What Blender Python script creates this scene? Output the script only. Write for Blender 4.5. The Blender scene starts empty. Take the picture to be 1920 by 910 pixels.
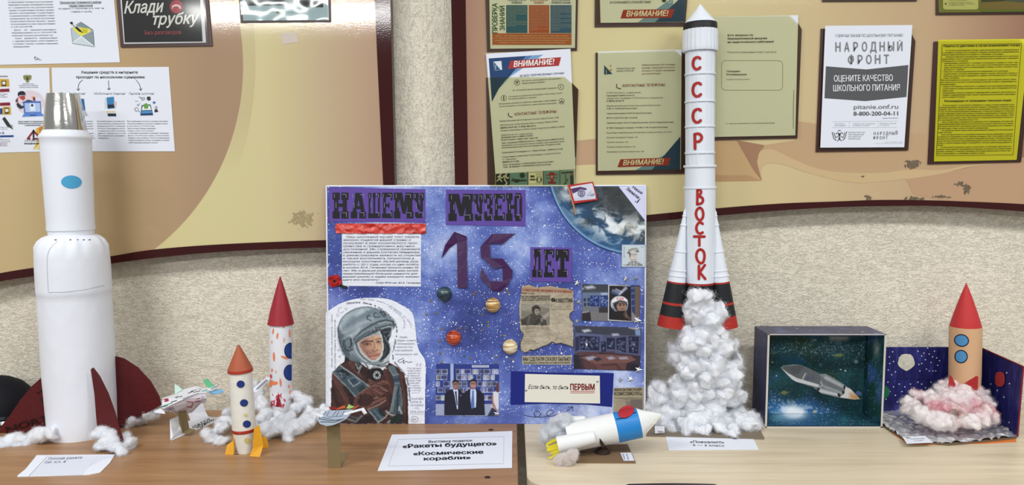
import bpy, bmesh, math, random
import numpy as np
from mathutils import Vector, Matrix, noise, geometry

random.seed(7)
SC = bpy.context.scene
COL = SC.collection

# ------------------------------------------------------------------ camera, world, lamps, exposure
W, H, F = 1920.0,910.0,1400.0
PITCH = math.radians(4.98)
CAM = Vector((0.0,0.0,1.40))
cam_d = bpy.data.cameras.new('camera')
cam_d.sensor_width = 36.0
cam_d.lens = F / W * 36.0
cam_d.clip_start = 0.02
cam = bpy.data.objects.new('camera', cam_d)
COL.objects.link(cam)
cam.location = CAM
cam.rotation_euler = (math.pi / 2 - PITCH, 0,0)
SC.camera = cam

world = bpy.data.worlds.new('room_light')
SC.world = world
world.use_nodes = True
wb = world.node_tree.nodes['Background']
wb.inputs[0].default_value = (0.93,0.97,1.0,1)
wb.inputs[1].default_value = 0.42

SC.cycles.diffuse_bounces = 8
SC.cycles.max_bounces = 14
SC.cycles.transparent_max_bounces = 24
SC.view_settings.view_transform = 'Standard'
SC.view_settings.look = 'None'
SC.view_settings.gamma = 1.0
SC.view_settings.use_curve_mapping = False
SC.view_settings.exposure = 0.0

def ceiling_lamp(x, y, z, sx, sy, watts, tilt=0, col=(1.0,0.992,0.98)):
    d = bpy.data.lights.new('ceiling_lamp_light', 'AREA')
    d.shape = 'RECTANGLE'
    d.size, d.size_y, d.energy, d.color = sx, sy, watts, col
    o = bpy.data.objects.new('ceiling_lamp_light', d)
    COL.objects.link(o)
    o.location = (x, y, z)
    o.rotation_euler = (math.radians(tilt),0,0)
    return o

ceiling_lamp(-1.75,0.25,2.95,1.25,0.30,42)
ceiling_lamp(1.95,0.25,2.95,1.25,0.30,42)
ceiling_lamp(0.1,0.10,2.95,1.25,0.30,22)
ceiling_lamp(-2.0,-3.25,2.95,2.1,0.10,60,50)
ceiling_lamp(1.9,-2.2,2.95,1.25,0.30,30)

# ------------------------------------------------------------------ where things stand
WALL = 2.03
BOARD = 1.975          # front face of the information boards
TABLE = 0.76
FWD = Vector((0, math.cos(PITCH),-math.sin(PITCH)))
UP = Vector((0, math.sin(PITCH), math.cos(PITCH)))
RT = Vector((1,0,0))

def ray(px, py):
    return FWD + RT * ((px - W / 2) / F) + UP * ((H / 2 - py) / F)

def on_y(px, py, y):
    d = ray(px, py)
    return CAM + d * ((y - CAM.y) / d.y)

def on_z(px, py, z=TABLE):
    d = ray(px, py)
    return CAM + d * ((z - CAM.z) / d.z)

def depth(p):
    return (p - CAM).dot(FWD)

def px_m(p):
    """metres per photo pixel at a point"""
    return depth(p) / F

class Plane:
    def __init__(s, p0, n):
        s.p0, s.n = Vector(p0), Vector(n).normalized()

    def at(s, px, py, off=0.0):
        d = ray(px, py)
        t = (s.p0 - CAM).dot(s.n) / d.dot(s.n)
        return CAM + d * t + s.n * off

def upright(y):
    return Plane((0, y, 0),(0,-1,0))

def level(z):
    return Plane((0,0, z),(0,0,1))

class Round:
    """surface of revolution about A->B with profile [(fraction, radius)]"""
    def __init__(s, A, B, prof):
        s.A, s.B, s.prof = Vector(A), Vector(B), prof
        s.L = (s.B - s.A).length
        s.ax = (s.B - s.A).normalized()
        f = [p[0] for p in prof]
        s.fs = np.array(f); s.rs = np.array([p[1] for p in prof])

    def rad(s, f):
        if s.fs[0] > s.fs[-1]:
            return float(np.interp(f, s.fs[::-1], s.rs[::-1]))
        return float(np.interp(f, s.fs, s.rs))

    def gap(s, p):
        q = p - s.A
        h = q.dot(s.ax)
        return (q - s.ax * h).length - s.rad(h / s.L)

    def at(s, px, py, off=0.0):
        d = ray(px, py)
        # nearest point of the ray to the axis
        t1 = ((s.A + s.B) / 2 - CAM).dot(d) / d.dot(d)
        w0 = CAM - s.A
        a, b, c = d.dot(d), d.dot(s.ax),1.0
        dd, e = d.dot(w0), s.ax.dot(w0)
        den = a * c - b * b
        tc = (b * e - c * dd) / den if abs(den) > 1e-9 else t1
        hi = tc
        lo = tc - 0.3
        if s.gap(CAM + d * hi) > off:
            return CAM + d * hi
        for _ in range(30):
            m = (lo + hi) / 2
            if s.gap(CAM + d * m) > off:
                lo = m
            else:
                hi = m
        return CAM + d * lo

# ------------------------------------------------------------------ materials
MATS = {}

def lin(c):
    return tuple((x / 255 / 12.92) if x / 255 <= 0.04045 else ((x / 255 + 0.055) / 1.055) ** 2.4 for x in c[:3])

def mat(name, col=(200,200,200), rough=0.6, metal=0.0, spec=0.3, **kw):
    if name in MATS:
        return MATS[name]
    m = bpy.data.materials.new(name)
    m.use_nodes = True
    b = m.node_tree.nodes['Principled BSDF']
    b.inputs['Base Color'].default_value = (*lin(col),1)
    b.inputs['Roughness'].default_value = rough
    b.inputs['Metallic'].default_value = metal
    b.inputs['Specular IOR Level'].default_value = spec
    for k, v in kw.items():
        b.inputs[k.replace('_', ' ')].default_value = v
    MATS[name] = m
    return m

class NT:
    """small node-tree writer"""
    def __init__(s, m):
        s.t = m.node_tree
        s.b = s.t.nodes['Principled BSDF']

    def n(s, typ, ins=None, **props):
        k = s.t.nodes.new(typ)
        for a, v in props.items():
            setattr(k, a, v)
        for a, v in (ins or {}).items():
            if hasattr(v, 'is_output') or hasattr(v, 'links'):
                s.t.links.new(v, k.inputs[a])
            else:
                k.inputs[a].default_value = v
        return k

    def math(s, op, a, b=0.0, clamp=False):
        k = s.t.nodes.new('ShaderNodeMath')
        k.operation = op
        k.use_clamp = clamp
        for i, v in enumerate((a, b)):
            if hasattr(v, 'links'):
                s.t.links.new(v, k.inputs[i])
            else:
                k.inputs[i].default_value = v
        return k.outputs[0]

    def mix(s, f, a, b):
        k = s.t.nodes.new('ShaderNodeMix')
        k.data_type = 'RGBA'
        for i, v in ((0, f),(6, a),(7, b)):
            if hasattr(v, 'links'):
                s.t.links.new(v, k.inputs[i])
            else:
                k.inputs[i].default_value = v if i == 0 else (*lin(v),1)
        return k.outputs[2]

    def ramp(s, f, stops, interp='LINEAR'):
        k = s.t.nodes.new('ShaderNodeValToRGB')
        k.color_ramp.interpolation = interp
        e = k.color_ramp.elements
        while len(e) < len(stops):
            e.new(0.5)
        for i, (p, c) in enumerate(stops):
            e[i].position = p
            e[i].color = (*lin(c),1) if isinstance(c, tuple) else (c, c, c, 1)
        s.t.links.new(f, k.inputs[0])
        return k.outputs[0]

    def coords(s, scale=(1,1,1), rot=(0,0,0), loc=(0,0,0)):
        g = s.t.nodes.new('ShaderNodeNewGeometry')
        m = s.n('ShaderNodeMapping', {'Vector': g.outputs['Position'], 'Scale': scale, 'Rotation': rot, 'Location': loc})
        return m.outputs[0]

    def obj_coords(s, scale=(1,1,1), loc=(0,0,0)):
        g = s.t.nodes.new('ShaderNodeTexCoord')
        m = s.n('ShaderNodeMapping', {'Vector': g.outputs['Object'], 'Scale': scale, 'Location': loc})
        return m.outputs[0]

    def noise(s, vec, scale, detail=4.0, rough=0.55, dist=0.0, out=0):
        k = s.n('ShaderNodeTexNoise', {'Vector': vec, 'Scale': scale, 'Detail': detail, 'Roughness': rough, 'Distortion': dist})
        return k.outputs[out]

    def bump(s, h, strength, dist, to=True):
        k = s.n('ShaderNodeBump', {'Height': h, 'Strength': strength, 'Distance': dist})
        if to:
            s.t.links.new(k.outputs[0], s.b.inputs['Normal'])
        return k.outputs[0]

    def base(s, c):
        s.t.links.new(c, s.b.inputs['Base Color'])

    def set(s, name, v):
        if hasattr(v, 'links'):
            s.t.links.new(v, s.b.inputs[name])
        else:
            s.b.inputs[name].default_value = v

def attr_mat(name, rough=0.6, spec=0.25, bump=0.0, bscale=300.0, **kw):
    m = mat(name, rough=rough, spec=spec, **kw)
    t = NT(m)
    a = t.n('ShaderNodeVertexColor', layer_name='ink')
    t.base(a.outputs[0])
    if bump:
        t.bump(t.noise(t.obj_coords(), bscale), bump, 0.002)
    return m

def white_mat(name, col, rough=0.6, bump=0.15, bscale=60, spec=0.25, detail=3.0):
    m = mat(name, col, rough, spec=spec)
    t = NT(m)
    t.bump(t.noise(t.obj_coords(), bscale, detail), bump, 0.004)
    return m

M_INK = attr_mat('printed_ink', 0.55)
M_PAINT = attr_mat('craft_paint', 0.5, bump=0.12, bscale=120)
M_SATIN = mat('satin_ribbon', (60,20,74),0.32, spec=0.5)
M_PAPER = white_mat('white_paper', (222,226,236),0.7,0.05,40)
M_CREAM = white_mat('cream_paper', (214,208,170),0.7,0.05,40)

# ------------------------------------------------------------------ objects
LOC = {}

def thing(name, label, cat, loc=(0,0,0), group=None):
    o = bpy.data.objects.new(name, None)
    COL.objects.link(o)
    o.empty_display_size = 0.05
    o.location = loc
    o['label'] = label
    o['category'] = cat
    if group:
        o['group'] = group
    LOC[o.name] = Vector(loc)
    return o

def tag(o, label, cat, group=None, kind=None):
    if label:
        o['label'] = label
    if cat:
        o['category'] = cat
    if group:
        o['group'] = group
    if kind:
        o['kind'] = kind
    return o

class Geo:
    """collects geometry in world space; vertex colours in 'ink'"""
    def __init__(s):
        s.v, s.f, s.c, s.mi = [],[],[],[]

    def add(s, vs, fs, col=(200,200,200), mi=0):
        b = len(s.v)
        s.v += [Vector(v) for v in vs]
        if col is not None and len(col) == len(vs) and not isinstance(col[0],(int, float)):
            s.c += [tuple(c) for c in col]
        else:
            l = lin(col)
            s.c += [l] * len(vs)
        s.f += [tuple(i + b for i in f) for f in fs]
        s.mi += [mi] * len(fs)

    def poly(s, pts, col=(200,200,200), mi=0):
        """flat polygon, any outline"""
        tr = geometry.tessellate_polygon([pts])
        s.add(pts, [tuple(t) for t in tr], col, mi)

    def slab(s, front, thick, col=(200,200,200), mi=0, dirn=None):
        """closed plate: outline `front`, pushed back along -normal by thick"""
        n = len(front)
        front = [Vector(p) for p in front]
        if dirn is None:
            c = sum(front, Vector()) / n
            dirn = Vector()
            for i in range(n):
                dirn += (front[i] - c).cross(front[(i + 1) % n] - c)
            dirn.normalize()
            if dirn.dot(CAM - c) < 0:
                dirn = -dirn
        back = [p - dirn * thick for p in front]
        tr = [tuple(t) for t in geometry.tessellate_polygon([front])]
        fs = tr + [tuple(i + n for i in reversed(t)) for t in tr]
        fs += [(i, (i + 1) % n, (i + 1) % n + n, i + n) for i in range(n)]
        s.add(front + back, fs, col, mi)

    def box(s, lo, hi, col=(200,200,200), mi=0):
        x0, y0, z0 = lo
        x1, y1, z1 = hi
        v = [(x0, y0, z0),(x1, y0, z0),(x1, y1, z0),(x0, y1, z0),(x0, y0, z1),(x1, y0, z1),(x1, y1, z1),(x0, y1, z1)]
        s.add(v, [(0,3,2,1),(4,5,6,7),(0,1,5,4),(1,2,6,5),(2,3,7,6),(3,0,4,7)], col, mi)

    def lathe(s, A, B, prof, col=(230,230,230), seg=64, cap=True, mi=0, wob=None, arc=None):
        """prof [(fraction, radius[, colour])] along A->B"""
        A, B = Vector(A), Vector(B)
        ax = (B - A)
        L = ax.length
        ax = ax / L
        u = ax.cross(Vector((0,1,0)))
        if u.length < 0.1:
            u = ax.cross(Vector((1,0,0)))
        u.normalize()
        w = ax.cross(u)
        rows, cols = [],[]
        for p in prof:
            c = lin(p[2]) if len(p) > 2 else lin(col)
            r = []
            for k in range(seg):
                a = 2 * math.pi * k / seg
                rr = p[1] * (1 + (wob(p[0], a) if wob else 0))
                r.append(A + ax * (L * p[0]) + (u * math.cos(a) + w * math.sin(a)) * rr)
            rows.append(r)
            cols.append(c)
        vs = [v for r in rows for v in r]
        cs = [c for c in cols for _ in range(seg)]
        fs = []
        for i in range(len(rows) - 1):
            for k in range(seg):
                k2 = (k + 1) % seg
                fs.append((i * seg + k, i * seg + k2,(i + 1) * seg + k2,(i + 1) * seg + k))
        if cap:
            fs.append(tuple(range(seg))[::-1])
            fs.append(tuple((len(rows) - 1) * seg + k for k in range(seg)))
        s.add(vs, fs, cs, mi)

    def tube(s, pts, r, col=(200,200,200), seg=8, mi=0):
        pts = [Vector(p) for p in pts]
        rs = r if isinstance(r, (list, tuple)) else [r] * len(pts)
        vs, fs = [],[]
        prev = None
        for i, p in enumerate(pts):
            d = (pts[min(i + 1, len(pts) - 1)] - pts[max(i - 1,0)]).normalized()
            u = d.cross(prev if prev is not None and abs(d.dot(prev)) < 0.95 else Vector((0.3,0.8,0.52))).normalized()
            w = d.cross(u)
            prev = -w if prev is None else prev
            for k in range(seg):
                a = 2 * math.pi * k / seg
                vs.append(p + (u * math.cos(a) + w * math.sin(a)) * rs[i])
        for i in range(len(pts) - 1):
            for k in range(seg):
                k2 = (k + 1) % seg
                fs.append((i * seg + k, i * seg + k2,(i + 1) * seg + k2,(i + 1) * seg + k))
        fs.append(tuple(range(seg))[::-1])
        fs.append(tuple((len(pts) - 1) * seg + k for k in range(seg)))
        s.add(vs, fs, col, mi)

    def sphere(s, c, r, col=(200,200,200), seg=24, ring=14, scale=(1,1,1), mi=0):
        c = Vector(c)
        vs, fs = [],[]
        for i in range(ring + 1):
            th = math.pi * i / ring
            for k in range(seg):
                a = 2 * math.pi * k / seg
                vs.append(c + Vector((r * scale[0] * math.sin(th) * math.cos(a), r * scale[1] * math.sin(th) * math.sin(a), r * scale[2] * math.cos(th))))
        for i in range(ring):
            for k in range(seg):
                k2 = (k + 1) % seg
                fs.append((i * seg + k, (i + 1) * seg + k, (i + 1) * seg + k2, i * seg + k2))
        s.add(vs, fs, col, mi)

    # ---- marks drawn on a surface, in photo pixels
    def ellipse(s, surf, cx, cy, rx, ry, col, off=0.0006, ang=0.0, rings=5, seg=36, xmax=1e9):
        vs = [surf.at(cx, cy, off)]
        ca, sa = math.cos(ang), math.sin(ang)
        for j in range(1, rings + 1):
            for k in range(seg):
                a = 2 * math.pi * k / seg
                x, y = rx * j / rings * math.cos(a), ry * j / rings * math.sin(a)
                vs.append(surf.at(min(xmax, cx + x * ca - y * sa), cy + x * sa + y * ca, off))
        fs = [(0,1 + (k + 1) % seg, 1 + k) for k in range(seg)]
        for j in range(rings - 1):
            for k in range(seg):
                k2 = (k + 1) % seg
                fs.append((1 + j * seg + k, 1 + j * seg + k2,1 + (j + 1) * seg + k2,1 + (j + 1) * seg + k))
        s.add(vs, fs, col)

    def stroke(s, surf, pts, w, col, off=0.0006, step=2.0, caps=True, taper=False):
        """brush line of width w photo pixels through pts, smoothed"""
        P = [np.array(p, float) for p in pts]
        Q = [P[0]]
        for a, b in zip(P[:-1], P[1:]):
            n = max(1, int(np.linalg.norm(b - a) / step))
            Q += [a + (b - a) * (k + 1) / n for k in range(n)]
        vs, fs = [],[]
        for i, q in enumerate(Q):
            d = Q[min(i + 1, len(Q) - 1)] - Q[max(i - 1,0)]
            L = np.linalg.norm(d)
            d = d / L if L > 1e-6 else np.array((1.0,0))
            nrm = np.array((-d[1], d[0])) * w / 2 * (0.15 + 0.85 * math.sin(math.pi * (0.08 + 0.8 * i / max(1, len(Q) - 1))) if taper else 1)
            vs += [surf.at(*(q + nrm), off), surf.at(*(q - nrm), off)]
        for i in range(len(Q) - 1):
            fs.append((2 * i, 2 * i + 1,2 * i + 3,2 * i + 2))
        s.add(vs, fs, col)
        if caps and w > 1.2 and not taper:
            s.ellipse(surf, *Q[0], w / 2, w / 2, col, off, rings=1, seg=10)
            s.ellipse(surf, *Q[-1], w / 2, w / 2, col, off, rings=1, seg=10)

    def shape(s, surf, pts, col, off=0.0004):
        s.poly([surf.at(x, y, off) for x, y in pts], col)

    def rect(s, surf, x0, y0, x1, y1, col, off=0.0004):
        s.shape(surf, [(x0, y0),(x1, y0),(x1, y1),(x0, y1)], col, off)

    def text(s, surf, body, x0, y0, x1, h, col=(30,30,34), y1=None, bold=0.0, shear=0.0, off=0.0007):
        """line of lettering: baseline (x0,y0)-(x1,y1 or y0), capital height h, all in photo pixels"""
        vs, fs = glyphs(body, bold, shear)
        if len(vs) == 0:
            return
        a, b = vs[:, 0].min(), vs[:, 0].max()
        if x1 is None:
            x1 = x0 + (b - a) * h / CAPH
        y1 = y0 if y1 is None else y1
        d = np.array((x1 - x0, y1 - y0), float)
        up = np.array((d[1],-d[0])) / np.linalg.norm(d) * h / CAPH
        out = []
        for x, y, z in vs:
            q = np.array((x0, y0)) + d * ((x - a) / (b - a)) + up * y
            out.append(surf.at(q[0], q[1], off + float(z)))
        s.add(out, fs, col)

    def build(s, name, material, parent=None, smooth=False, label=None):
        me = bpy.data.meshes.new(name)
        base = Vector()
        p = parent
        while p is not None:
            base = base + LOC.get(p.name, Vector())
            p = p.parent
        if 0.74 < base.z < 0.80:
            # nothing on the tables dips into the table top
            for v in s.v:
                if TABLE - 0.04 < v.z < TABLE + 0.0001:
                    v.z = TABLE + 0.0001
        me.from_pydata([tuple(v - base) for v in s.v],[], s.f)
        mats = material if isinstance(material, (list, tuple)) else [material]
        for m in mats:
            me.materials.append(m)
        if len(mats) > 1:
            me.polygons.foreach_set('material_index', s.mi)
        at = me.color_attributes.new('ink', 'FLOAT_COLOR', 'POINT')
        buf = np.ones((len(s.v),4), np.float32)
        buf[:, :3] = np.array(s.c, np.float32).reshape(-1,3)
        at.data.foreach_set('color', buf.ravel())
        me.update()
        if smooth:
            me.polygons.foreach_set('use_smooth', [True] * len(me.polygons))
            if smooth != 'all':
                me.set_sharp_from_angle(angle=math.radians(smooth if smooth is not True else 40))
        o = bpy.data.objects.new(name, me)
        COL.objects.link(o)
        LOC[o.name] = Vector()
        if parent is not None:
            o.parent = parent
        if label:
            o['label'] = label
        return o

_fc = bpy.data.curves.new('type_setter', 'FONT')
_fc.resolution_u = 3
_fo = bpy.data.objects.new('type_setter', _fc)
COL.objects.link(_fo)
_cache = {}

def glyphs(body, bold=0.0, shear=0.0):
    k = (body, bold, shear)
    if k in _cache:
        return _cache[k]
    _fc.body = body
    _fc.shear = shear
    dg = bpy.context.evaluated_depsgraph_get()
    dg.update()
    me = bpy.data.meshes.new_from_object(_fo.evaluated_get(dg))
    n = len(me.vertices)
    co = np.zeros(n * 3, np.float32)
    me.vertices.foreach_get('co', co)
    vs = co.reshape(-1,3).copy()
    vs[:, 2] = 0
    fs = [tuple(p.vertices) for p in me.polygons]
    bpy.data.meshes.remove(me)
    if bold >= 0.008 and n:
        # heavier type: the same outlines set again a hair to either side
        sh = [(-bold, 0),(bold, 0)] + ([(0, bold * 0.7),(0,-bold * 0.7)] if bold >= 0.02 else [])
        fs = fs + [tuple(i + n * (j + 1) for i in f) for j in range(len(sh)) for f in fs]
        vs = np.concatenate([vs] + [vs + np.array((*d, 0.00006 * (j + 1)), np.float32) for j, d in enumerate(sh)])
    _cache[k] = (vs, fs)
    return _cache[k]

CAPH = float(glyphs('Н')[0][:, 1].max())

# ------------------------------------------------------------------ pictures: pigments laid on a fine grid in photo pixels
def vnoise(x, y, seed=0):
    xi, yi = np.floor(x).astype(np.int64), np.floor(y).astype(np.int64)
    xf, yf = x - xi, y - yi

    def h(a, b):
        n = (a * 374761393 + b * 668265263 + seed * 974634777) & 0x7fffffff
        n = ((n ^ (n >> 13)) * 1274126177) & 0x7fffffff
        return ((n ^ (n >> 16)) & 0xffff) / 65535.0
    u, v = xf * xf * (3 - 2 * xf), yf * yf * (3 - 2 * yf)
    return (h(xi, yi) * (1 - u) + h(xi + 1, yi) * u) * (1 - v) + (h(xi, yi + 1) * (1 - u) + h(xi + 1, yi + 1) * u) * v

def fbm(x, y, scale, seed=0, oct=4):
    t, a, s = 0.0,0.5, scale
    for k in range(oct):
        t = t + a * vnoise(x * s + 17.3 * k, y * s + 9.1 * k, seed + k)
        a *= 0.5
        s *= 2.03
    return t / (1 - 0.5 ** oct)

class Picture:
    def __init__(s, x0, y0, x1, y1, step=1.0, col=(255,255,255), warp=0.0, wscale=0.2, zoom=(0,0,1), alpha=1.0):
        s.nx, s.ny = int((x1 - x0) / step) + 1, int((y1 - y0) / step) + 1
        gx, gy = np.meshgrid(np.linspace(x0, x1, s.nx), np.linspace(y0, y1, s.ny))
        s.gx, s.gy = gx, gy
        if warp:
            s.x = gx + (fbm(gx, gy, wscale, 3,3) - 0.5) * 2 * warp
            s.y = gy + (fbm(gx, gy, wscale, 8,3) - 0.5) * 2 * warp
        else:
            s.x, s.y = gx, gy
        s.c = np.ones((s.ny, s.nx, 3)) * np.array(col, float)
        s.a = np.ones((s.ny, s.nx)) * alpha
        s.z = zoom
        s.step = step

    def P(s, pts):
        ox, oy, k = s.z
        return [(ox + x / k, oy + y / k) for x, y in pts]

    def over(s, m, col, op=1.0):
        m = (m * op)[..., None]
        s.c = s.c * (1 - m) + np.array(col, float) * m

    def mask_poly(s, pts, feather=None):
        feather = feather or 1.2 * s.step
        P = np.array(s.P(pts))
        x, y = s.x, s.y
        d2 = np.full(x.shape, 1e9)
        ins = np.zeros(x.shape, bool)
        for (ax, ay),(bx, by) in zip(P, np.roll(P, -1,0)):
            ex, ey = bx - ax, by - ay
            L = ex * ex + ey * ey + 1e-9
            t = np.clip(((x - ax) * ex + (y - ay) * ey) / L, 0,1)
            d2 = np.minimum(d2,(x - ax - t * ex) ** 2 + (y - ay - t * ey) ** 2)
            cr = ((ay > y) != (by > y))
            xs = ax + (y - ay) / (by - ay + 1e-12) * ex
            ins ^= cr & (x < xs)
        sd = np.sqrt(d2) * np.where(ins, -1,1)
        return np.clip(0.5 - sd / feather, 0,1)

    def poly(s, pts, col, feather=None, op=1.0):
        s.over(s.mask_poly(pts, feather), col, op)

    def mask_line(s, pts, w, feather=None):
        feather = feather or 1.2 * s.step
        P = s.P(pts)
        d2 = np.full(s.x.shape, 1e9)
        for (ax, ay),(bx, by) in zip(P[:-1], P[1:]):
            ex, ey = bx - ax, by - ay
            L = ex * ex + ey * ey + 1e-9
            t = np.clip(((s.x - ax) * ex + (s.y - ay) * ey) / L, 0,1)
            d2 = np.minimum(d2,(s.x - ax - t * ex) ** 2 + (s.y - ay - t * ey) ** 2)
        return np.clip(0.5 + (w / s.z[2] / 2 - np.sqrt(d2)) / feather, 0,1)

    def line(s, pts, w, col, feather=None, op=1.0):
        s.over(s.mask_line(pts, w, feather), col, op)

    def ell(s, cx, cy, rx, ry, col, ang=0.0, feather=None, op=1.0):
        n = 28
        ca, sa = math.cos(ang), math.sin(ang)
        pts = []
        for k in range(n):
            a = 2 * math.pi * k / n
            x, y = rx * math.cos(a), ry * math.sin(a)
            pts.append((cx + x * ca - y * sa, cy + x * sa + y * ca))
        s.poly(pts, col, feather, op)

    def rect(s, x0, y0, x1, y1, col, feather=None, op=1.0):
        s.poly([(x0, y0),(x1, y0),(x1, y1),(x0, y1)], col, feather, op)

    def grain(s, amp, scale, seed=1, stretch=(1,1), oct=3):
        n = fbm(s.gx * stretch[0], s.gy * stretch[1], scale, seed, oct) - 0.5
        s.c = np.clip(s.c + n[..., None] * 2 * amp, 0,255)

    def put(s, geo, surf, off=0.0004):
        """lay the picture on a surface; grid cells with alpha under one half are left out"""
        cl = np.clip(s.c, 0,255) / 255
        l = np.where(cl <= 0.04045, cl / 12.92,((cl + 0.055) / 1.055) ** 2.4)
        pts = [surf.at(float(x), float(y), off) for x, y in zip(s.gx.ravel(), s.gy.ravel())]
        cols = [tuple(c) for c in l.reshape(-1,3)]
        fs = []
        A = s.a
        for j in range(s.ny - 1):
            for i in range(s.nx - 1):
                if A[j:j + 2, i:i + 2].mean() >= 0.5:
                    k = j * s.nx + i
                    fs.append((k, k + s.nx, k + s.nx + 1, k + 1))
        geo.add(pts, fs, cols)

def sheet(name, label, cat, surf, quad, material=None, thick=0.0005, off=0.0, group=None, col=(222,226,236)):
    """a sheet of paper (photo-pixel corners) as a thing with its printing as a part: returns (root, print Geo)"""
    pts = [surf.at(x, y, off) for x, y in quad]
    c = sum(pts, Vector()) / len(pts)
    root = thing(name, label, cat, c, group)
    g = Geo()
    g.slab([p + surf.n * thick for p in pts], thick, col, dirn=surf.n)
    g.build('paper', material or M_PAPER, root)
    return root, Geo()

# ================================================================== THE SETTING
def wall_material():
    m = mat('wall_plaster', (214,207,190),0.9, spec=0.15)
    t = NT(m)
    w = t.n('ShaderNodeVectorMath', {0: t.noise(t.coords(),14,2, out=1), 'Scale': 2.2}, operation='SCALE').outputs[0]

    def grooves(sx, sz, wd, d):
        v = t.n('ShaderNodeVectorMath', {0: t.coords(scale=(sx, sx, sz)),1: w}, operation='ADD').outputs[0]
        n = t.noise(v, 1.0,2.0,0.5, d)
        line = t.ramp(t.math('ABSOLUTE', t.math('SUBTRACT', n, 0.5)),[(0.0,0.0),(wd, 1.0)])
        gate = t.ramp(t.noise(v, 0.62,2.0,0.5),[(0.46,1.0),(0.54,0.0)])
        step = t.ramp(n, [(0.47,0.0),(0.53,1.0)])
        return t.math('ADD', t.math('MAXIMUM', line, gate), t.math('MULTIPLY', step, 0.35))
    flat = t.math('ADD', grooves(66,150,0.05,0.3), t.math('MULTIPLY', grooves(150,260,0.08,0.3),0.7))
    tall = t.math('ADD', grooves(170,62,0.05,0.3), t.math('MULTIPLY', grooves(170,170,0.08,0.3),0.6))
    sp = t.n('ShaderNodeSeparateXYZ', {0: t.coords()})
    up = t.math('MULTIPLY', t.math('MULTIPLY', t.math('SUBTRACT', sp.outputs[2],1.26),20.0, True), t.math('LESS_THAN', t.math('ABSOLUTE', t.math('ADD', sp.outputs[0],0.24)),0.12))
    h = t.n('ShaderNodeMix', {0: up, 2: flat, 3: tall}).outputs[0]
    h = t.math('ADD', h, t.math('MULTIPLY', t.noise(t.coords(),320,3),0.35))
    t.bump(h, 0.85,0.0015)
    t.base(t.ramp(t.noise(t.coords(),3.0,3),[(0.3,(227,219,200)),(0.7,(235,228,211))]))
    return m

def wood_material(name, light, mid, dark, rough, scale=1.0):
    m = mat(name, mid, rough, spec=0.4)
    t = NT(m)
    v = t.coords(scale=(1.6 * scale, 22 * scale, 22 * scale))
    n1 = t.noise(v, 1.5,6,0.6,0.7)
    v2 = t.coords(scale=(5 * scale, 160 * scale, 160 * scale))
    n2 = t.noise(v2,1.0,3,0.6)
    f = t.math('ADD', t.math('MULTIPLY', n1,0.72), t.math('MULTIPLY', n2,0.28))
    t.base(t.ramp(f, [(0.30, dark),(0.48, mid),(0.68, light)]))
    t.set('Roughness', t.math('ADD', t.math('MULTIPLY', n2,0.12), rough - 0.06))
    t.bump(n2,0.05,0.001)
    return m

M_WALL = wall_material()
M_FLOOR = mat('floor_covering', (96,84,72),0.6)
NT(M_FLOOR).base(NT(M_FLOOR).ramp(NT(M_FLOOR).noise(NT(M_FLOOR).coords(),14,5),[(0.3,(80,70,60)),(0.7,(110,98,84))]))
M_WOOD_L = wood_material('brown_wood_laminate', (170,132,94),(154,116,80),(132,97,66),0.34)
M_WOOD_R = wood_material('pale_beech_laminate', (220,207,183),(208,194,167),(190,174,147),0.36)
M_STEEL = mat('grey_painted_steel', (120,120,122),0.4, metal=0.6)

g = Geo(); g.box((-3.6, WALL, 0),(3.6, WALL + 0.15,3.0))
tag(g.build('wall_back', M_WALL), 'cream wall of rough ridged plaster behind the tables', None, kind='structure')
g = Geo(); g.box((-3.6,-4.5,-0.05),(3.6, WALL + 0.15,0.0))
tag(g.build('floor', M_FLOOR), 'dark brown floor under the tables', None, kind='structure')

# ------------------------------------------------------------------ tables
FRONT, BACK = 1.505,2.012

def round_rect(x0, y0, x1, y1, radii, n=8):
    """radii: (front-left, front-right, back-right, back-left)"""
    out = []
    for (cx, cy, sx, sy, r, a0) in ((x0, y0,1,1, radii[0],180),(x1, y0,-1,1, radii[1],270),(x1, y1,-1,-1, radii[2],0),(x0, y1,1,-1, radii[3],90)):
        if r <= 0:
            out.append((cx, cy))
            continue
        for k in range(n + 1):
            a = math.radians(a0 + 90 * k / n)
            out.append((cx + sx * r + r * math.cos(a), cy + sy * r + r * math.sin(a)))
    return out

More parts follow.
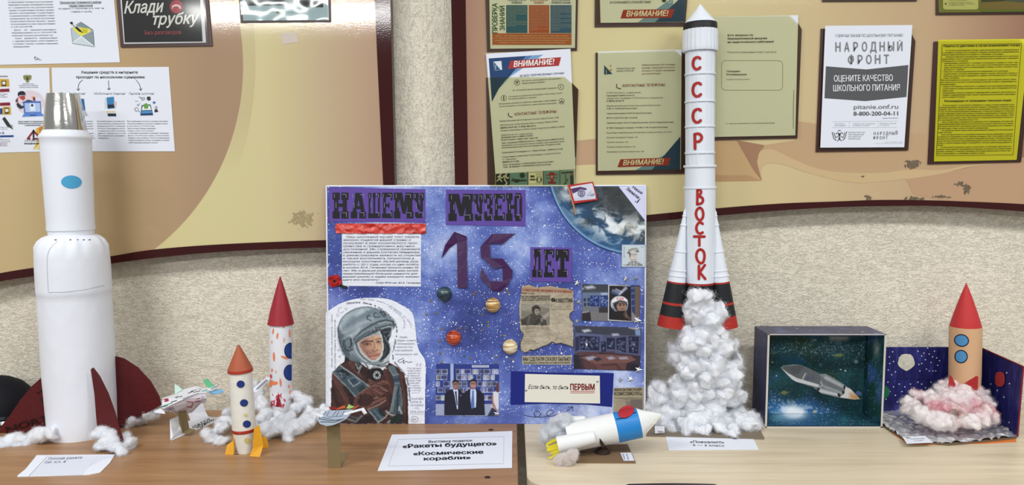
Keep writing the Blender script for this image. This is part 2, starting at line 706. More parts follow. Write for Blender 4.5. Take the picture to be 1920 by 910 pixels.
def table(label, x0, x1, radii, wood, edge, edge_col):
    r = thing('school_table', label, 'table', ((x0 + x1) / 2,(FRONT + BACK) / 2,0))
    o = round_rect(x0, FRONT, x1, BACK, radii)
    g = Geo()
    g.slab([Vector((x, y, TABLE)) for x, y in o],0.022, dirn=Vector((0,0,1)))
    g.build('table_top', wood, r)
    g = Geo()
    n = len(o)
    inner = [Vector((x, y, TABLE - 0.0006)) for x, y in o]
    c = Vector(((x0 + x1) / 2,(FRONT + BACK) / 2,0))
    outer = []
    for i in range(n):
        a, b = Vector((*o[i - 1],0)), Vector((*o[(i + 1) % n],0))
        d = (b - a).normalized()
        nn = Vector((d.y, -d.x, 0))
        outer.append(inner[i] + nn * 0.0012)
    vs = inner + outer + [p - Vector((0,0,0.021)) for p in inner] + [p - Vector((0,0,0.021)) for p in outer]
    fs = []
    for i in range(n):
        j = (i + 1) % n
        fs += [(i, j, n + j, n + i),(n + i, n + j, 3 * n + j, 3 * n + i),(3 * n + i, 3 * n + j, 2 * n + j, 2 * n + i)]
    g.add(vs, fs, edge_col)
    g.build('edge_band', edge, r)
    for lx in (x0 + 0.08, x1 - 0.08):
        for ly in (FRONT + 0.07, BACK - 0.07):
            g = Geo()
            g.box((lx - 0.018, ly - 0.018,0),(lx + 0.018, ly + 0.018, TABLE - 0.022))
            g.build('leg', M_STEEL, r)
    g = Geo()
    g.box((x0 + 0.1, FRONT + 0.075, TABLE - 0.062),(x1 - 0.1, FRONT + 0.095, TABLE - 0.022))
    g.box((x0 + 0.1, BACK - 0.095, TABLE - 0.062),(x1 - 0.1, BACK - 0.075, TABLE - 0.022))
    g.build('under_frame', M_STEEL, r)
    return r

M_EDGE_L = mat('brown_edge_band', (146,110,78),0.45)
M_EDGE_R = mat('beech_edge_band', (205,190,162),0.45)
tl = table('brown wood laminate school table on the left', -1.75,0.0115,(0.004,0.004,0.004,0.004), M_WOOD_L, M_EDGE_L, (146,110,78))
tr = table('pale beech laminate school table on the right', 0.0335,1.75,(0.05,0.05,0.01,0.01), M_WOOD_R, M_EDGE_R, (205,190,162))
M_CAP = mat('brown_plastic_cap', (58,38,26),0.4)
for px, py in ((920.5,806.5),(914,895.5)):
    p = on_z(px, py)
    g = Geo()
    g.lathe(p + Vector((0,0,-0.002)), p + Vector((0,0,0.001)),[(0,0.0072),(0.7,0.0070),(1,0.0052)],(58,38,26),24)
    g.build('screw_cap', M_CAP, tl)

# chair backs just reaching into the picture in front of the pale table
M_BLACK = mat('black_plastic', (20,20,22),0.35, spec=0.5)

def chair(label, cx, top_z, y=1.44):
    r = thing('school_chair', label, 'chair', (cx, y - 0.2,0), 'black chairs in front of the pale table')
    g = Geo()
    # backrest: rounded top that widens downwards, slightly dished
    out = []
    prof = [(0.0,0.086),(0.0015,0.0905),(0.004,0.0945),(0.009,0.099),(0.03,0.112),(0.08,0.135),(0.14,0.15),(0.22,0.155),(0.27,0.15),(0.30,0.13)]
    N = 14
    vf, vb = [],[]
    for d, hw in prof:
        for k in range(N + 1):
            u = -1 + 2 * k / N
            yy = y + 0.004 * (1 - u * u) - d * 0.08
            vf.append(Vector((cx + hw * u, yy - 0.005, top_z - d)))
            vb.append(Vector((cx + hw * u, yy + 0.005, top_z - d)))
    M = len(prof)
    idx = lambda i, k: i * (N + 1) + k
    fs = []
    o = len(vf)
    for i in range(M - 1):
        for k in range(N):
            a, b, c, d = idx(i, k), idx(i, k + 1), idx(i + 1, k + 1), idx(i + 1, k)
            fs += [(a, d, c, b),(o + a, o + b, o + c, o + d)]
    for k in range(N):
        fs += [(idx(0, k), idx(0, k + 1), o + idx(0, k + 1), o + idx(0, k)),(idx(M - 1, k + 1), idx(M - 1, k), o + idx(M - 1, k), o + idx(M - 1, k + 1))]
    for i in range(M - 1):
        fs += [(idx(i + 1,0), idx(i, 0), o + idx(i, 0), o + idx(i + 1,0)),(idx(i, N), idx(i + 1, N), o + idx(i + 1, N), o + idx(i, N))]
    g.add(vf + vb, fs, (20,20,22))
    g.build('backrest', M_BLACK, r, smooth=True)
    g = Geo()
    sy0, sy1 = y - 0.42, y - 0.035
    o2 = round_rect(cx - 0.18, sy0, cx + 0.18, sy1,(0.05,) * 4)
    g.slab([Vector((a, b, 0.45)) for a, b in o2],0.012, dirn=Vector((0,0,1)))
    g.build('seat', M_BLACK, r)
    for sx in (-1,1):
        x = cx + sx * 0.15
        g = Geo()
        g.tube([(x, y - 0.026, top_z - 0.26),(x, y - 0.03,0.45),(x + sx * 0.01, y - 0.01,0.0)],0.011)
        g.build('leg', M_STEEL, r, smooth=True)
        g = Geo()
        g.tube([(x, y - 0.06,0.43),(x, sy0 + 0.05,0.43),(x + sx * 0.01, sy0 + 0.02,0.0)],0.011)
        g.build('leg', M_STEEL, r, smooth=True)
    return r

for px, py, lab in ((1256,902.3, 'black plastic school chair back below the reclining blue-banded rocket'),(1797,905.8, 'black plastic school chair back below the foil-covered diorama')):
    p = on_y(px, py, 1.465)
    chair(lab, p.x, p.z, 1.445)

# ================================================================== INFORMATION BOARDS
BP = upright(BOARD)
M_MAHOG = mat('mahogany_film', (58,18,18),0.07, spec=0.28)
NT(M_MAHOG).bump(NT(M_MAHOG).noise(NT(M_MAHOG).coords(),260,3,0.6),0.6,0.0001)

def circle3(a, b, c):
    ax, ay, bx, by, cx, cy = *a, *b, *c
    d = 2 * (ax * (by - cy) + bx * (cy - ay) + cx * (ay - by))
    ux = ((ax * ax + ay * ay) * (by - cy) + (bx * bx + by * by) * (cy - ay) + (cx * cx + cy * cy) * (ay - by)) / d
    uy = ((ax * ax + ay * ay) * (cx - bx) + (bx * bx + by * by) * (ax - cx) + (cx * cx + cy * cy) * (bx - ax)) / d
    return ux, uy, math.hypot(ax - ux, ay - uy)

def board_material(name, right=False):
    m = mat(name, (205,195,150),0.06, spec=0.45)
    t = NT(m)
    g = t.t.nodes.new('ShaderNodeNewGeometry')
    sep = t.n('ShaderNodeSeparateXYZ', {0: g.outputs['Position']})
    X, Z = sep.outputs[0], sep.outputs[2]
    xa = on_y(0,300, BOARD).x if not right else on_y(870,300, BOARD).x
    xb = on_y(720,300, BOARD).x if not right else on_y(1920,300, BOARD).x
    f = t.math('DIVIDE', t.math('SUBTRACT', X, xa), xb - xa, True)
    if not right:
        def arc(p):
            q = [on_y(*k, BOARD) for k in p]
            ux, uz, R = circle3(*[(k.x, k.z) for k in q])
            dx, dz = t.math('SUBTRACT', X, ux), t.math('SUBTRACT', Z, uz)
            dist = t.math('SQRT', t.math('ADD', t.math('MULTIPLY', dx, dx), t.math('MULTIPLY', dz, dz)))
            return t.math('MULTIPLY', t.math('SUBTRACT', R, dist),900.0, True)
        inner = arc(((455,90),(410,322),(291,467)))
        outer = arc(((479,90),(455,290),(400,420)))
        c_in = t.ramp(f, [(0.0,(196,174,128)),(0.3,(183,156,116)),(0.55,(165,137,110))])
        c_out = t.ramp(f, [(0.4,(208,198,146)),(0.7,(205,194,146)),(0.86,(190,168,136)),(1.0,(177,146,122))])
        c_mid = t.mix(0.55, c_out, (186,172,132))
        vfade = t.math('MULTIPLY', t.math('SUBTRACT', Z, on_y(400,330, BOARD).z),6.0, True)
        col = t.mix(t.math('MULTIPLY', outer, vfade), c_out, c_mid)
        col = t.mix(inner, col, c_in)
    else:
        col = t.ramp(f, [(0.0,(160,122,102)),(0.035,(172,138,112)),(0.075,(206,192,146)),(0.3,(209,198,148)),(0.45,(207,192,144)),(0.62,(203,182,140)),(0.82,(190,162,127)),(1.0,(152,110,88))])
    smudge = t.ramp(t.noise(t.coords(scale=(1,1,1.2)),11,6,0.75),[(0.70,0.0),(0.80,1.0)])
    col = t.mix(t.math('MULTIPLY', smudge, 0.30), col, (120,100,78))
    t.base(col)
    t.bump(t.noise(t.coords(),260,3,0.6),0.6,0.00009)
    return m

def spline(pts, n=8):
    """Catmull-Rom through pixel points"""
    out = []
    P = [np.array(p, float) for p in pts]
    for i in range(len(P) - 1):
        p0, p1, p2, p3 = P[max(i - 1,0)], P[i], P[i + 1], P[min(i + 2, len(P) - 1)]
        for k in range(n):
            u = k / n
            out.append(tuple(0.5 * ((2 * p1) + (-p0 + p2) * u + (2 * p0 - 5 * p1 + 4 * p2 - p3) * u * u + (-p0 + 3 * p1 - 3 * p2 + p3) * u ** 3)))
    out.append(tuple(P[-1]))
    return out

def board(label, outline_in, strips, material, cx):
    c = on_y(cx, 200, BOARD)
    r = thing('notice_board', label, 'notice board', (c.x, BOARD + 0.02, c.z))
    g = Geo()
    g.slab([BP.at(*p) for p in outline_in],0.016, dirn=BP.n)
    g.build('panel', material, r)
    g = Geo()
    for s in strips:
        g.slab([BP.at(*p, 0.0012) for p in s],0.019, dirn=BP.n)
    g.build('border', M_MAHOG, r)
    return r

lb_in = spline([(-90,532),(0,512.6),(71,501),(200,482),(290,468),(420,458),(610,450.5),(724,449)])
lb_out = spline([(-90,549),(0,528),(71,517),(200,496),(290,484),(420,472),(610,464),(740,463)])
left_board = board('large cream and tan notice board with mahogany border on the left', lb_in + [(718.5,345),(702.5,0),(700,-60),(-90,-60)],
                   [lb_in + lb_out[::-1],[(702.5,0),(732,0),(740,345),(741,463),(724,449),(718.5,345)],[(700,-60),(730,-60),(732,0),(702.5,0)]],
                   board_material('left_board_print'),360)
rb_in = spline([(880,440),(960,431),(1100,415),(1210,403.7),(1341,391),(1460,382),(1564,378),(1657,375),(1767,376.5),(1920,383),(2010,392)])
rb_out = spline([(856,456),(960,445),(1100,429),(1210,416.7),(1341,405),(1460,395),(1564,389),(1657,386.7),(1767,387),(1920,397),(2010,407)])
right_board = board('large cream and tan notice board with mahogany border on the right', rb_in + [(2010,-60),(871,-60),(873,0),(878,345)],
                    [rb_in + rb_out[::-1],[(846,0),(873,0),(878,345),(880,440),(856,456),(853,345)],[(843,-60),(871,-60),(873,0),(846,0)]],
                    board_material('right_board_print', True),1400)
g = Geo()
g.slab([BP.at(*p, -0.0004) for p in ((690,-60),(730.5,-60),(732.5,0),(740.5,345),(741,462),(716,452),(710,345),(694,0))],0.034,(104,98,92), dirn=BP.n)
g.build('side_edge', mat('grey_board_edge', (104,98,92),0.6), left_board)
M_BLOCK = mat('spacer_block', (110,90,70),0.7)
for r, xs in ((left_board, (-1.15,-0.5)),(right_board, (0.0,0.7,1.25))):
    for x in xs:
        g = Geo()
        g.box((x - 0.03, BOARD + 0.016,1.55),(x + 0.03, WALL - 0.0006,1.60))
        g.build('wall_spacer', M_BLOCK, r)

# printed swirls of the right board
g = Geo()
Zb = (1260,0,2.1667)

def zz(pts, z=Zb):
    return [(z[0] + x / z[2], z[1] + y / z[2]) for x, y in pts]

g.shape(BP, [(1081,264),(1119,260),(1119,308),(1081,310)],(184,152,120),0.0003)
sw = [(455,575),(560,562),(620,552),(800,560),(960,560),(1430,530)]
top = spline(zz([(345,660),(352,625),(375,608),(420,612),(500,650),(600,688),(720,702),(860,702),(960,690),(1100,690),(1200,672),(1300,668),(1430,640)]))
low = spline(zz([(365,735),(362,700),(372,675),(400,664),(460,672),(560,705),(700,738),(800,742),(950,728),(1100,705),(1200,680),(1320,665)]))
up_edge = zz([(1420,640),(1420,520),(1320,535),(960,545),(700,520),(510,492),(500,570),(375,590)])
g.shape(BP, top + up_edge, (186,156,120),0.0003)
g.shape(BP, top[:-16] + low[::-1],(198,172,130),0.0005)
g.shape(BP, zz([(175,570),(262,570),(330,660),(362,735),(300,735),(175,738)]),(190,158,114),0.0003)
g.shape(BP, zz([(262,570),(375,590),(352,625),(345,660),(365,735),(330,690)]),(158,120,92),0.0006)
g.shape(BP, zz([(175,712),(310,712),(362,735),(175,738)]),(178,142,104),0.0006)
g.shape(BP, zz([(950,728),(1100,705),(1250,672),(1430,640),(1430,830),(1100,815),(980,790)]),(184,150,118),0.0004)
g.build('printed_swirls', M_INK, right_board)
pic = Picture(1600,290,1850,382,1.0,(110,96,78), alpha=0.0)
for (x, y, rx, ry) in ((1710,308,17,9),(1629,371,9,6),(1716,373,20,5),(1765,369,20,3),(1618,331,4,2),(1812,354,8,10),(1800,345,10,5)):
    d = np.sqrt(((pic.gx - x) / rx) ** 2 + ((pic.gy - y) / ry) ** 2)
    pic.a = np.maximum(pic.a, (d + 1.7 * (fbm(pic.gx, pic.gy, 0.35, int(x)) - 0.5) < 0.75).astype(float))
pic.grain(26,0.6)
g = Geo(); pic.put(g, BP, 0.0009)
g.build('scuff_marks', M_INK, right_board)
pic = Picture(540,380,610,432,1.0,(160,146,108), alpha=0.0)
d = np.sqrt(((pic.gx - 568) / 26) ** 2 + ((pic.gy - 410) / 17) ** 2)
pic.a = (d + 2.2 * (fbm(pic.gx, pic.gy, 0.3,5) - 0.5) < 0.6).astype(float)
pic.grain(12,0.5)
g = Geo(); pic.put(g, BP, 0.0009)
g.build('scuff_marks', M_INK, left_board)
g = Geo()
g.shape(BP, [(526,63),(556,60),(560,79),(529,83)],(186,172,160),0.0005)
g.build('tape_remnant', mat('old_tape', (188,174,160),0.25), left_board)

# ------------------------------------------------------------------ pockets on the boards
def film_material(name, tint, bump=0.0, gloss=0.05):
    m = bpy.data.materials.new(name)
    m.use_nodes = True
    nt = m.node_tree
    for n in list(nt.nodes):
        if n.type == 'BSDF_PRINCIPLED':
            nt.nodes.remove(n)
    out = [n for n in nt.nodes if n.type == 'OUTPUT_MATERIAL'][0]
    tr = nt.nodes.new('ShaderNodeBsdfTransparent')
    tr.inputs[0].default_value = (*lin(tint),1)
    gl = nt.nodes.new('ShaderNodeBsdfGlossy')
    gl.inputs['Roughness'].default_value = 0.08
    fr = nt.nodes.new('ShaderNodeFresnel')
    fr.inputs[0].default_value = 1.25 if not bump else 1.4
    mx = nt.nodes.new('ShaderNodeMixShader')
    nt.links.new(fr.outputs[0], mx.inputs[0])
    nt.links.new(tr.outputs[0], mx.inputs[1])
    nt.links.new(gl.outputs[0], mx.inputs[2])
    nt.links.new(mx.outputs[0], out.inputs[0])
    if bump:
        g = nt.nodes.new('ShaderNodeNewGeometry')
        nz = nt.nodes.new('ShaderNodeTexNoise')
        nz.inputs['Scale'].default_value = 14
        nz.inputs['Detail'].default_value = 1.0
        bp = nt.nodes.new('ShaderNodeBump')
        bp.inputs['Strength'].default_value = bump
        bp.inputs['Distance'].default_value = 0.01
        nt.links.new(g.outputs['Position'], nz.inputs['Vector'])
        nt.links.new(nz.outputs[0], bp.inputs['Height'])
        nt.links.new(bp.outputs[0], gl.inputs['Normal'])
    return m

M_FILM = film_material('aged_clear_film', (248,247,232))
M_FILM_N = film_material('plain_clear_film', (251,251,249))
M_FILM_C = film_material('clear_film', (240,246,244),0.5)

def pocket(label, back, cover=None, film=None, thick=0.004):
    """dark backing with a clear front sheet; outlines in photo pixels"""
    pts = [BP.at(x, y, thick) for x, y in back]
    c = sum(pts, Vector()) / len(pts)
    r = thing('poster_pocket', label, 'poster pocket', c, 'clear pockets on the notice boards')
    g = Geo()
    g.slab(pts, thick - 0.0007,(58,28,24), dirn=BP.n)
    g.build('backing', mat('dark_brown_backing', (58,26,24),0.35, spec=0.5), r)
    if cover:
        g = Geo()
        g.slab([BP.at(x, y, thick + 0.0045) for x, y in cover],0.0008,(230,230,210), dirn=BP.n)
        g.build('clear_cover', film or M_FILM, r, label='clear plastic front sheet')
    return r

PK = BP.at  # shorthand
SURF_POCKET = Plane((0, BOARD - 0.0045,0),(0,-1,0))
SURF_POCKET2 = Plane((0, BOARD - 0.0055,0),(0,-1,0))
SURF_OVER = Plane((0, BOARD - 0.0095,0),(0,-1,0))

def front_of(surf, thick=0.0005):
    return Plane(surf.p0 + surf.n * thick, surf.n)

# ================================================================== SHEETS AND POSTERS
INK = (38,38,44)
BLU = (24,66,112)
RED = (168,48,46)

def para(g, surf, lines, x0, y0, x1, dy, h, col=INK, slope=0.0, dx=0.0, bold=0.0, nat=False, shear=0.0):
    """justified lines; a line may be (text, left indent, right indent)"""
    for i, l in enumerate(lines):
        a, b = 0,0
        if isinstance(l, tuple):
            l, a, b = l
        if not l:
            continue
        X0, X1, Y = x0 + a + dx * i, x1 - b + dx * i, y0 + dy * i
        g.text(surf, l, X0, Y, None if nat else X1, h, col, None if nat else Y + slope * (X1 - X0), bold, shear)

# ---- leaflet, top left
S1 = Plane((0, BOARD - 0.0006,0),(0,-1,0))
r, g = sheet('printed_leaflet', 'white leaflet with a column of text and an envelope picture, top left of left board', 'leaflet', S1,[(-70,-60),(208.5,-60),(225,117),(-62,123)])
f = front_of(S1)
para(g, f, ['гражданин, должностные лица виновные', 'за нарушение порядка рассмотрения', 'обращений граждан, объединений граждан,', 'в т.ч. юридических лиц, должностными', 'лицами государственных органов, органов', 'местного самоуправления, государственных', 'и муниципальных учреждений и иных', 'организаций, на которые возложено', 'осуществление публично значимых функций,', 'за исключением случаев, предусмотренных', ('ст. 5.39, 5.63 КоАП РФ.', 0,43)],14.5,0.2,98.5,5.15,2.6,(70,72,80),-0.012,0.62)
para(g, f, [('Дело    об    административных', 5,0), 'правонарушениях по ст. 5.59 КоАП РФ', ('возбуждает прокурор, рассматривает суд.', 0,7),('Срок   давности   привлечения', 5,0), 'к  административной  ответственности', 'составляет 3 месяца с момента совершения', ('правонарушения.', 0,53)],21.5,57.6,105.5,5.2,2.6,(70,72,80),-0.012,0.62)
g.text(f, 'Прокуратура Гагаринского района', 112.5,6.2,190,3.4,(50,50,60),5.2,0.012)
g.text(f, 'города Севастополя', 129.5,12.0,174,3.2,(50,50,60),11.6,0.012)
g.stroke(f, [(112.5,7.4),(190,6.4)],0.6,(60,60,70), caps=False)
g.stroke(f, [(129.5,13.0),(174,12.6)],0.6,(60,60,70), caps=False)
g.text(f, '(по адресу: П. Корчагина, д.16, телефон', 110,17.6,195,3.0,(80,82,90),16.6)
g.text(f, '+7(8692) 41-64-04).', 133,23.6,173,3.0,(80,82,90),23.0)
g.stroke(f, [(66,107),(65,111),(69,113),(70,109),(67,106.5),(64,108)],0.8,(40,40,46))
g.stroke(f, [(70,112),(73,109),(73.5,113),(76,112),(78,113)],0.7,(40,40,46))
pc = Picture(128,38,183,92,0.6,(222,226,236), zoom=(0,0,7), alpha=0)
sil = [(915,300),(940,285),(990,320),(1065,288),(1222,390),(1240,600),(1270,595),(1235,618),(955,572),(930,370),(965,345)]
pc.a = (pc.mask_poly(sil, 1.0) > 0.4).astype(float)
pc.poly([(930,370),(1065,290),(1220,395),(1240,612),(955,572)],(170,182,188))
pc.poly([(1065,290),(1220,395),(1190,400),(1000,340)],(122,140,146))
pc.poly([(945,365),(1060,362),(1190,380),(1180,420),(1070,490),(1020,440)],(222,214,70))
pc.poly([(1070,375),(1150,385),(1150,430),(1090,440)],(190,180,60))
pc.poly([(935,380),(1070,475),(955,572)],(178,190,196))
pc.poly([(1070,475),(1240,400),(1240,612)],(132,148,154))
pc.poly([(955,572),(1070,475),(1240,612)],(196,208,212))
pc.line([(960,560),(1070,478),(1230,605)],9,(236,242,244))
pc.line([(930,370),(955,572),(1238,614),(1222,395),(1065,288),(1000,325)],5,(60,76,82))
pc.line([(940,305),(1010,365)],26,(216,220,222)); pc.line([(950,320),(1015,375)],8,(70,74,76))
pc.ell(938,303,22,20,(30,32,34)); pc.line([(1005,365),(1050,405)],30,(36,38,38)); pc.line([(1050,405),(1078,425)],14,(20,22,22))
pc.put(g, f, 0.0005)
g.build('printing', M_INK, r)

# ---- black poster in a pocket
pocket('dark brown pocket behind the black hang-up-the-phone poster on the left board', [(217,-30),(227.5,89),(399,86.4),(389,-30)],[(223,-30),(231.5,84),(393.5,82),(384,-30)], M_FILM_N)
r, g = sheet('framed_poster', 'black poster with white brush lettering and a red phone sign in a white margin', 'poster', SURF_POCKET, [(223.5,-30),(232.5,82.5),(386.5,80),(379,-30)])
f = front_of(SURF_POCKET)
g.shape(f, [(226.5,-30),(234,79.8),(380,78),(373.5,-30)],(34,36,38),0.0004)
WHT = (226,228,226)
g.text(f, 'Клади', 233,25.5,308,23, WHT, 22.5,0.022,0.30)
g.text(f, 'трубку', 287,46.5,374.5,22, WHT, 44.0,0.022,0.30)
g.ellipse(f, 330.7,12.5,12,12.5,(168,58,72),0.0007)
g.stroke(f, [(323.5,15),(325,11.5),(330.7,9.8),(336.5,11.5),(338,15)],3.4,(236,214,214),0.001)
g.text(f, 'Без разговоров', 272,65,340.5,7.5,(176,78,90),63.8,0.004)
g.build('printing', M_INK, r)

# ---- wavy covered poster
pocket('brown pocket with wavy clear cover at the top of the left board', [(447,-30),(452,43),(620.8,41),(619,-30)],[(450,-30),(455,40),(617.5,38.5),(615,-30)], M_FILM_C)
r, g = sheet('framed_poster', 'poster with black panels and pale strip under a shiny wavy cover on left board', 'poster', SURF_POCKET, [(453,-30),(456,38.7),(617,38),(615,-30)])
g.shape(f, [(459.5,-30),(461,10.8),(559,10),(557,-30)],(36,40,42))
g.shape(f, [(560.5,-30),(562,10),(566,13.8),(606,13.6),(605,-30)],(34,38,42))
g.ellipse(f, 587,-2,4.5,4,(150,60,70),0.0008, rings=2)
g.text(f, 'Минцифры', 488,24.2,502,1.9,(120,126,124)); g.text(f, 'правительство', 527,23.6,552,1.7,(120,126,124))
g.shape(f, [(481,22),(484,20.5),(487,23),(484,25.5)],(90,110,104)); g.shape(f, [(516,23),(520.5,20),(525,23),(520.5,26)],(140,132,90))
g.build('printing', M_INK, r)

# ---- prosecutor leaflet (left edge) and the three-scenario leaflet
r, g = sheet('printed_leaflet', 'white leaflet with laptop thief and warning triangle, behind the tall white rocket', 'leaflet', S1,[(-60,129),(92.5,127),(97,284),(-58,288)])
f = front_of(S1)
Z4 = (0,120,5.355)
pc = Picture(-2,128,94,283,0.7,(222,226,236), zoom=Z4, alpha=0)

def both(fn, *a, **k):
    fn(*a, **k)

def paint_alpha(pc, m):
    pc.a = np.maximum(pc.a, (m > 0.4).astype(float))

for pts, c in (([(0,150),(90,152),(95,228),(0,230)],(196,158,52)),([(0,252),(94,248),(97,280),(0,284)],(126,28,44)),([(0,390),(102,386),(105,418),(0,422)],(126,28,44)),
               ([(28,430),(106,430),(112,508),(28,512)],(196,158,52)),([(0,445),(26,445),(26,505),(0,508)],(34,62,120)),([(0,718),(137,715),(138,735),(0,738)],(26,66,128)),
               ([(22,550),(48,530),(125,640),(130,660),(100,640),(70,625)],(46,52,50)),([(100,610),(125,612),(132,662)],(140,140,130)),
               ([(16,170),(62,168),(64,222),(18,224)],(60,52,40)),([(24,178),(54,176),(56,206),(26,208)],(222,222,214)),([(46,440),(88,440),(92,500),(50,502)],(60,52,40)),([(52,452),(84,450),(86,482),(54,484)],(224,224,214)),
               ([(360,650),(430,620),(440,760),(400,800),(340,860),(335,855),(385,760)],(206,166,62)),([(390,640),(445,610),(445,700),(400,700)],(190,120,40)),([(380,820),(415,800),(415,860),(360,860)],(226,208,90)),([(395,790),(420,780),(420,855),(395,858)],(60,96,160))):
    m = pc.mask_poly(pts); pc.over(m, c); paint_alpha(pc, m)
m = pc.mask_poly([(300 + 145 * math.cos(k / 5),385 + 120 * math.sin(k / 5)) for k in range(32)]); pc.over(m, (214,200,208)); paint_alpha(pc, m)
for pts, c in (([(180,290),(200,274),(235,272),(256,292),(256,318),(180,322)],(34,36,44)),([(185,322),(250,318),(255,350),(235,368),(205,350)],(168,72,66)),
               ([(165,400),(185,390),(215,420),(240,420),(245,440),(205,455),(175,430)],(40,52,62)),([(155,365),(185,335),(180,390),(160,385)],(120,60,54)),([(220,390),(280,360),(330,370),(330,400)],(40,52,62)),
               ([(315,330),(340,322),(355,350),(330,352)],(220,170,70)),([(330,340),(352,330),(360,372),(335,372)],(110,50,80)),([(355,338),(405,336),(410,372),(360,375)],(206,214,232)),
               ([(232,378),(410,374),(416,490),(244,496)],(62,98,170)),([(246,394),(402,390),(408,482),(256,486)],(168,190,226)),([(298,396),(352,394),(356,470),(302,472)],(216,224,240)),([(244,496),(416,490),(448,524),(220,532)],(90,130,200)),([(300,512),(362,508),(366,520),(302,524)],(50,80,150))):
    m = pc.mask_poly(pts); pc.over(m, c); paint_alpha(pc, m)
pc.ell(324,416,13,13,(40,60,100))
pc.ell(204,320,10,6,(220,190,190)); pc.line([(205,318),(250,314)],5,(200,200,210))
# eagle
for pts, c in (([(232,120),(250,108),(262,120),(272,100),(284,120),(300,106),(320,122),(312,158),(292,165),(295,182),(275,188),(258,182),(262,166),(240,158)],(132,130,78)),([(266,135),(288,135),(288,158),(277,168),(266,158)],(64,70,44))):
    m = pc.mask_poly(pts); pc.over(m, c); paint_alpha(pc, m)
pc.line([(262,122),(275,142)],5,(60,64,40)); pc.line([(292,122),(277,142)],5,(60,64,40))
# warning triangle
for pts, w, c in (([(300,752),(278,752),(338,672),(408,752),(352,752)],20,(128,40,42)),([(338,668),(338,735)],18,(24,24,26))):
    m = pc.mask_line(pts, w); pc.over(m, c); paint_alpha(pc, m)
m = pc.mask_poly([(338 + 13 * math.cos(k),755 + 12 * math.sin(k)) for k in np.linspace(0,6,12)]); pc.over(m, (24,24,26)); paint_alpha(pc, m)
pc.put(g, f, 0.0004)
for t, x0, y, x1, h, c, b in (('ПРОКУРАТУРА', 228,206,342,10,(60,60,66),0),('ГАГАРИНСКОГО РАЙОНА', 188,222,386,10,(60,60,66),0),('ГОРОДА СЕВАСТОПОЛЯ', 195,240,382,10,(60,60,66),0),
                              ('ВАША ЗАЩИТА ОТ МОШЕННИКОВ', 186,584,445,11, INK, 0.02),('РУКОВОДСТВО ПО БЕЗОПАСНОСТИ', 186,603,445,11, INK, 0.02),('В ЦИФРОВОМ МИРЕ', 252,622,412,11, INK, 0.02),
                              ('ОСТОРОЖНО', 250,780,425,15, INK, 0),('МОШЕННИКИ', 245,807,425,15, INK, 0.03),('ШЕННИКОВ', -5,131,78,13,(120,30,50),0.02),('ь 02', 0,704,44,24,(26,66,128),0.01),
                              ('тел. банка', -4,306,76,8, INK, 0.01),('и полиция', -4,320,46,8, INK, 0.01),('не сообщайте', -4,335,76,8, INK, 0.01),('коды СМС', -4,640,100,8, INK, 0),('и пароли', -4,658,76,8, INK, 0),('МВД России по', -4,764,96,9, INK, 0),('г. Севастополю', -4,782,108,9, INK, 0),('(8692) 00-00', -4,797,74,9,(110,30,40),0),('(8692) 00-01', -4,812,74,9,(110,30,40),0),('(8692) 00-02', -4,826,74,9,(110,30,40),0)):
    g.text(f, t, x0 / 5.355,120 + y / 5.355, x1 / 5.355, h / 5.355, c, None, b, off=0.0008)
g.build('printing', M_INK, r)

r, g = sheet('printed_leaflet', 'white leaflet with three arrows to phone, laptop and shopping icons, right of the silver nose', 'leaflet', S1,[(97,127),(316.5,125.5),(328,284),(103,284)])
g.text(f, 'Хищения средств в интернете', 152,138,258.5,5.2, INK, None, 0.012)
g.text(f, 'проходят по нескольким сценариям:', 143,147,272,5.2, INK, None, 0.012)
for a in ([(155,150),(149,156),(147,163),(147,170)],[(203.5,151),(204,160),(204.5,169)],[(255,150),(260,156),(263,163),(264,170)]):
    g.stroke(f, spline(a, 5),0.9, INK)
    x, y = a[-1]
    g.stroke(f, [(x - 3, y - 3.5),(x, y),(x + 2.6, y - 4)],0.9, INK)
for t, x0, x1 in (('Онлайн банкинг', 113.5,161),('Мобильный банкинг', 177,236),('Онлайн шоппинг', 242,290)):
    g.text(f, t, x0,177.5, x1,4.4,(150,152,160))
para(g, f, ['На мобильное устройство', 'пользователя загружается', 'вредоносное ПО с помощью', 'которого мошенники могут', 'посредством SMS списывать', 'деньги с банковского счета', ('без ведома его законного', 0,2),('владельца.', 0,33)],182,228.6,234,4.5,2.3,(60,62,70),0,0.4)
para(g, f, ['При совершении покупок в онлайн магазинах', 'злоумышленники получают данные карты,', ('в том числе и CVV/CVC-код.', 0,26),('Другой вид обмана-уверения,', 0,24),('когда в сети что-то купить', 0,28), 'у «интернет-магазина», мошенник переводит', 'на его счет бОльшую сумму, а затем требует', 'вернуть ему разницу. После возвращения', '«переплаченной» суммы, мошенник отзывает', ('свой первоначальный платеж.', 0,22)],238,228.6,315,4.45,2.3,(60,62,70),0,0.4)
para(g, f, ['Через сервисы', 'поддельных сайтов банков,', 'мошенники получают', 'ваш логин и пароль', '', 'личный кабинет', ('клиента банка', 0,2),('злоумышленники', 0,0)],128,228.6,174,4.5,2.3,(60,62,70),0,0.5)
Z5 = (0,0,3.0333)
pc = Picture(140,180,302,222,0.7,(222,226,236), zoom=Z5, alpha=0)
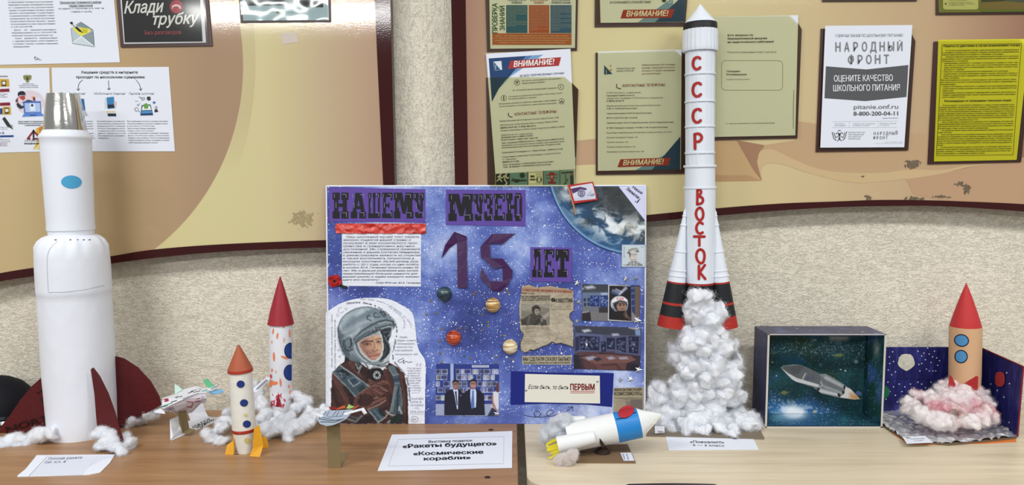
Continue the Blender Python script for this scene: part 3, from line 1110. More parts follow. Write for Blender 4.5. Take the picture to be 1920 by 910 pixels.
for pts, c in (([(430,562),(478,562),(486,628),(440,630)],(40,96,150)),([(440,630),(486,628),(502,660),(440,662)],(170,178,186)),([(430,580),(452,575),(455,615),(432,620)],(90,150,200)),
               ([(606,555),(648,550),(655,616),(612,620)],(52,122,172)),([(612,596),(650,594),(652,614),(614,616)],(26,40,60)),([(648,572),(664,580),(662,606),(650,608)],(206,182,178)),([(596,555),(606,556),(610,616),(596,616)],(198,206,206)),([(604,632),(656,630),(658,642),(606,642)],(218,200,160)),([(612,646),(660,646),(662,662),(614,662)],(28,42,64)),
               ([(806,598),(856,594),(872,656),(798,658)],(32,56,92)),([(812,604),(852,600),(862,626),(806,628)],(226,230,226)),([(806,632),(862,630),(866,644),(802,646)],(74,140,196)),([(816,596),(830,586),(846,596),(842,618),(822,620)],(98,150,70)),
               ([(836,550),(856,550),(856,562),(862,562),(847,576),(832,562),(836,562)],(50,50,56)),([(878,626),(892,620),(902,636),(880,640)],(40,40,46))):
    m = pc.mask_poly(pts); pc.over(m, c); paint_alpha(pc, m)
for pts, w, c in (([(790,552),(800,554),(808,570),(820,568),(822,556),(802,558)],3, INK),([(768,576),(788,576)],3,(130,130,140)),([(780,594),(786,602),(796,588)],3, INK),([(790,632),(796,640)],3, INK),([(768,616),(778,612),(787,620),(786,630),(774,634),(767,626),(768,616)],2.6, INK),([(881,612),(888,605),(895,612),(888,622),(881,612)],3,(60,60,66))):
    m = pc.mask_line(pts, w); pc.over(m, c); paint_alpha(pc, m)
m = pc.mask_poly([(877 + 8 * math.cos(k),584 + 8 * math.sin(k)) for k in np.linspace(0,6,10)]); pc.over(m, (60,110,170)); paint_alpha(pc, m)
pc.put(g, f, 0.0004)
g.build('printing', M_INK, r)

# ---- knowledge check poster
FILLER = ['при приеме на работу и в дальнейшем', 'проводится проверка знаний работников', 'в объеме требований охраны труда и', 'инструкций по рабочим местам, порядок', 'обучения и проверки устанавливается', 'комиссией предприятия, результаты', 'оформляются протоколом установленной', 'формы и заносятся в личную карточку', 'не реже одного раза в год, а также', 'по требованию органов надзора', 'при изменении правил и норм']

def fill(n, seed=0, end=0.5):
    rnd = random.Random(seed)
    out = []
    for i in range(n):
        t = rnd.choice(FILLER)
        last = rnd.random() < 0.2 or i == n - 1
        out.append((t, 0,0.0 if not last else end))
    return out

pocket('dark brown pocket holding the knowledge check poster at the top of the right board', [(909,-30),(913,97),(1081.5,95),(1084,-30)],[(912,-30),(915.5,93),(1079.5,91.5),(1081.5,-30)])
r, g = sheet('framed_poster', 'poster with blue, red and blue columns above an orange bar and green vertical title', 'poster', SURF_POCKET, [(917,-30),(919.5,91.5),(1078,90),(1080,-30)], col=(222,226,214))
f = front_of(SURF_POCKET)
g.text(f, 'ПРОВЕРКА', 932.6,62.5,932.2,9.6,(32,84,54),6,0.02)
g.text(f, 'ЗНАНИЙ', 946.4,57.0,946,9.2,(32,84,54),11,0.02)
for x0, x1, c, t, tc in ((949,989,(44,96,132), 'ПЕРИОДИЧНОСТЬ', (40,70,110)),(991.4,1030,(176,82,50), 'ВНЕОЧЕРЕДНАЯ', (180,90,70)),(1032,1071.5,(52,94,146), 'ВНЕПЛАНОВАЯ', (40,70,110))):
    g.rect(f, x0,9.6, x1,62, c)
    g.text(f, t, x0 + 3,1.6, x1 - 3,3.8, tc, None, 0.015)
    g.text(f, 'ПРОВЕРКА' if x0 < 1031 else 'ПРОВЕРКЕ ЗНАНИЙ', x0 + (10 if x0 < 1031 else 2),7.0, x1 - (10 if x0 < 1031 else 2),3.8, tc, None, 0.015)
    n = 17 if x0 > 950 else 14
    para(g, f, [(t, a, b * 40) for t, a, b in fill(n, int(x0))], x0 + 1.5,13.2, x1 - 1.5,2.75,1.25,(196,200,196))
g.rect(f, 923,62.6,1071.5,84.3,(178,96,56))
for i, (t, a) in enumerate((('Порядок, форма, периодичность и продолжительность обучения по охране труда и проверки', 6),('знаний требований охраны труда устанавливаются работодателем. Ответственность за качество обучения', 2),('и проверки знаний возлагается на руководителей и специалистов организации. Проверка организуется', 5),('и проводится в порядке, установленном законодательством Российской Федерации', 12))):
    g.text(f, t, 923 + a, 68.2 + i * 4.3,1071.5 - a, 2.2,(222,206,180), None, 0.006)
g.build('printing', M_INK, r)

# ---- attention posters
def crest(g, f, x, y, s, a=0.0):
    """half of the city shield with its obelisk"""
    def R(px, py):
        return (x + s * (px * math.cos(a) - py * math.sin(a)), y + s * (px * math.sin(a) + py * math.cos(a)))
    return R

pocket('dark brown pocket above the contacts notice, left of the tall rocket tip', [(1115,-30),(1114.6,50.8),(1284,49.2),(1291,-30)],[(1118,-30),(1118.5,44.8),(1284,43),(1289,-30)])
r, g = sheet('framed_poster', 'attention notice with red banner beside the tall rocket tip, above the contacts notice', 'poster', SURF_POCKET, [(1124,-30),(1126,42.9),(1282.5,41.6),(1286,-30)])
g.shape(f, [(1196,41.8),(1255,0),(1262,0),(1262,41.2)],(118,152,190),0.0003)
g.shape(f, [(1228,41.6),(1286,-14),(1283,41)],(30,64,108),0.0005)
g.text(f, 'И СОХРАНЯЙТЕ СПОКОЙСТВИЕ!', 1143.5,7.0,1220.5,4.4,(40,44,54),6.0,0.01,0.25)
g.shape(f, [(1163.5,34.6),(1168.5,18.6),(1265,17.2),(1259,33.2)],(160,48,42),0.0007)
g.text(f, 'ВНИМАНИЕ!', 1174,31.2,1253.5,10.5,(236,234,228),29.8,0.025,0.25, off=0.001)
g.stroke(f, [(1253,0),(1254,6),(1259,4.5),(1257.5,-1)],1.1,(200,212,224),0.001)
g.ellipse(f, 1245,1.0,4,3.5,(60,56,50),0.0009, rings=2)
g.build('printing', M_INK, r)

pocket('dark brown pocket holding the tilted attention sheet above the star-painted poster', [(911.3,146),(914.5,365),(1078,363),(1084,168),(1064,147)],[(914.8,145.5),(919,365),(1077.5,363),(1083.5,168),(1058,144.3)])
r, g = sheet('safety_strip_sheet', 'strip of five emergency drill pictures below the tilted attention sheet', 'poster', SURF_POCKET, [(928,300),(930,362),(1077,360),(1079,296)], col=(214,218,206))
f = front_of(SURF_POCKET)
pc = Picture(928.6,318,1078.5,347.5,0.7,(205,208,196), zoom=(840,0,2.528))
pc.rect(226,822,290,880,(24,26,24)); pc.rect(294,818,376,880,(104,142,144)); pc.rect(380,812,450,880,(190,194,174)); pc.rect(455,810,528,880,(104,142,144)); pc.rect(533,806,598,880,(120,150,148))
for a in (292,378,452.5,530.5):
    pc.line([(a, 805),(a, 880)],4,(40,42,36))
for pts in ([(236,840),(246,832),(252,845),(262,840)],[(246,832),(240,852),(232,858)],[(244,848),(254,860)],[(262,836),(274,832),(280,846),(288,842)],[(272,834),(268,850)],[(268,852),(280,868),(272,876)]):
    pc.line(pts, 5,(206,208,190))
for x, y in ((250,827),(276,826)):
    pc.ell(x, y, 4,4,(206,208,190))
pc.ell(352,832,13,13,(38,52,56)); pc.line([(304,856),(368,856)],10,(50,66,68)); pc.ell(326,858,14,9,(34,48,52)); pc.line([(306,846),(322,858)],4,(30,40,44))
pc.rect(384,822,416,870,(226,226,206)); pc.rect(390,832,410,842,(60,66,60)); pc.rect(388,848,414,856,(60,66,60)); pc.ell(432,852,13,14,(52,60,56)); pc.rect(426,840,438,862,(214,214,196))
pc.ell(492,826,14,9,(150,34,44)); pc.rect(486,828,500,870,(150,34,44)); pc.line([(466,832),(518,828)],4,(120,30,38)); pc.line([(468,845),(516,842)],4,(120,30,38)); pc.rect(474,862,512,872,(130,32,42)); pc.rect(490,832,495,846,(216,190,180))
pc.line([(540,820),(590,816)],7,(40,50,50)); pc.line([(556,822),(560,876)],8,(90,110,100)); pc.ell(586,824,6,6,(150,60,56)); pc.poly([(578,832),(594,830),(596,878),(580,878)],(52,60,66)); pc.line([(548,878),(568,850)],5,(60,70,66))
pc.put(g, f, 0.0004)
g.build('printing', M_INK, r)

r, g = sheet('attention_sheet', 'tilted attention sheet with blue corner and red banner half pushed into its pocket', 'notice', SURF_POCKET2,[(911.3,101),(1069.7,91.4),(1079,317),(928.8,326.3)])
f = front_of(SURF_POCKET2)
Z7 = (900,80,3.37)
q = lambda *p: zz(p, Z7)
g.shape(f, q((55,100),(290,84),(120,290),(75,375)),(28,62,108),0.0003)
g.shape(f, q((290,84),(400,76),(190,215),(120,290)),(120,158,198),0.0003)
g.shape(f, q((290,84),(330,81),(160,235),(120,290)),(78,122,172),0.0005)
g.shape(f, q((85,120),(135,116),(140,172),(92,176)),(214,220,226),0.0006)
g.shape(f, q((88,121),(92,174),(130,172)),(44,80,120),0.0008); g.stroke(f, q((98,168),(100,140)),0.8,(220,224,228),0.001)
g.shape(f, q((176,166),(194,114),(512,92),(498,146)),(164,50,48),0.0006)
g.text(f, 'ВНИМАНИЕ!', *q((212,154))[0], q((472,136))[0][0],36 / 3.37,(236,236,234), q((472,136))[0][1],0.025,0.25, off=0.0009)

def tl(t, x0, y0, x1, y1, h, col=(60,62,64), bold=0.0, shear=0.0):
    (a, b),(c, d) = q((x0, y0),(x1, y1))
    g.text(f, t, a, b, c, h / 3.37, col, d, bold, shear, off=0.0007)

tl('ВО ВСЕХ ПЕРЕЧИСЛЕННЫХ СЛУЧАЯХ:', 252,217,534,199,13,(60,66,84),0.01,0.25)
for t, x0, y0, x1, y1 in (('Не трогать, не передвигать, не вскрывать', 264,246,512,230),('обнаруженный предмет.', 264,262,412,252),('Зафиксировать время обнаружения предмета;', 206,306,486,290),('Постараться сделать все возможное, чтобы люди отошли', 180,346,520,322),('как можно дальше от находки.', 180,360,360,349),
                          ('Обязательно дождаться прибытия оперативно-следственной', 118,392,486,368),('группы (помните, что вы являетесь очень важным очевидцем).', 122,408,486,386)):
    tl(t, x0, y0, x1, y1,9)
for x, y in ((234,252),(511,280),(150,350),(515,371)):
    cx, cy = q((x, y))[0]
    pts = [(cx + 5.0 * math.cos(k * 0.35), cy + 5.0 * math.sin(k * 0.35)) for k in range(19)]
    g.stroke(f, pts, 0.7,(50,50,50),0.0007, caps=False)
for pts, w in (([(227,246),(234,258),(240,244)],1.6),([(511,272),(511,282),(504,284)],0.9),([(150,340),(150,360)],1.6),([(508,378),(515,368),(523,378)],1.8)):
    g.stroke(f, q(*pts), w, (46,46,46),0.0008)
tl('КОНТАКТНЫЕ ТЕЛЕФОНЫ:', 218,462,486,443,18,(132,46,44),0.015,0.2)
g.stroke(f, spline(q((180,446),(180,460),(190,468),(204,470)),4),1.5,(90,44,44),0.0008)
for t, x0, y0, x1, y1, b in (('Единая дежурно-диспетчерская служба Севастополя:', 124,501,464,480,0),('112', 472,479,496,477,0.02),('УФСБ России по Республике Крым и городу Севастополю', 126,527,492,502,0),('8(8692) 54-37-78, +7 (978) 783-37-31', 128,544,352,530,0.02),('Аппарат оперативного штаба в городе Севастополе: 8(8692) 53-68-58', 130,562,532,535,0.005),
                             ('УМВД России по г. Севастополю:', 132,590,334,578,0),('Дежурная часть: 8 (8692) 73-00-01', 134,604,334,592,0.015),('Вызов полиции с любых телефонов: 102', 134,620,364,606,0.01),('Телефон доверия УМВД России по г. Севастополю: 8 (8692) 55-03-02', 136,640,530,612,0.01),('обратившись по которому Вы можете оставить свое заявление только', 136,655,535,628,0),('на неправомерные действия либо бездействие сотрудников ОВД', 138,669,508,645,0),
                             ('Управление Росгвардии по г. Севастополю:  8 (8692) 54-19-05', 138,700,522,676,0.008),('Следственное управление Следственного комитета России', 140,728,510,702,0),('по г. Севастополю:', 142,744,230,738,0),('8(8692) 53-13-00;', 142,760,248,753,0.02),('Телефон доверия: +7-978-936-80-03 (круглосуточно)', 144,778,464,756,0.012),('Телефон доверия: +7-978-936-80-03 (круглосуточно)', 146,792,448,773,0.012)):
    tl(t, x0, y0, x1, y1,9.5,(52,54,56), b)
g.build('printing', M_INK, r)

pocket('dark brown pocket holding the contacts notice, left of the tall red-lettered rocket', [(1116.4,99.4),(1117,328),(1287,326),(1287,99)],[(1119.5,99.4),(1119.5,324),(1284.5,320),(1283.5,112),(1263.6,95)])
r, g = sheet('attention_sheet', 'contacts notice with blue and red lower right corner, left of the red-lettered rocket', 'notice', SURF_POCKET, [(1121,97),(1278,92.8),(1276.5,317.7),(1121,320.6)])
f = front_of(SURF_POCKET)
Z7 = (1105,80,3.5)
g.shape(f, q((300,838),(585,690),(585,832)),(108,148,188),0.0003)
g.shape(f, q((410,836),(598,615),(596,832)),(30,66,110),0.0005)
g.shape(f, q((184,818),(204,766),(532,755),(520,806)),(160,50,44),0.0007)
g.text(f, 'ВНИМАНИЕ!', *q((220,806))[0], q((490,796))[0][0],34 / 3.5,(234,232,222), q((490,796))[0][1],0.025,0.25, off=0.001)
g.shape(f, q((97,148),(97,210),(152,206)),(34,70,112),0.0004); g.stroke(f, q((112,205),(110,178)),0.9,(206,208,196),0.0007)
g.shape(f, q((140,172),(150,178),(140,190),(132,180)),(186,152,70),0.0004); g.ellipse(f, *q((139,152))[0],1.6,1.5,(186,152,70),0.0004, rings=1)

def tl(t, x0, y0, x1, y1, h, col=(60,62,60), bold=0.0, shear=0.0):
    (a, b),(c, d) = q((x0, y0),(x1, y1))
    g.text(f, t, a, b, c, h / 3.5, col, d, bold, shear, off=0.0007)

tl('ПРАВИТЕЛЬСТВО', 178,176,300,174,10,(70,76,84)); tl('СЕВАСТОПОЛЯ', 178,192,290,190,10,(70,76,84))
for i, t in enumerate(('Информация об отмене', 'уровня террористической', 'опасности будет доведена')):
    tl(t, 343,152 + i * 19,562,148 + i * 19,11,(120,70,62),0,0.2)
tl('дополнительно', 343,210,468,207,11,(120,70,62),0,0.2)
tl('КОНТАКТНЫЕ ТЕЛЕФОНЫ:', 216,292,500,285,18,(128,46,42),0.015,0.2)
g.stroke(f, spline(q((180,274),(178,290),(190,300),(206,302)),4),1.5,(90,44,44),0.0008)
for t, x0, y, x1, b in (('ГУ МЧС России по г. Севастополю:', 113,335,340,0),('Приемная: 8 (8692) 65-54-10', 114,353,294,0.015),('«Единый телефон доверия» ГУ МЧС России по г. Севастополю:', 114,371,484,0),('8 (8692) 65-55-10', 114,388,226,0.02),('Единая дежурно-диспетчерская служба Севастополя:', 114,420,468,0),('15-83, 41-76-00 (круглосуточно)', 114,438,312,0.015),('Севастопольэнерго: 53-05-72 (круглосуточно)', 114,470,408,0.01),('ФГУП «102 ПЭС» МО: 54-46-68', 114,500,314,0.01),('Севтеплоэнерго: 54-54-19 (круглосуточно), 54-54-73 (круглосуточно)', 114,532,552,0.012),('В ЭМР (Северная сторона): 71-43-82; 71-40-19 (круглосуточно)', 114,565,514,0.01),('Водоканал аварийно-диспетчерская служба: 54-42-65, 54-47-60', 114,597,538,0.006),('Служба пожарной охраны: 101', 114,628,316,0.006),('Служба полиции: 102', 114,659,254,0.006),('Служба скорой помощи: 103', 114,690,302,0.006),('Аварийная служба газовой сети: 104', 114,722,358,0.006)):
    tl(t, x0, y, x1, y - (x1 - x0) * 0.014,9.5,(58,60,56), b)
g.build('printing', M_INK, r)

pocket('dark brown pocket holding the sheet with the rounded outline, right of the tall rocket nose', [(1328,38),(1333,263),(1494,259.4),(1502.3,55.7),(1490,34)],[(1328,31),(1333,258.5),(1493,255.7),(1500.6,53),(1478.6,30)])
r, g = sheet('information_sheet', 'pale sheet with bold question and a rounded outline box, right of the red-lettered rocket', 'notice', SURF_POCKET, [(1328,31),(1496.5,28.6),(1491,254),(1333,257)])
Z7 = (1320,20,3.5)

def tl(t, x0, y0, x1, y1, h, col=(46,48,42), bold=0.0, shear=0.0):
    (a, b),(c, d) = q((x0, y0),(x1, y1))
    g.text(f, t, a, b, c, h / 3.5, col, d, bold, shear, off=0.0007)

tl('Есть вопросы по', 155,168,322,166,13, bold=0.02); tl('бюрократической нагрузке', 155,190,414,187,13, bold=0.02); tl('на педагогического работника?', 155,213,458,209,13, bold=0.02)
tl('Получите оперативный ответ в чат-боте', 153,279,474,277,12,(110,112,96))
tl('Помощник', 148,404,238,403,12, bold=0.015); tl('Рособрнадзора', 148,425,280,424,12, bold=0.015); tl('Оцените качество ответа', 148,456,298,454,8,(80,82,72))
tl('Контроль осуществляется системой образования региона', 164,745,464,741,8,(60,62,54),0.005)
g.stroke(f, q((144,744),(148,736),(152,744),(144,744)),0.5,(50,50,46),0.0007, caps=False)
box = round_rect(115,328,516,522,(26,26,26,26),6)
g.stroke(f, q(*(box + [box[0]])),0.8,(150,152,128),0.0006, caps=False)
g.stroke(f, q((590,520),(586,640),(586,775)),0.9,(120,118,96),0.0006, caps=False)
g.build('printing', M_INK, r)

pocket('dark brown pocket partly covered by the white canteen hotline sheet', [(1538.4,54.3),(1529,285),(1701.6,282),(1715,78),(1706,60)],[(1543.7,53.7),(1534,280.7),(1698,279),(1711.5,76),(1703,58)])
r, g = sheet('hotline_sheet', 'white school canteen hotline sheet with a dark grey banner across its middle', 'notice', SURF_OVER, [(1547.3,48.4),(1710.5,47),(1695.3,276.3),(1538,277)])
f = front_of(SURF_OVER)
Z7 = (1520,30,3.37)
g.shape(f, q((96,318),(350,338),(617,310),(605,512),(345,538),(87,520)),(84,85,88),0.0004)
GR = (128,129,133)

def tl(t, x0, y0, x1, y1, h, col=GR, bold=0.0, shear=0.0, off=0.0007):
    (a, b),(c, d) = q((x0, y0),(x1, y1))
    g.text(f, t, a, b, c, h / 3.37, col, d, bold, shear, off=off)

tl('ГОРЯЧАЯ ЛИНИЯ ПО ШКОЛЬНОМУ ПИТАНИЮ', 157,135,582,131,19)

def spaced(word, x0, y0, x1, y1, cw, h, col, bold):
    n = len(word)
    for i, ch in enumerate(word):
        u = i / (n - 1)
        a = x0 + (x1 - x0 - cw) * u
        y = y0 + (y1 - y0) * u
        w = cw * (0.9 if ch in 'РТ' else 1.2 if ch in 'ФДЫ' else 1)
        if ch == 'Й':
            tl('И', a, y, a + cw, y, h, col, bold)
            (sx, sy), = q((a + cw / 2, y - h * 1.13))
            g.stroke(f, [(sx - 1.6, sy),(sx + 1.6, sy)],1.4, col, 0.0007, caps=False)
        else:
            tl(ch, a - (w - cw) / 2, y, a + cw + (w - cw) / 2, y, h, col, bold)

spaced('НАРОДНЫЙ', 155,225,580,220,34,58, GR, 0.03)
spaced('ФРОНТ', 238,304,496,301,36,56, GR, 0.03)
tl('ОЦЕНИТЕ КАЧЕСТВО', 146,415,518,410,40,(228,229,232),0.015, off=0.001)
tl('ШКОЛЬНОГО ПИТАНИЯ', 141,476,562,471,40,(228,229,232),0.015, off=0.001)
tl('pitanie.onf.ru', 272,588,553,586,28,(112,113,118),0.01)
tl('8-800-200-04-11', 270,630,552,628,26,(86,87,92),0.02)
tl('звонок бесплатный', 452,649,550,648,6,(120,121,126),0.01)
for t, x0, y, x1 in (('Оставьте', 150,684,212),('обращение', 150,695,224),('Узнайте, как проверить', 266,684,406),('питание в школе', 266,695,372),('Примите участие', 436,682,540),('в опросе', 436,693,496)):
    tl(t, x0, y, x1, y, 7,(150,151,156))
g.stroke(f, q((136,668),(548,664)),0.4,(190,192,198), caps=False); g.stroke(f, q((136,706),(545,704)),0.4,(190,192,198), caps=False)
g.stroke(f, q((246,668),(243,704)),0.4,(190,192,198), caps=False); g.stroke(f, q((426,666),(424,704)),0.4,(190,192,198), caps=False)
for i, t in enumerate(('МИНИСТЕРСТВО', 'ПРОСВЕЩЕНИЯ', 'РОССИЙСКОЙ', 'ФЕДЕРАЦИИ')):
    tl(t, 238,740 + i * 13.5,(344,334,318,312)[i],740 + i * 13.5,8,(130,131,136))
spaced('НАРОДНЫЙ', 398,752,548,750,12,20, GR, 0.02)
spaced('ФРОНТ', 396,780,486,779,12,20, GR, 0.02)
tl('Проект Народного фронта', 472,799,580,798,4,(160,161,166)); tl('Оператор горячей линии общероссийское движение', 408,807,580,806,4,(160,161,166))
for pts, w in (([(136,735),(146,775),(160,785)],1.6),([(226,732),(216,772),(204,784)],1.6),([(148,740),(156,768)],1.4),([(214,738),(207,766)],1.4),([(160,745),(172,735),(178,755)],1.6),([(202,744),(192,735),(184,755)],1.6),([(181,745),(181,778)],3.2),([(168,790),(181,780),(194,788)],1.5),([(174,724),(188,724)],1.4),([(158,770),(170,760)],1.3),([(204,770),(192,760)],1.3)):
    g.stroke(f, q(*pts), w, (112,113,118),0.0007)
g.build('printing', M_INK, r)

pocket('dark brown pocket holding the yellow fire notice at the right edge', [(1750,78.6),(1738.6,308),(1913,304),(1932,100),(1932,76)],[(1756,77),(1743.5,304.5),(1910,301),(1923,92),(1908,75)])
r, g = sheet('fire_notice', 'bright yellow fire notice packed with bold black lines at the right edge', 'notice', SURF_POCKET, [(1759.4,75),(1930,73),(1906,300),(1751,303)], mat('yellow_paper', (214,211,48),0.7), col=(214,211,48))
f = front_of(SURF_POCKET)
Z7 = (1730,60,3.5)
g.stroke(f, q((128,84),(90,812),(592,806),(648,76),(128,84)),0.8,(70,68,20),0.0006, caps=False)

def tl(t, x0, y0, x1, y1, h, col=(52,52,26), bold=0.014, shear=0.0):
    (a, b),(c, d) = q((x0, y0),(x1, y1))
    g.text(f, t, a, b, c, h / 3.5, col, d, bold, shear, off=0.0007)

tl('Памятка по действиям в случае возникновения пожара', 137,100,638,92,14, bold=0.02)
yl = ['В случае возникновения пожара, действия работников и привлекаемых', 'к тушению пожара лиц в первую очередь должны быть направлены на', 'обеспечение безопасности людей, их эвакуацию и спасение.', 'Каждый работник организации, обнаруживший пожар и его признаки', '(задымление, запах горения или тления различных материалов, повышение', 'температуры и т.п.) обязан:', '• немедленно сообщить о пожаре в пожарную охрану по телефону', '«01» или по сотовому телефону «112» (при этом необходимо четко назвать', 'адрес организации, место возникновения пожара, а также сообщить свою', 'должность и фамилию);', '• известить о пожаре руководителя или заменяющего его работника;', '• задействовать систему оповещения людей о пожаре, приступить самому и', 'привлечь других лиц к эвакуации из здания в безопасное место согласно', 'плану эвакуации;', 'При необходимости отключить электроэнергию, приостановить работу отдель-', 'ных агрегатов и участков, способствующих развитию пожара и задымлению по-', 'мещений здания;', '• оценить обстановку и приступить к тушению очага возгорания имеющимися', 'средствами пожаротушения (огнетушители), для ликвидации его на', 'ранней стадии;', '• организовать встречу пожарных подразделений, выделить для встречи по-', 'жарных подразделений лицо, хорошо знающее расположение подъездных', 'путей и водоисточников.']
for i, t in enumerate(yl):
    y = 124 + i * 13.9
    sh = (y - 84) * 0.052
    ind = 22 if i in (0,3) else (8 if i in (6,10,11,17,20) else 14 if 6 < i < 14 or 17 < i else 0)
    end = {2: 100,5: 330,9: 350,10: 60,13: 380,16: 400,19: 410,22: 330}.get(i, 0)
    tl(t, 132 - sh + ind, y + 2,634 - sh * 1.35 - end, y - 4 + end * 0.012,8.5)
tl('Рекомендации по проведению эвакуации людей', 142,460,580,454,13, bold=0.02)
yl2 = ['Если вы видите, что не можете справиться с огнем, и пожар принимает угро-', 'жающие размеры, необходимо срочно покинуть помещение и помочь выйти', 'людям. При этом вынести наружу из помещений газовые баллоны, при', 'этом отключив необходимую аппаратуру, а также не забудьте о пожилых', 'людях, инвалидах, детях, престарелых и больных, нуждающихся в помощи. Окна и', 'двери закройте, поскольку при пожаре нельзя открывать окна и двери, чтобы', 'не усилить и не раздуть огонь. При выходе из помещения необходимо выключить,', 'по возможности, электричество и газ.', 'При пожаре дым скапливается в верхней части помещения, поэтому при', 'задымлении необходимо пригнуться или лечь на пол, дышать через нос и рот закрыв', 'носовым платком или полотенцем, двигаться на четвереньках или ползком к', 'выходу вдоль стены, чтобы не потерять направление.', 'Не пытайтесь выйти через сильно задымленный коридор или лестницу (дым', 'очень токсичен).', 'Если лестница окажется отрезанной огнем или сильно задымлена, то лучше', 'оставаться в помещении и ждать приезда пожарных. При этом следует выйти на', 'балкон или подойти к окну и привлечь внимание прохожих. Уплотните дверь,', 'через которую возможно проникновение дыма, смочите тряпки, полотенца, про-', 'стыни, и, окутав границу двери, постарайтесь заткнуть щели между дверью и', 'коробкой.', 'В этом случае эвакуацию следует осуществлять по балконам, наружным лес-', 'тницам, пристенным и надземным лестницам. Спускаться по водосточным', 'трубам, стоякам и с помощью связанных простыней, недопустимо, а также пры-', 'гать из окон здания, т.к. неизбежны травмы и гибель.']
for i, t in enumerate(yl2):
    y = 484 + i * 13.75
    sh = (y - 84) * 0.052
    ind = 22 if i in (0,8,12,14,20) else 0
    end = {7: 230,11: 160,13: 400,19: 450,23: 170}.get(i, 0)
    tl(t, 131 - sh + ind, y + 2,632 - sh * 1.4 - end, y - 4 + end * 0.012,8.5)
g.build('printing', M_INK, r)

pocket('dark brown pocket with green poster at the top right corner', [(1754,-30),(1754,28.2),(1932,26.5),(1932,-30)],[(1756.5,-30),(1757.5,25),(1930,23.8),(1930,-30)])
r, g = sheet('framed_poster', 'green poster with rounded pale text box at the top right corner', 'poster', SURF_POCKET, [(1758.5,-30),(1760,23.8),(1930,22),(1930,-30)], col=(140,146,88), material=mat('olive_paper', (118,124,66),0.6))
g.shape(f, [(1768,-30),(1768,13)] + [(1773 - 5 * math.cos(a),13 + 4.8 * math.sin(a)) for a in np.linspace(0,1.57,6)] + [(1829 + 5 * math.sin(a),13 + 4.8 * math.cos(a)) for a in np.linspace(0,1.57,6)] + [(1834,-30)],(198,200,148),0.0004)
g.ellipse(f, 1772.8,7.2,1.6,1.7,(50,52,34),0.0007, rings=1)
for i, (t, a, b) in enumerate((('покиньте помещение, двигаясь', 1778,1829),('только по лестнице', 1778,1812),('не поддавайтесь панике, сохраняйте', 1778,1823),('спокойствие и порядок при эвакуации', 1778,1827),('из здания школы', 1778,1808))):
    g.text(f, t, a, -1.4 + i * 2.6 + (1.6 if i > 1 else 0), b, 1.7,(96,100,66))
g.shape(f, [(1840,-30),(1840,4.5),(1884,2.5),(1884,-30)],(60,66,54),0.0004)
g.shape(f, [(1884,-30),(1884,2.8),(1930,5.6),(1930,-30)],(80,90,96),0.0004)
g.shape(f, [(1839,4.4),(1884,2.4),(1930,5.6),(1930,17.5),(1839,17.5)],(128,110,72),0.0006)
g.shape(f, [(1836,17),(1930,16.6),(1930,21.5),(1840,22.5)],(100,116,56),0.0005)
g.build('printing', M_INK, r)
pocket('bottom edge of a dark brown pocket straight above the hotline sheet', [(1540,-40),(1541,3.4),(1718,2.4),(1719,-40)],[(1543,-40),(1544,0.6),(1716,-0.2),(1717,-40)])

# ================================================================== THE MUSEUM POSTER
_pb, _pt = on_z(911,795.5, TABLE), on_y(911,349,1.967)
_pn = (_pt - _pb).cross(Vector((1,0,0)))
if _pn.y > 0:
    _pn = -_pn
PO = Plane(_pb, _pn)
poster = thing('museum_poster', 'large hand-made blue starry poster with number 15 and helmeted portrait leaning on the wall boards', 'poster', _pb)

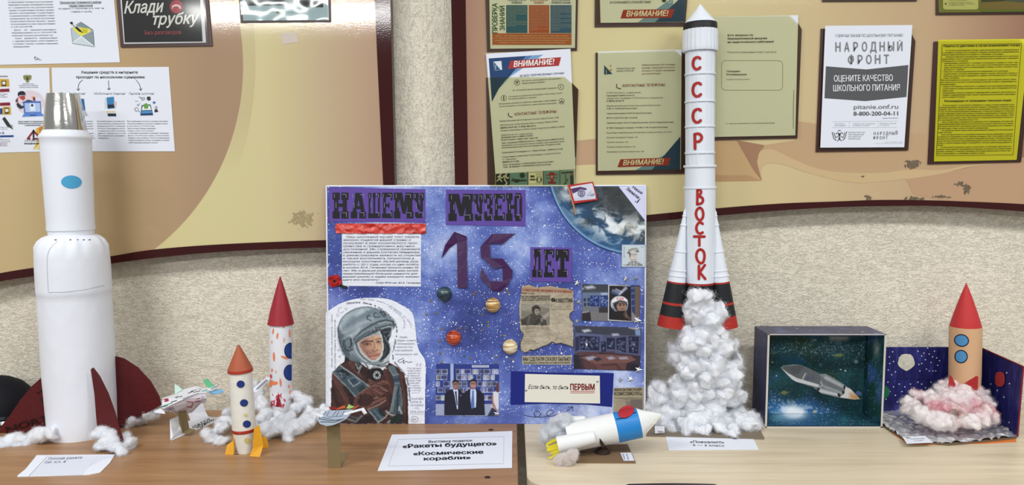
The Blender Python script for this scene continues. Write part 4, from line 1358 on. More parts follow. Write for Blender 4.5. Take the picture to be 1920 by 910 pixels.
def nebula_material():
    m = mat('starry_watercolour', (80,90,170),0.75, spec=0.2)
    t = NT(m)
    v = t.obj_coords()
    w = t.n('ShaderNodeVectorMath', {0: v, 1: t.n('ShaderNodeVectorMath', {0: t.noise(v, 4,3, out=1), 'Scale': 0.12}, operation='SCALE').outputs[0]}, operation='ADD').outputs[0]
    n = t.noise(w, 5.2,7,0.62)
    n2 = t.noise(w, 26,4,0.6)
    f = t.math('ADD', t.math('MULTIPLY', n, 0.8), t.math('MULTIPLY', n2,0.2))
    # bright washes of paint where the painter left them
    sep = t.n('ShaderNodeSeparateXYZ', {0: v})
    X, Z = sep.outputs[0], sep.outputs[2]
    k = px_m(_pb)
    for (px, py, r, a) in ((735,385,75,0.24),(845,470,70,0.20),(1000,420,90,0.03),(790,630,60,0.16),(965,470,60,0.10),(700,545,50,-0.07),(1000,610,120,-0.09),(870,600,90,-0.05),(640,500,60,-0.06),(1010,775,200,0.10),(1160,740,60,0.10),(900,360,60,0.08),(620,570,40,0.14),(1130,560,130,0.03),(740,470,40,-0.03)):
        q = PO.at(px, py) - _pb
        dx = t.math('SUBTRACT', X, q.x)
        dz = t.math('SUBTRACT', Z, q.z)
        d = t.math('DIVIDE', t.math('SQRT', t.math('ADD', t.math('MULTIPLY', dx, dx), t.math('MULTIPLY', dz, dz))), r * k * 1.25)
        g = t.math('MULTIPLY', t.math('SUBTRACT', 1.0, d, True), a)
        f = t.math('ADD', f, g)
    col = t.ramp(f, [(0.30,(50,58,112)),(0.42,(66,80,148)),(0.52,(88,106,176)),(0.62,(130,150,208)),(0.76,(200,210,236))])
    hue = t.noise(v, 9,3)
    col = t.mix(t.math('MULTIPLY', t.ramp(hue, [(0.5,0.0),(0.7,1.0)]),0.25), col, (84,78,146))
    dark = t.ramp(t.noise(w, 11,5,0.7),[(0.58,0.0),(0.72,1.0)])
    col = t.mix(t.math('MULTIPLY', dark, 0.45), col, (62,68,112))
    for sc, th, keep in ((95,0.20,0.30),(170,0.24,0.42),(230,0.26,0.45),(48,0.13,0.35)):
        vo = t.n('ShaderNodeTexVoronoi', {'Vector': v, 'Scale': sc})
        rnd = t.n('ShaderNodeSeparateColor', {0: vo.outputs['Color']})
        near = t.math('LESS_THAN', vo.outputs['Distance'], t.math('MULTIPLY', rnd.outputs[1], th))
        pick = t.math('GREATER_THAN', rnd.outputs[0], keep)
        col = t.mix(t.math('MULTIPLY', t.math('MULTIPLY', near, pick),0.9), col, (234,236,246))
    t.base(col)
    return m

g = Geo()
g.slab([PO.at(*p) for p in ((612,349.5),(1210.5,348.5),(1208.5,795),(617,795.5))],0.005, dirn=PO.n)
g.build('poster_board', nebula_material(), poster)
g = Geo()
for a, b in (((612,349.5),(617,795.5)),((612,349.5),(1210.5,348.5)),((1210.5,348.5),(1208.5,795))):
    pa, pb = PO.at(*a), PO.at(*b)
    g.tube([pa - PO.n * 0.0025, pb - PO.n * 0.0025],0.0029,(226,228,236),8)
g.build('board_edge', mat('white_card_edge', (226,228,236),0.7), poster)

def on_poster(h):
    return Plane(PO.p0 + PO.n * h, PO.n)

P1 = on_poster(0.0012)   # glued sheets
VIOLET, BLACKINK = (92,70,152),(22,22,28)
M_VIOLET = white_mat('violet_card', VIOLET, 0.65,0.05)

def glued(name, quad, material, label=None, h=0.0012, col=VIOLET, parent=None):
    g = Geo()
    S = on_poster(h)
    g.slab([S.at(*p) for p in quad], h - 0.0001, col, dirn=PO.n)
    return g.build(name, material, parent or poster, label=label)

# slab-serif hand lettering, glyphs as polygons in a unit box (y up)
def B(x0, y0, x1, y1):
    return [(x0, y0),(x1, y0),(x1, y1),(x0, y1)]

SLAB = {
    'Н': [B(0,.72,.45,1), B(.55,.72,1,1), B(0,0,.45,.28), B(.55,0,1,.28), B(.1,.2,.36,.8), B(.64,.2,.9,.8), B(.3,.45,.7,.58)],
    'А': [B(.28,.86,.72,1),[(.30,.9),(.56,.9),(.32,.2),(.10,.2)],[(.44,.95),(.72,.95),(.94,.2),(.70,.2)], B(0,0,.42,.26), B(.56,0,1,.26), B(.25,.36,.75,.48)],
    'Ш': [B(0,.82,.25,1), B(.375,.82,.625,1), B(.75,.82,1,1), B(.04,.1,.19,.9), B(.425,.1,.575,.9), B(.81,.1,.96,.9), B(0,0,1,.18)],
    'Е': [B(0,.83,1,1), B(.82,.70,1,.85), B(.10,.15,.36,.85), B(.3,.45,.70,.55), B(.60,.40,.70,.60), B(0,0,1,.17), B(.82,.15,1,.30)],
    'М': [B(0,.72,.34,1), B(.66,.72,1,1), B(.06,.2,.26,.8), B(.70,.2,.95,.8),[(.2,1),(.42,1),(.62,.2),(.44,.2)],[(.60,1),(.82,1),(.60,.18),(.46,.18)], B(0,0,.33,.27), B(.66,0,1,.27)],
    'У': [B(0,.70,.45,1), B(.55,.70,1,1),[(.08,.75),(.36,.75),(.62,.42),(.62,.28),(.4,.34)], B(.62,.2,.88,.8), B(.2,0,.82,.16), B(.1,.05,.42,.24),[(.6,.3),(.88,.3),(.8,0),(.6,0)]],
    'З': [B(.08,.84,.9,1), B(0,.66,.34,.92), B(.62,.58,1,.92), B(.36,.45,.82,.60), B(.62,.10,1,.48), B(.08,0,.9,.16), B(0,.08,.34,.34)],
    'Ю': [B(0,.74,.40,1), B(0,0,.40,.26), B(.08,.2,.30,.8), B(.25,.44,.6,.57), B(.52,.12,.68,.88), B(.84,.12,1,.88), B(.58,.82,.94,1), B(.58,0,.94,.18)],
    'Л': [B(.18,.72,.84,1),[(.28,.76),(.46,.76),(.28,.2),(.10,.2)], B(.62,.2,.82,.78), B(0,0,.42,.26), B(.54,0,1,.26)],
    'Т': [B(0,.70,1,1), B(0,.58,.24,.8), B(.76,.58,1,.8), B(.36,.2,.66,.8), B(.14,0,.86,.28)],
}

def slab_letters(g, surf, letters, lift=0.0006):
    """letters: (char, x0, x1, ytop, ybottom) in photo pixels"""
    for ch, x0, x1, yt, yb in letters:
        for i, p in enumerate(SLAB[ch]):
            g.shape(surf, [(x0 + (x1 - x0) * x, yb + (yt - yb) * y) for x, y in p], BLACKINK, lift + 0.00004 * i)
        w, hh = x1 - x0, yb - yt
        for (a, b, c, d) in ((.12,.95,.12,.80),(.62,.22,.88,.22),(.88,.22,.88,.06),(.60,.93,.86,.93),(.86,.93,.86,.80),(.22,.62,.22,.40)):
            g.stroke(surf, [(x0 + w * a, yb - hh * b),(x0 + w * c, yb - hh * d)],0.7,(150,150,170), lift + 0.0007, caps=False)

for quad, letters in (
        ([(617,351.5),(797.5,355),(797.7,417.5),(617,415.5)],[('Н', 623.7,653.4,361.4,410),('А', 658,686,362,409.5),('Ш', 690.5,713,362,409),('Е', 716.5,736,361.5,409),('М', 738.6,775,361.5,409.5),('У', 776.6,795,362,409)]),
        ([(836,355.7),(985.5,356.5),(985.5,424.8),(836,422)],[('М', 841,887,363.7,414.5),('У', 888.5,906,364,414),('З', 908,923.5,364,414),('Е', 926,946.5,363.5,413.5),('Ю', 949,978.8,362.5,414.5)]),
        ([(994.5,463.5),(1072.5,464.5),(1072,529.5),(994.5,528)],[('Л', 998,1016.5,467,520),('Е', 1020,1039,468,520),('Т', 1042,1066.5,468,520)])):
    c = glued('title_card', quad, M_VIOLET)
    g = Geo()
    slab_letters(g, on_poster(0.0012), letters)
    g.build('lettering', M_INK, c)

# red satin ribbon strip
pc = Picture(628,418.5,798.5,438.5,1.0,(196,52,40))
pc.grain(34,0.09,4,(0.7,1.6),4)
pc.a = (((pc.gy > 419.6 + 1.2 * fbm(pc.gx, pc.gy * 0,0.12,2)) & (pc.gy < 438.2 - 1.4 * fbm(pc.gx, pc.gy * 0,0.15,6))) & (pc.gx > 629 + 2 * np.abs(pc.gy - 428) / 10)).astype(float)
g = Geo()

class Wavy:
    def __init__(s, base, amp, k):
        s.b, s.amp, s.k = base, amp, k

    def at(s, px, py, off=0.0):
        d = s.amp * (noise.noise(Vector((px * s.k, py * s.k * 1.5,3.3))) + 0.6 * noise.noise(Vector((px * s.k * 2.6, py * s.k * 2.6,7.3))))
        return s.b.at(px, py, off + s.amp * 1.3 + d)

pc.put(g, Wavy(on_poster(0.001),0.0022,0.07),0.0)
M_REDSAT = attr_mat('red_satin', 0.3,0.6)
g.build('red_ribbon', M_REDSAT, poster, smooth='all')

# handwritten letter
let = glued('letter_sheet', [(641,438),(789.5,438.5),(789,537.8),(641.5,536.5)], M_PAPER, col=(216,222,226))
g = Geo()
S = on_poster(0.0012)
for k in range(17):
    g.stroke(S, [(642,447.2 + k * 5.55),(789,447.5 + k * 5.55)],0.3,(178,184,194),0.0003, caps=False)
para(g, S, [('Наш школьный музей чтит память', 6,2),('великих подвигов нашей страны и', 1,18),('погружает в мир космического прос-', 0,4),('транства и грандиозных научных', 0,10),('достижений. Мы стремимся прививать', 0,0),('уважение и нашим соотечественникам', 0,2),('и демонстрировать важность их открытий', 0,0),('а также воспитывать патриотизм в', 0,12),('молодом поколении. Музей назван Дом', 0,4),('работу с 2011 года, когда со дня полёта', 0,4),('в космос Ю.А. Гагарина прошло ровно 50', 0,4),('лет. Мы и дальше развиваем наш музей,', 0,4),('представляющий большую ценность для', 0,6),('нашей школы и ждём каждого желаю-', 0,1),('щего его посетить!', 0,78),('СОШ №34 им. Ю.А. Гагарина', 62,0)],643,446,788.5,5.75,3.6,(34,36,52),0,0,0.004, False, 0.25)
g.build('handwriting', M_INK, let)

# purple ribbon figures: folded satin bands
Z15 = (800,420,3.5)

def band(name, quads):
    g = Geo()
    for i, (pts, hs) in enumerate(quads):
        pp = zz(pts, Z15)
        front = [PO.at(x, y, h) for (x, y), h in zip(pp, hs)]
        n = len(front)
        back = [p - PO.n * 0.0006 for p in front]
        tr = [tuple(k) for k in geometry.tessellate_polygon([front])]
        g.add(front + back, tr + [tuple(k + n for k in reversed(q)) for q in tr] + [(k, (k + 1) % n, (k + 1) % n + n, k + n) for k in range(n)],(70,28,92))
    return g.build(name, M_SATIN, poster)

NT(M_SATIN).bump(NT(M_SATIN).noise(NT(M_SATIN).obj_coords(),60,3),0.25,0.003)
band('ribbon_digit', [([(200,95),(264,88),(268,420),(204,420)],[.003,.003,.004,.004]),([(183,52),(262,82),(262,100),(205,120)],[.006,.005,.004,.005]),([(183,52),(207,95),(200,122),(150,160),(97,230),(122,140)],[.007,.004,.004,.003,.003,.006])])
band('ribbon_digit', [([(432,65),(582,64),(500,132),(405,128)],[.004,.003,.004,.006]),([(432,65),(415,128),(418,225),(358,222),(354,150)],[.007,.005,.004,.003,.004]),([(358,215),(418,225),(500,282),(445,296)],[.005,.004,.005,.007]),([(420,226),(498,228),(562,305),(500,290)],[.005,.006,.004,.004]),
                      ([(500,288),(564,302),(562,350),(525,410),(500,375)],[.006,.004,.004,.006,.005]),([(412,376),(500,375),(540,385),(492,443),(430,440)],[.004,.004,.006,.003,.004]),([(360,290),(418,380),(432,441),(352,352)],[.003,.005,.006,.003])])

# poppy
pop = None
g = Geo()
for k in range(4):
    a = k * 1.57 + 0.5
    cx, cy = 628.5 + 5.5 * math.cos(a),527 + 4.5 * math.sin(a)
    P = on_poster(0.003 + 0.0012 * (k % 2))
    ctr = PO.at(cx, cy, 0.005 + 0.0012 * (k % 2))
    ring = []
    for j in range(14):
        b = 2 * math.pi * j / 14
        ring.append(PO.at(cx + 8.3 * math.cos(b), cy + 7.8 * math.sin(b),0.006 + 0.003 * math.sin(3 * b + k)))
    g.add([ctr] + ring, [(0,1 + j, 1 + (j + 1) % 14) for j in range(14)],(168,34,34))
pop = g.build('poppy_flower', mat('red_felt', (168,34,34),0.85), poster)
g = Geo(); g.sphere(PO.at(628.5,527,0.0075),0.0034,(22,22,22),12,8)
g.build('flower_centre', mat('black_felt', (22,22,24),0.8), pop)
g = Geo(); g.slab([PO.at(x, y, 0.003) for x, y in ((634,532),(650,537),(653,541),(644,541),(636,537))],0.001, dirn=PO.n)
g.build('leaf', mat('dark_green_felt', (30,46,36),0.8), pop)

# planets: half balls
def planet_mat(name, stops, scale, dist, rough=0.2):
    m = mat(name, stops[0][1], rough, spec=0.6)
    t = NT(m)
    w = t.noise(t.obj_coords(scale=(9,9, scale)),1.0,5,0.6, dist)
    t.base(t.ramp(w, stops))
    return m

for px, py, r_, m, lab in ((833.5,551.5,14.3, planet_mat('dark_marble_ball', [(0.35,(20,30,40)),(0.5,(40,62,72)),(0.62,(74,96,96)),(0.72,(150,160,160))],60,1.0), 'dark blue-green marbled half ball'),
                           (924.3,572.5,14.3, planet_mat('gold_striped_ball', [(0.36,(52,34,22)),(0.45,(150,104,54)),(0.55,(206,168,106)),(0.65,(228,204,156))],230,1.5), 'golden brown striped half ball'),
                           (850.7,633.8,14.3, planet_mat('orange_swirl_ball', [(0.36,(96,26,14)),(0.48,(176,62,26)),(0.60,(214,104,46)),(0.70,(226,150,90))],110,3.0), 'orange swirled half ball'),
                           (956.5,650.5,14.3, planet_mat('cream_striped_ball', [(0.36,(120,84,44)),(0.46,(186,150,96)),(0.54,(226,214,178)),(0.66,(236,230,210))],150,0.6), 'cream and tan striped half ball')):
    g = Geo()
    c = PO.at(px, py, 0.002)
    R = r_ * px_m(c)
    g.sphere(c, R, (128,100,70),32,20)
    # keep what stands proud of the board
    g.v = [v if (v - PO.p0).dot(PO.n) > 0.0005 else v + PO.n * (0.0005 - (v - PO.p0).dot(PO.n)) for v in g.v]
    g.build('planet', m, poster, smooth='all', label=lab)

# ------------------------------------------------------------------ painted portrait on white paper
ZA, ZB = (610,550,7),(610,670,7)
pc = Picture(611,552,804,795,0.75,(224,228,238), warp=0.9, wscale=0.22)
edge = spline([(600,596),(618,582),(640,569),(668,561),(700,559),(730,562),(752,572),(772,586),(778,610),(781,640),(786,658),(795,672),(798,690),(797,740),(796,800)],6) + [(600,800)]
_w = pc.x, pc.y; pc.x, pc.y = pc.gx, pc.gy
pc.a = (pc.mask_poly(edge, 1.0) > 0.5).astype(float)
pc.x, pc.y = _w
pc.c -= (np.clip(1 - np.abs(pc.gx - 613) / 8,0,1) * 14)[..., None]
pc.z = ZB
SUIT, SUITD, SUITL = (64,42,40),(40,28,28),(96,64,58)
pc.poly([(255,60),(300,20),(420,40),(520,120),(600,170),(760,170),(840,70),(960,140),(1040,230),(1075,400),(1085,600),(1090,875),(60,875),(75,640),(82,400),(90,215),(190,100)], SUIT)
pc.poly([(255,60),(262,-20),(300,-30),(380,30),(430,60),(330,40),(215,95)],(32,26,28))
# folds
for pts, w, c, op in (([(110,260),(230,420),(300,620)],60, SUITL, 0.55),([(95,420),(150,600),(200,640)],50, SUITD, 0.7),([(260,400),(350,540),(340,640)],60, SUITD, 0.7),([(330,70),(420,200),(560,260),(640,330)],50, SUITL, 0.6),([(500,150),(560,260)],40, SUITD, 0.9),
                      ([(990,220),(1040,420),(1050,700)],46, SUITL, 0.6),([(880,480),(850,640),(780,680)],40, SUITD, 0.7),([(780,190),(820,320),(880,470)],40,(84,52,50),0.8),([(1020,300),(1065,500),(1075,850)],14,(34,24,24),0.9),([(440,80),(470,200),(560,300)],26,(30,24,26),0.8),([(580,300),(600,340),(560,360)],30,(120,86,80),0.6),([(130,330),(260,560)],14,(110,80,72),0.5),([(90,560),(130,650)],14,(100,70,62),0.5),([(420,850),(640,790)],90,(36,30,32),0.8)):
    pc.line(pts, w, c, 4, op)
# straps
ST, STD, STL = (62,78,88),(32,42,50),(150,162,166)
pc.poly([(95,195),(200,108),(390,245),(575,375),(490,450),(400,520),(250,360)], ST)
pc.poly([(140,190),(240,150),(330,225),(240,290)], STD); pc.poly([(300,300),(380,262),(460,330),(372,385)],(52,66,82)); pc.poly([(420,400),(490,360),(540,400),(450,470)],(40,58,62))
for pts, w, c in (([(95,195),(250,360),(400,518)],12, STL),([(200,110),(390,245),(575,378)],10,(190,196,196)),([(300,300),(372,385),(458,332)],8,(176,186,190)),([(300,300),(385,260),(455,328)],7,(120,134,142)),([(380,210),(420,250),(540,345)],7,(30,36,42)),([(160,210),(260,225)],10,(110,126,134)),([(170,250),(300,250)],8,(96,112,120)),([(270,390),(360,500)],12,(30,38,44)),([(200,200),(225,270)],10,(120,134,140))):
    pc.line(pts, w, c, 3)
pc.poly([(825,120),(900,105),(960,230),(980,360),(1010,600),(1020,745),(970,740),(950,760),(850,720),(880,560),(915,380),(890,250)], ST)
pc.poly([(825,120),(905,105),(950,205),(895,235)],(84,100,108))
pc.poly([(890,240),(955,230),(975,350),(910,370)],(58,78,94))
for pts, w, c in (([(895,235),(955,225)],14,(120,136,144)),([(905,300),(970,285)],12,(34,44,54)),([(915,350),(975,340)],10,(130,146,152)),([(940,380),(905,560),(880,720)],12,(120,134,138)),([(960,400),(950,560),(945,750)],14, STD),([(985,400),(1005,560),(1000,640)],10,(110,126,132)),([(855,715),(885,560),(915,385)],10,(150,160,160)),([(835,150),(890,240)],9,(150,162,166))):
    pc.line(pts, w, c, 3)
pc.poly([(560,700),(690,655),(790,800),(690,862)], ST); pc.poly([(690,690),(740,670),(790,780),(730,760)], STD)
for pts, w, c in (([(575,705),(700,855)],12, STL),([(640,690),(740,810)],9,(110,126,134)),([(690,860),(800,780),(830,720)],14,(170,178,176)),([(800,710),(870,760),(940,770),(820,860)],22,(160,168,168)),([(270,800),(400,850),(480,770)],20,(110,124,130)),([(300,770),(430,800)],16,(72,88,96))):
    pc.line(pts, w, c, 3)
pc.poly([(860,790),(960,740),(1010,760),(1020,860),(850,870)],(36,48,46)); pc.line([(960,700),(975,650),(1000,740)],14,(190,194,192),3)
# glove
GL, GD, GH = (92,60,54),(44,28,28),(138,100,90)
pc.poly([(375,570),(440,480),(560,395),(660,362),(760,398),(825,450),(800,465),(740,500),(700,512),(800,530),(790,570),(720,620),(560,690),(440,650),(370,640)], GL)
pc.poly([(420,560),(520,470),(640,520),(660,560),(560,640),(450,640)],(58,38,38))
pc.poly([(680,350),(740,315),(800,310),(825,330),(800,360),(720,368)], GL)
for pts, w, c in (([(440,485),(560,398),(660,364),(760,398),(822,448)],8, GH),([(620,400),(690,480),(760,500)],9, GD),([(700,395),(760,450),(815,465)],8, GD),([(590,430),(660,530),(700,515)],8, GD),([(690,348),(760,315),(815,325),(820,345)],6, GH),([(560,680),(650,590),(790,530)],10, GH),([(560,690),(720,620),(795,565)],6,(190,164,150)),([(640,420),(700,470),(745,490)],10, GH),([(730,410),(800,445)],8, GH),([(470,500),(440,600)],30,(48,32,32)),([(690,600),(600,650)],14,(64,42,40)),([(640,545),(690,525)],9,(170,130,116))):
    pc.line(pts, w, c, 3)
# regulator and hose ends
pc.ell(655,215,105,95,(34,28,30)); pc.ell(680,232,62,68,(26,28,32)); pc.ell(680,235,50,54,(170,176,176)); pc.ell(680,235,40,44,(30,32,36))
for k in range(7):
    a = k * 0.9
    pc.ell(680 + 30 * math.cos(a),235 + 32 * math.sin(a),9,10,(196,200,198))
pc.ell(690,240,12,12,(40,44,48))
pc.ell(440,130,52,62,(28,28,32)); pc.line([(400,90),(430,160),(470,110),(440,200)],10,(190,194,190),3); pc.line([(420,80),(480,130)],10,(120,134,130),3)
# collar ring
COLL = (176,184,188)
pc.poly([(330,-10),(400,10),(470,60),(560,100),(640,120),(700,125),(800,90),(840,60),(850,0),(860,-60),(800,-40),(760,20),(660,60),(560,20),(470,-60),(380,-100)], COLL)
for pts, w, c in (([(380,-60),(460,20),(540,70),(640,100),(760,95),(835,60)],12,(60,68,76)),([(470,-40),(560,40),(650,75),(740,60),(790,10)],14,(34,38,44)),([(420,10),(560,130),(590,150)],16,(206,212,212)),([(560,100),(590,140),(680,130),(800,150)],12,(200,206,206)),([(520,80),(560,130),(540,150)],12,(40,44,50)),([(690,110),(740,125),(800,110)],14,(30,34,40))):
    pc.line(pts, w, c, 3)
# helmet
pc.z = ZA
HEL = (124,138,148)
pc.poly(spline([(172,440),(190,385),(225,325),(290,262),(400,203),(520,182),(600,186),(680,208),(760,246),(830,300),(890,366),(912,420),(905,470),(880,490),(862,560),(830,620),(850,700),(845,780),(800,850),(720,905),(640,930),(540,925),(440,905),(330,880),(265,820),(225,740),(190,640),(168,540),(172,440)],3), HEL)
for pts, w, c, op in (([(210,420),(300,300),(440,230),(560,215)],60,(168,180,188),0.7),([(420,300),(480,240)],50,(200,206,212),0.6),([(240,520),(340,470),(460,440)],60,(156,166,172),0.6),([(200,600),(230,720),(280,810)],60,(74,88,98),0.8),([(300,430),(420,330),(560,280)],40,(100,116,128),0.7),([(180,470),(195,560),(230,560)],40,(70,82,92),0.8),([(560,250),(700,260),(800,330)],40,(98,114,126),0.8),([(420,420),(520,380),(620,340)],36,(176,184,190),0.6),([(310,570),(400,520),(440,480)],26,(196,204,208),0.7),([(280,620),(350,560)],20,(176,186,192),0.7),([(360,820),(440,890)],40,(88,100,108),0.8),([(270,740),(330,860),(430,900)],30,(64,76,84),0.8),([(230,340),(270,300)],20,(180,190,196),0.6),([(195,440),(205,480)],12,(210,214,218),0.8)):
    pc.line(pts, w, c, 6, op)
outl = spline([(168,540),(172,440),(190,385),(225,325),(290,262),(400,203),(520,182),(600,186),(680,208),(760,246),(830,300),(890,366),(912,420)],4)
pc.line(outl, 6,(46,54,62),2,0.9)
pc.line([(168,540),(190,640),(225,740),(265,820),(330,880)],7,(44,50,58),2)
# visor rim
pc.poly(spline([(375,610),(430,545),(500,478),(600,412),(720,365),(820,350),(885,372),(908,425),(895,470),(860,455),(780,462),(720,480),(650,512),(560,556),(480,590),(390,650),(375,610)],3),(96,110,118))
for pts, w, c in (([(375,605),(480,492),(600,415),(720,366),(820,352),(885,375),(906,425)],11,(34,40,46)),([(395,650),(480,600),(600,530),(720,480),(800,455),(865,455)],10,(28,32,38)),([(400,590),(500,515),(620,452),(720,420),(830,405)],10,(150,162,166)),([(420,600),(540,530),(650,480)],14,(66,78,86)),([(650,470),(700,450),(760,430),(860,420)],20,(74,86,94)),([(700,400),(800,378),(870,390)],10,(176,184,186)),([(600,490),(660,460)],16,(150,160,164)),([(620,480),(632,510)],8,(40,46,52)),([(660,450),(672,490)],8,(40,46,52)),([(740,470),(830,440),(880,450),(890,470),(840,520),(800,560)],10,(190,198,200))):
    pc.line(pts, w, c, 2.5)
# dark inside on the right
pc.poly([(715,495),(790,465),(860,462),(870,500),(850,560),(820,625),(790,600),(780,560),(745,560)],(40,44,52))
pc.poly([(745,545),(790,590),(835,650),(852,720),(840,790),(790,855),(730,890),(680,890),(745,820),(765,720)],(42,46,54))
for pts, w, c in (([(770,520),(840,500)],22,(76,84,92)),([(790,600),(850,540),(870,490)],8,(176,186,190)),([(800,620),(850,680),(850,770)],10,(120,130,136)),([(770,660),(800,740),(770,830)],14,(70,78,86)),([(850,660),(868,720),(850,800),(780,880)],12,(196,204,206)),([(800,560),(830,600),(826,620)],14,(26,28,34))):
    pc.line(pts, w, c, 2.5)
# white hood round the face
pc.poly(spline([(425,665),(470,615),(540,575),(640,548),(690,510),(712,498),(730,530),(752,600),(765,700),(755,790),(730,850),(690,890),(620,905),(545,880),(480,815),(440,740),(425,665)],3),(184,188,186))
pc.poly([(640,548),(690,515),(720,510),(730,545),(690,560)],(150,156,158))
pc.line([(400,660),(420,700),(450,780),(520,860),(600,905)],12,(60,68,74),2.5); pc.line([(385,690),(400,760),(470,850),(540,900)],16,(170,178,178),2.5); pc.line([(712,498),(740,560),(758,640),(762,740),(745,820)],8,(206,208,204),2)
# face
SK, SKD, SKL = (180,142,118),(136,98,88),(206,172,144)
pc.poly(spline([(448,650),(500,605),(580,575),(650,552),(700,552),(728,590),(742,660),(744,740),(728,800),(700,842),(640,872),(590,862),(540,815),(490,760),(458,705),(448,650)],3), SK)
pc.poly([(450,650),(500,610),(560,585),(520,680),(560,760),(600,855),(540,812),(490,760),(458,705)], SKD, 8,0.85)
pc.poly([(640,560),(695,556),(725,590),(735,650),(690,620),(655,640)], SKL, 6,0.9)
pc.ell(640,790,60,40,(170,130,112),0.2,8,0.5); pc.poly([(690,680),(738,680),(738,760),(700,780)], SKL, 8,0.7); pc.ell(640,845,40,20,(190,152,128),-0.2,6,0.8)
pc.poly([(575,755),(640,770),(570,830),(545,800)], SKD, 8,0.7); pc.poly([(540,690),(620,690),(615,740),(560,745)],(170,128,108),8,0.7)
pc.poly([(628,640),(660,640),(690,720),(680,752),(640,760),(618,748),(640,720)],(186,148,122),4); pc.line([(660,640),(676,700),(690,735)],7, SKL, 4); pc.line([(640,650),(648,710),(622,745)],6,(126,88,76),3,0.8); pc.line([(618,748),(645,765),(690,745)],6,(96,60,52),3)
pc.line([(482,650),(540,632),(622,632)],13,(56,40,36),4); pc.line([(662,612),(700,596),(732,606)],8,(70,50,42),3); pc.line([(510,672),(550,655),(595,668)],8,(70,48,42),3); pc.ell(552,670,18,9,(44,36,38)); pc.line([(515,684),(560,690),(600,680)],6,(120,80,70),3)
pc.line([(668,642),(695,630),(726,640)],7,(66,46,42),3); pc.ell(696,642,13,8,(46,40,44)); pc.line([(672,656),(700,662),(728,652)],5,(150,110,94),3)
pc.line([(575,836),(620,824),(660,822),(712,798)],8,(104,50,44),3); pc.line([(600,850),(650,842),(700,818)],9,(176,112,98),3); pc.line([(590,822),(640,806),(700,792)],6,(156,100,88),3); pc.line([(560,760),(550,800),(572,835)],5,(110,74,66),4,0.7); pc.line([(610,872),(660,868)],5,(120,84,74),3)
# ear cup
pc.ell(305,665,70,100,(90,104,112),0.05); pc.ell(305,665,48,76,(58,70,78),0.05); pc.ell(300,655,34,56,(104,118,126),0.05)
for pts, w, c in (([(245,620),(240,690),(270,745),(320,765),(360,740)],10,(36,42,48)),([(250,600),(300,570),(350,590),(376,650)],10,(150,160,164)),([(280,720),(310,735),(340,700)],8,(150,160,164)),([(330,600),(345,660),(325,720)],9,(36,44,50))):
    pc.line(pts, w, c, 2.5)
# letters on the helmet
for pts in (spline([(588,292),(560,300),(550,325),(560,345),(605,355)],4), spline([(668,255),(640,268),(638,300),(660,318),(712,310)],4),[(722,248),(770,305)], spline([(722,248),(745,245),(775,265),(795,290),(770,300)],4)):
    pc.line(pts, 9,(30,34,40),2)
pc.grain(9,0.5,5,(1,1)); pc.grain(7,0.25,9,(0.5,1.6))
# paper margins keep clean
por = Geo()
pc.put(por, PO, 0.0014)
# notes written round the portrait
S = on_poster(0.0016)
por_o = por.build('portrait_painting', M_INK, poster, label='painted portrait of a cosmonaut in grey helmet and brown suit on white paper')

def arc_text(g, surf, words, pts, h, col, bold=0.0):
    """words strung along a smoothed line"""
    L = spline(pts, 12)
    cum = [0]
    for a, b in zip(L[:-1], L[1:]):
        cum.append(cum[-1] + math.hypot(b[0] - a[0], b[1] - a[1]))
    n = sum(len(w) + 1 for w in words)
    pos = 0

    def loc(u):
        s = u * cum[-1]
        for i in range(len(cum) - 1):
            if cum[i + 1] >= s:
                f = (s - cum[i]) / max(1e-6, cum[i + 1] - cum[i])
                return L[i][0] + (L[i + 1][0] - L[i][0]) * f, L[i][1] + (L[i + 1][1] - L[i][1]) * f
        return L[-1]
    for w in words:
        k = 0
        while k < len(w):
            part = w[k:k + 3]
            a, b = loc((pos + k) / n), loc((pos + k + len(part) * 0.95) / n)
            g.text(surf, part, a[0], a[1], b[0], h, col, b[1], bold, 0.25, off=0.0005)
            k += 3
        pos += len(w) + 1

g = Geo()
arc_text(g, S, ['Облетев', 'Землю', 'в', 'корабле-спутнике,', 'я', 'увидел,', 'как', 'прекрасна', 'наша', 'планета'],[(650,571),(676,569),(703,575),(722,587),(738,602),(743,622),(738,650),(735,670),(740,682),(760,706),(766,735),(767,756)],3.6,(30,32,40),0.012)
arc_text(g, S, ['Люди,', 'будем', 'хранить', 'и', 'приумножать', 'эту', 'красоту'],[(674,562),(700,564),(726,572),(750,588),(768,606),(770,618)],3.0,(150,154,168))
arc_text(g, S, ['а', 'не', 'разрушать', 'её', 'навсегда'],[(728,576),(745,588),(757,602),(756,618)],3.0,(150,154,168))
for i, (t, a, b) in enumerate((('Люди,', 748,764),('будем хранить', 745,781),('и приумножать', 741,777),('красоту эту', 743,774),('а не разрушать', 741,774))):
    g.text(S, t, a, 634 + i * 6.2, b, 3.4,(120,124,138), None, 0,0.3, off=0.0005)
g.text(S, 'разрушать её!', 741,666,784,3.2,(120,124,138), None, 0,0.3, off=0.0005)
g.stroke(S, spline([(757,672),(746,677),(752,680),(758,675),(756,682),(762,678),(766,680),(773,679)],4),0.8,(30,32,40),0.0005)
for x in (783,789):
    g.stroke(S, [(x - 3,686),(x, 681),(x + 1,683),(x - 2,688)],0.5,(120,124,138),0.0005, caps=False)
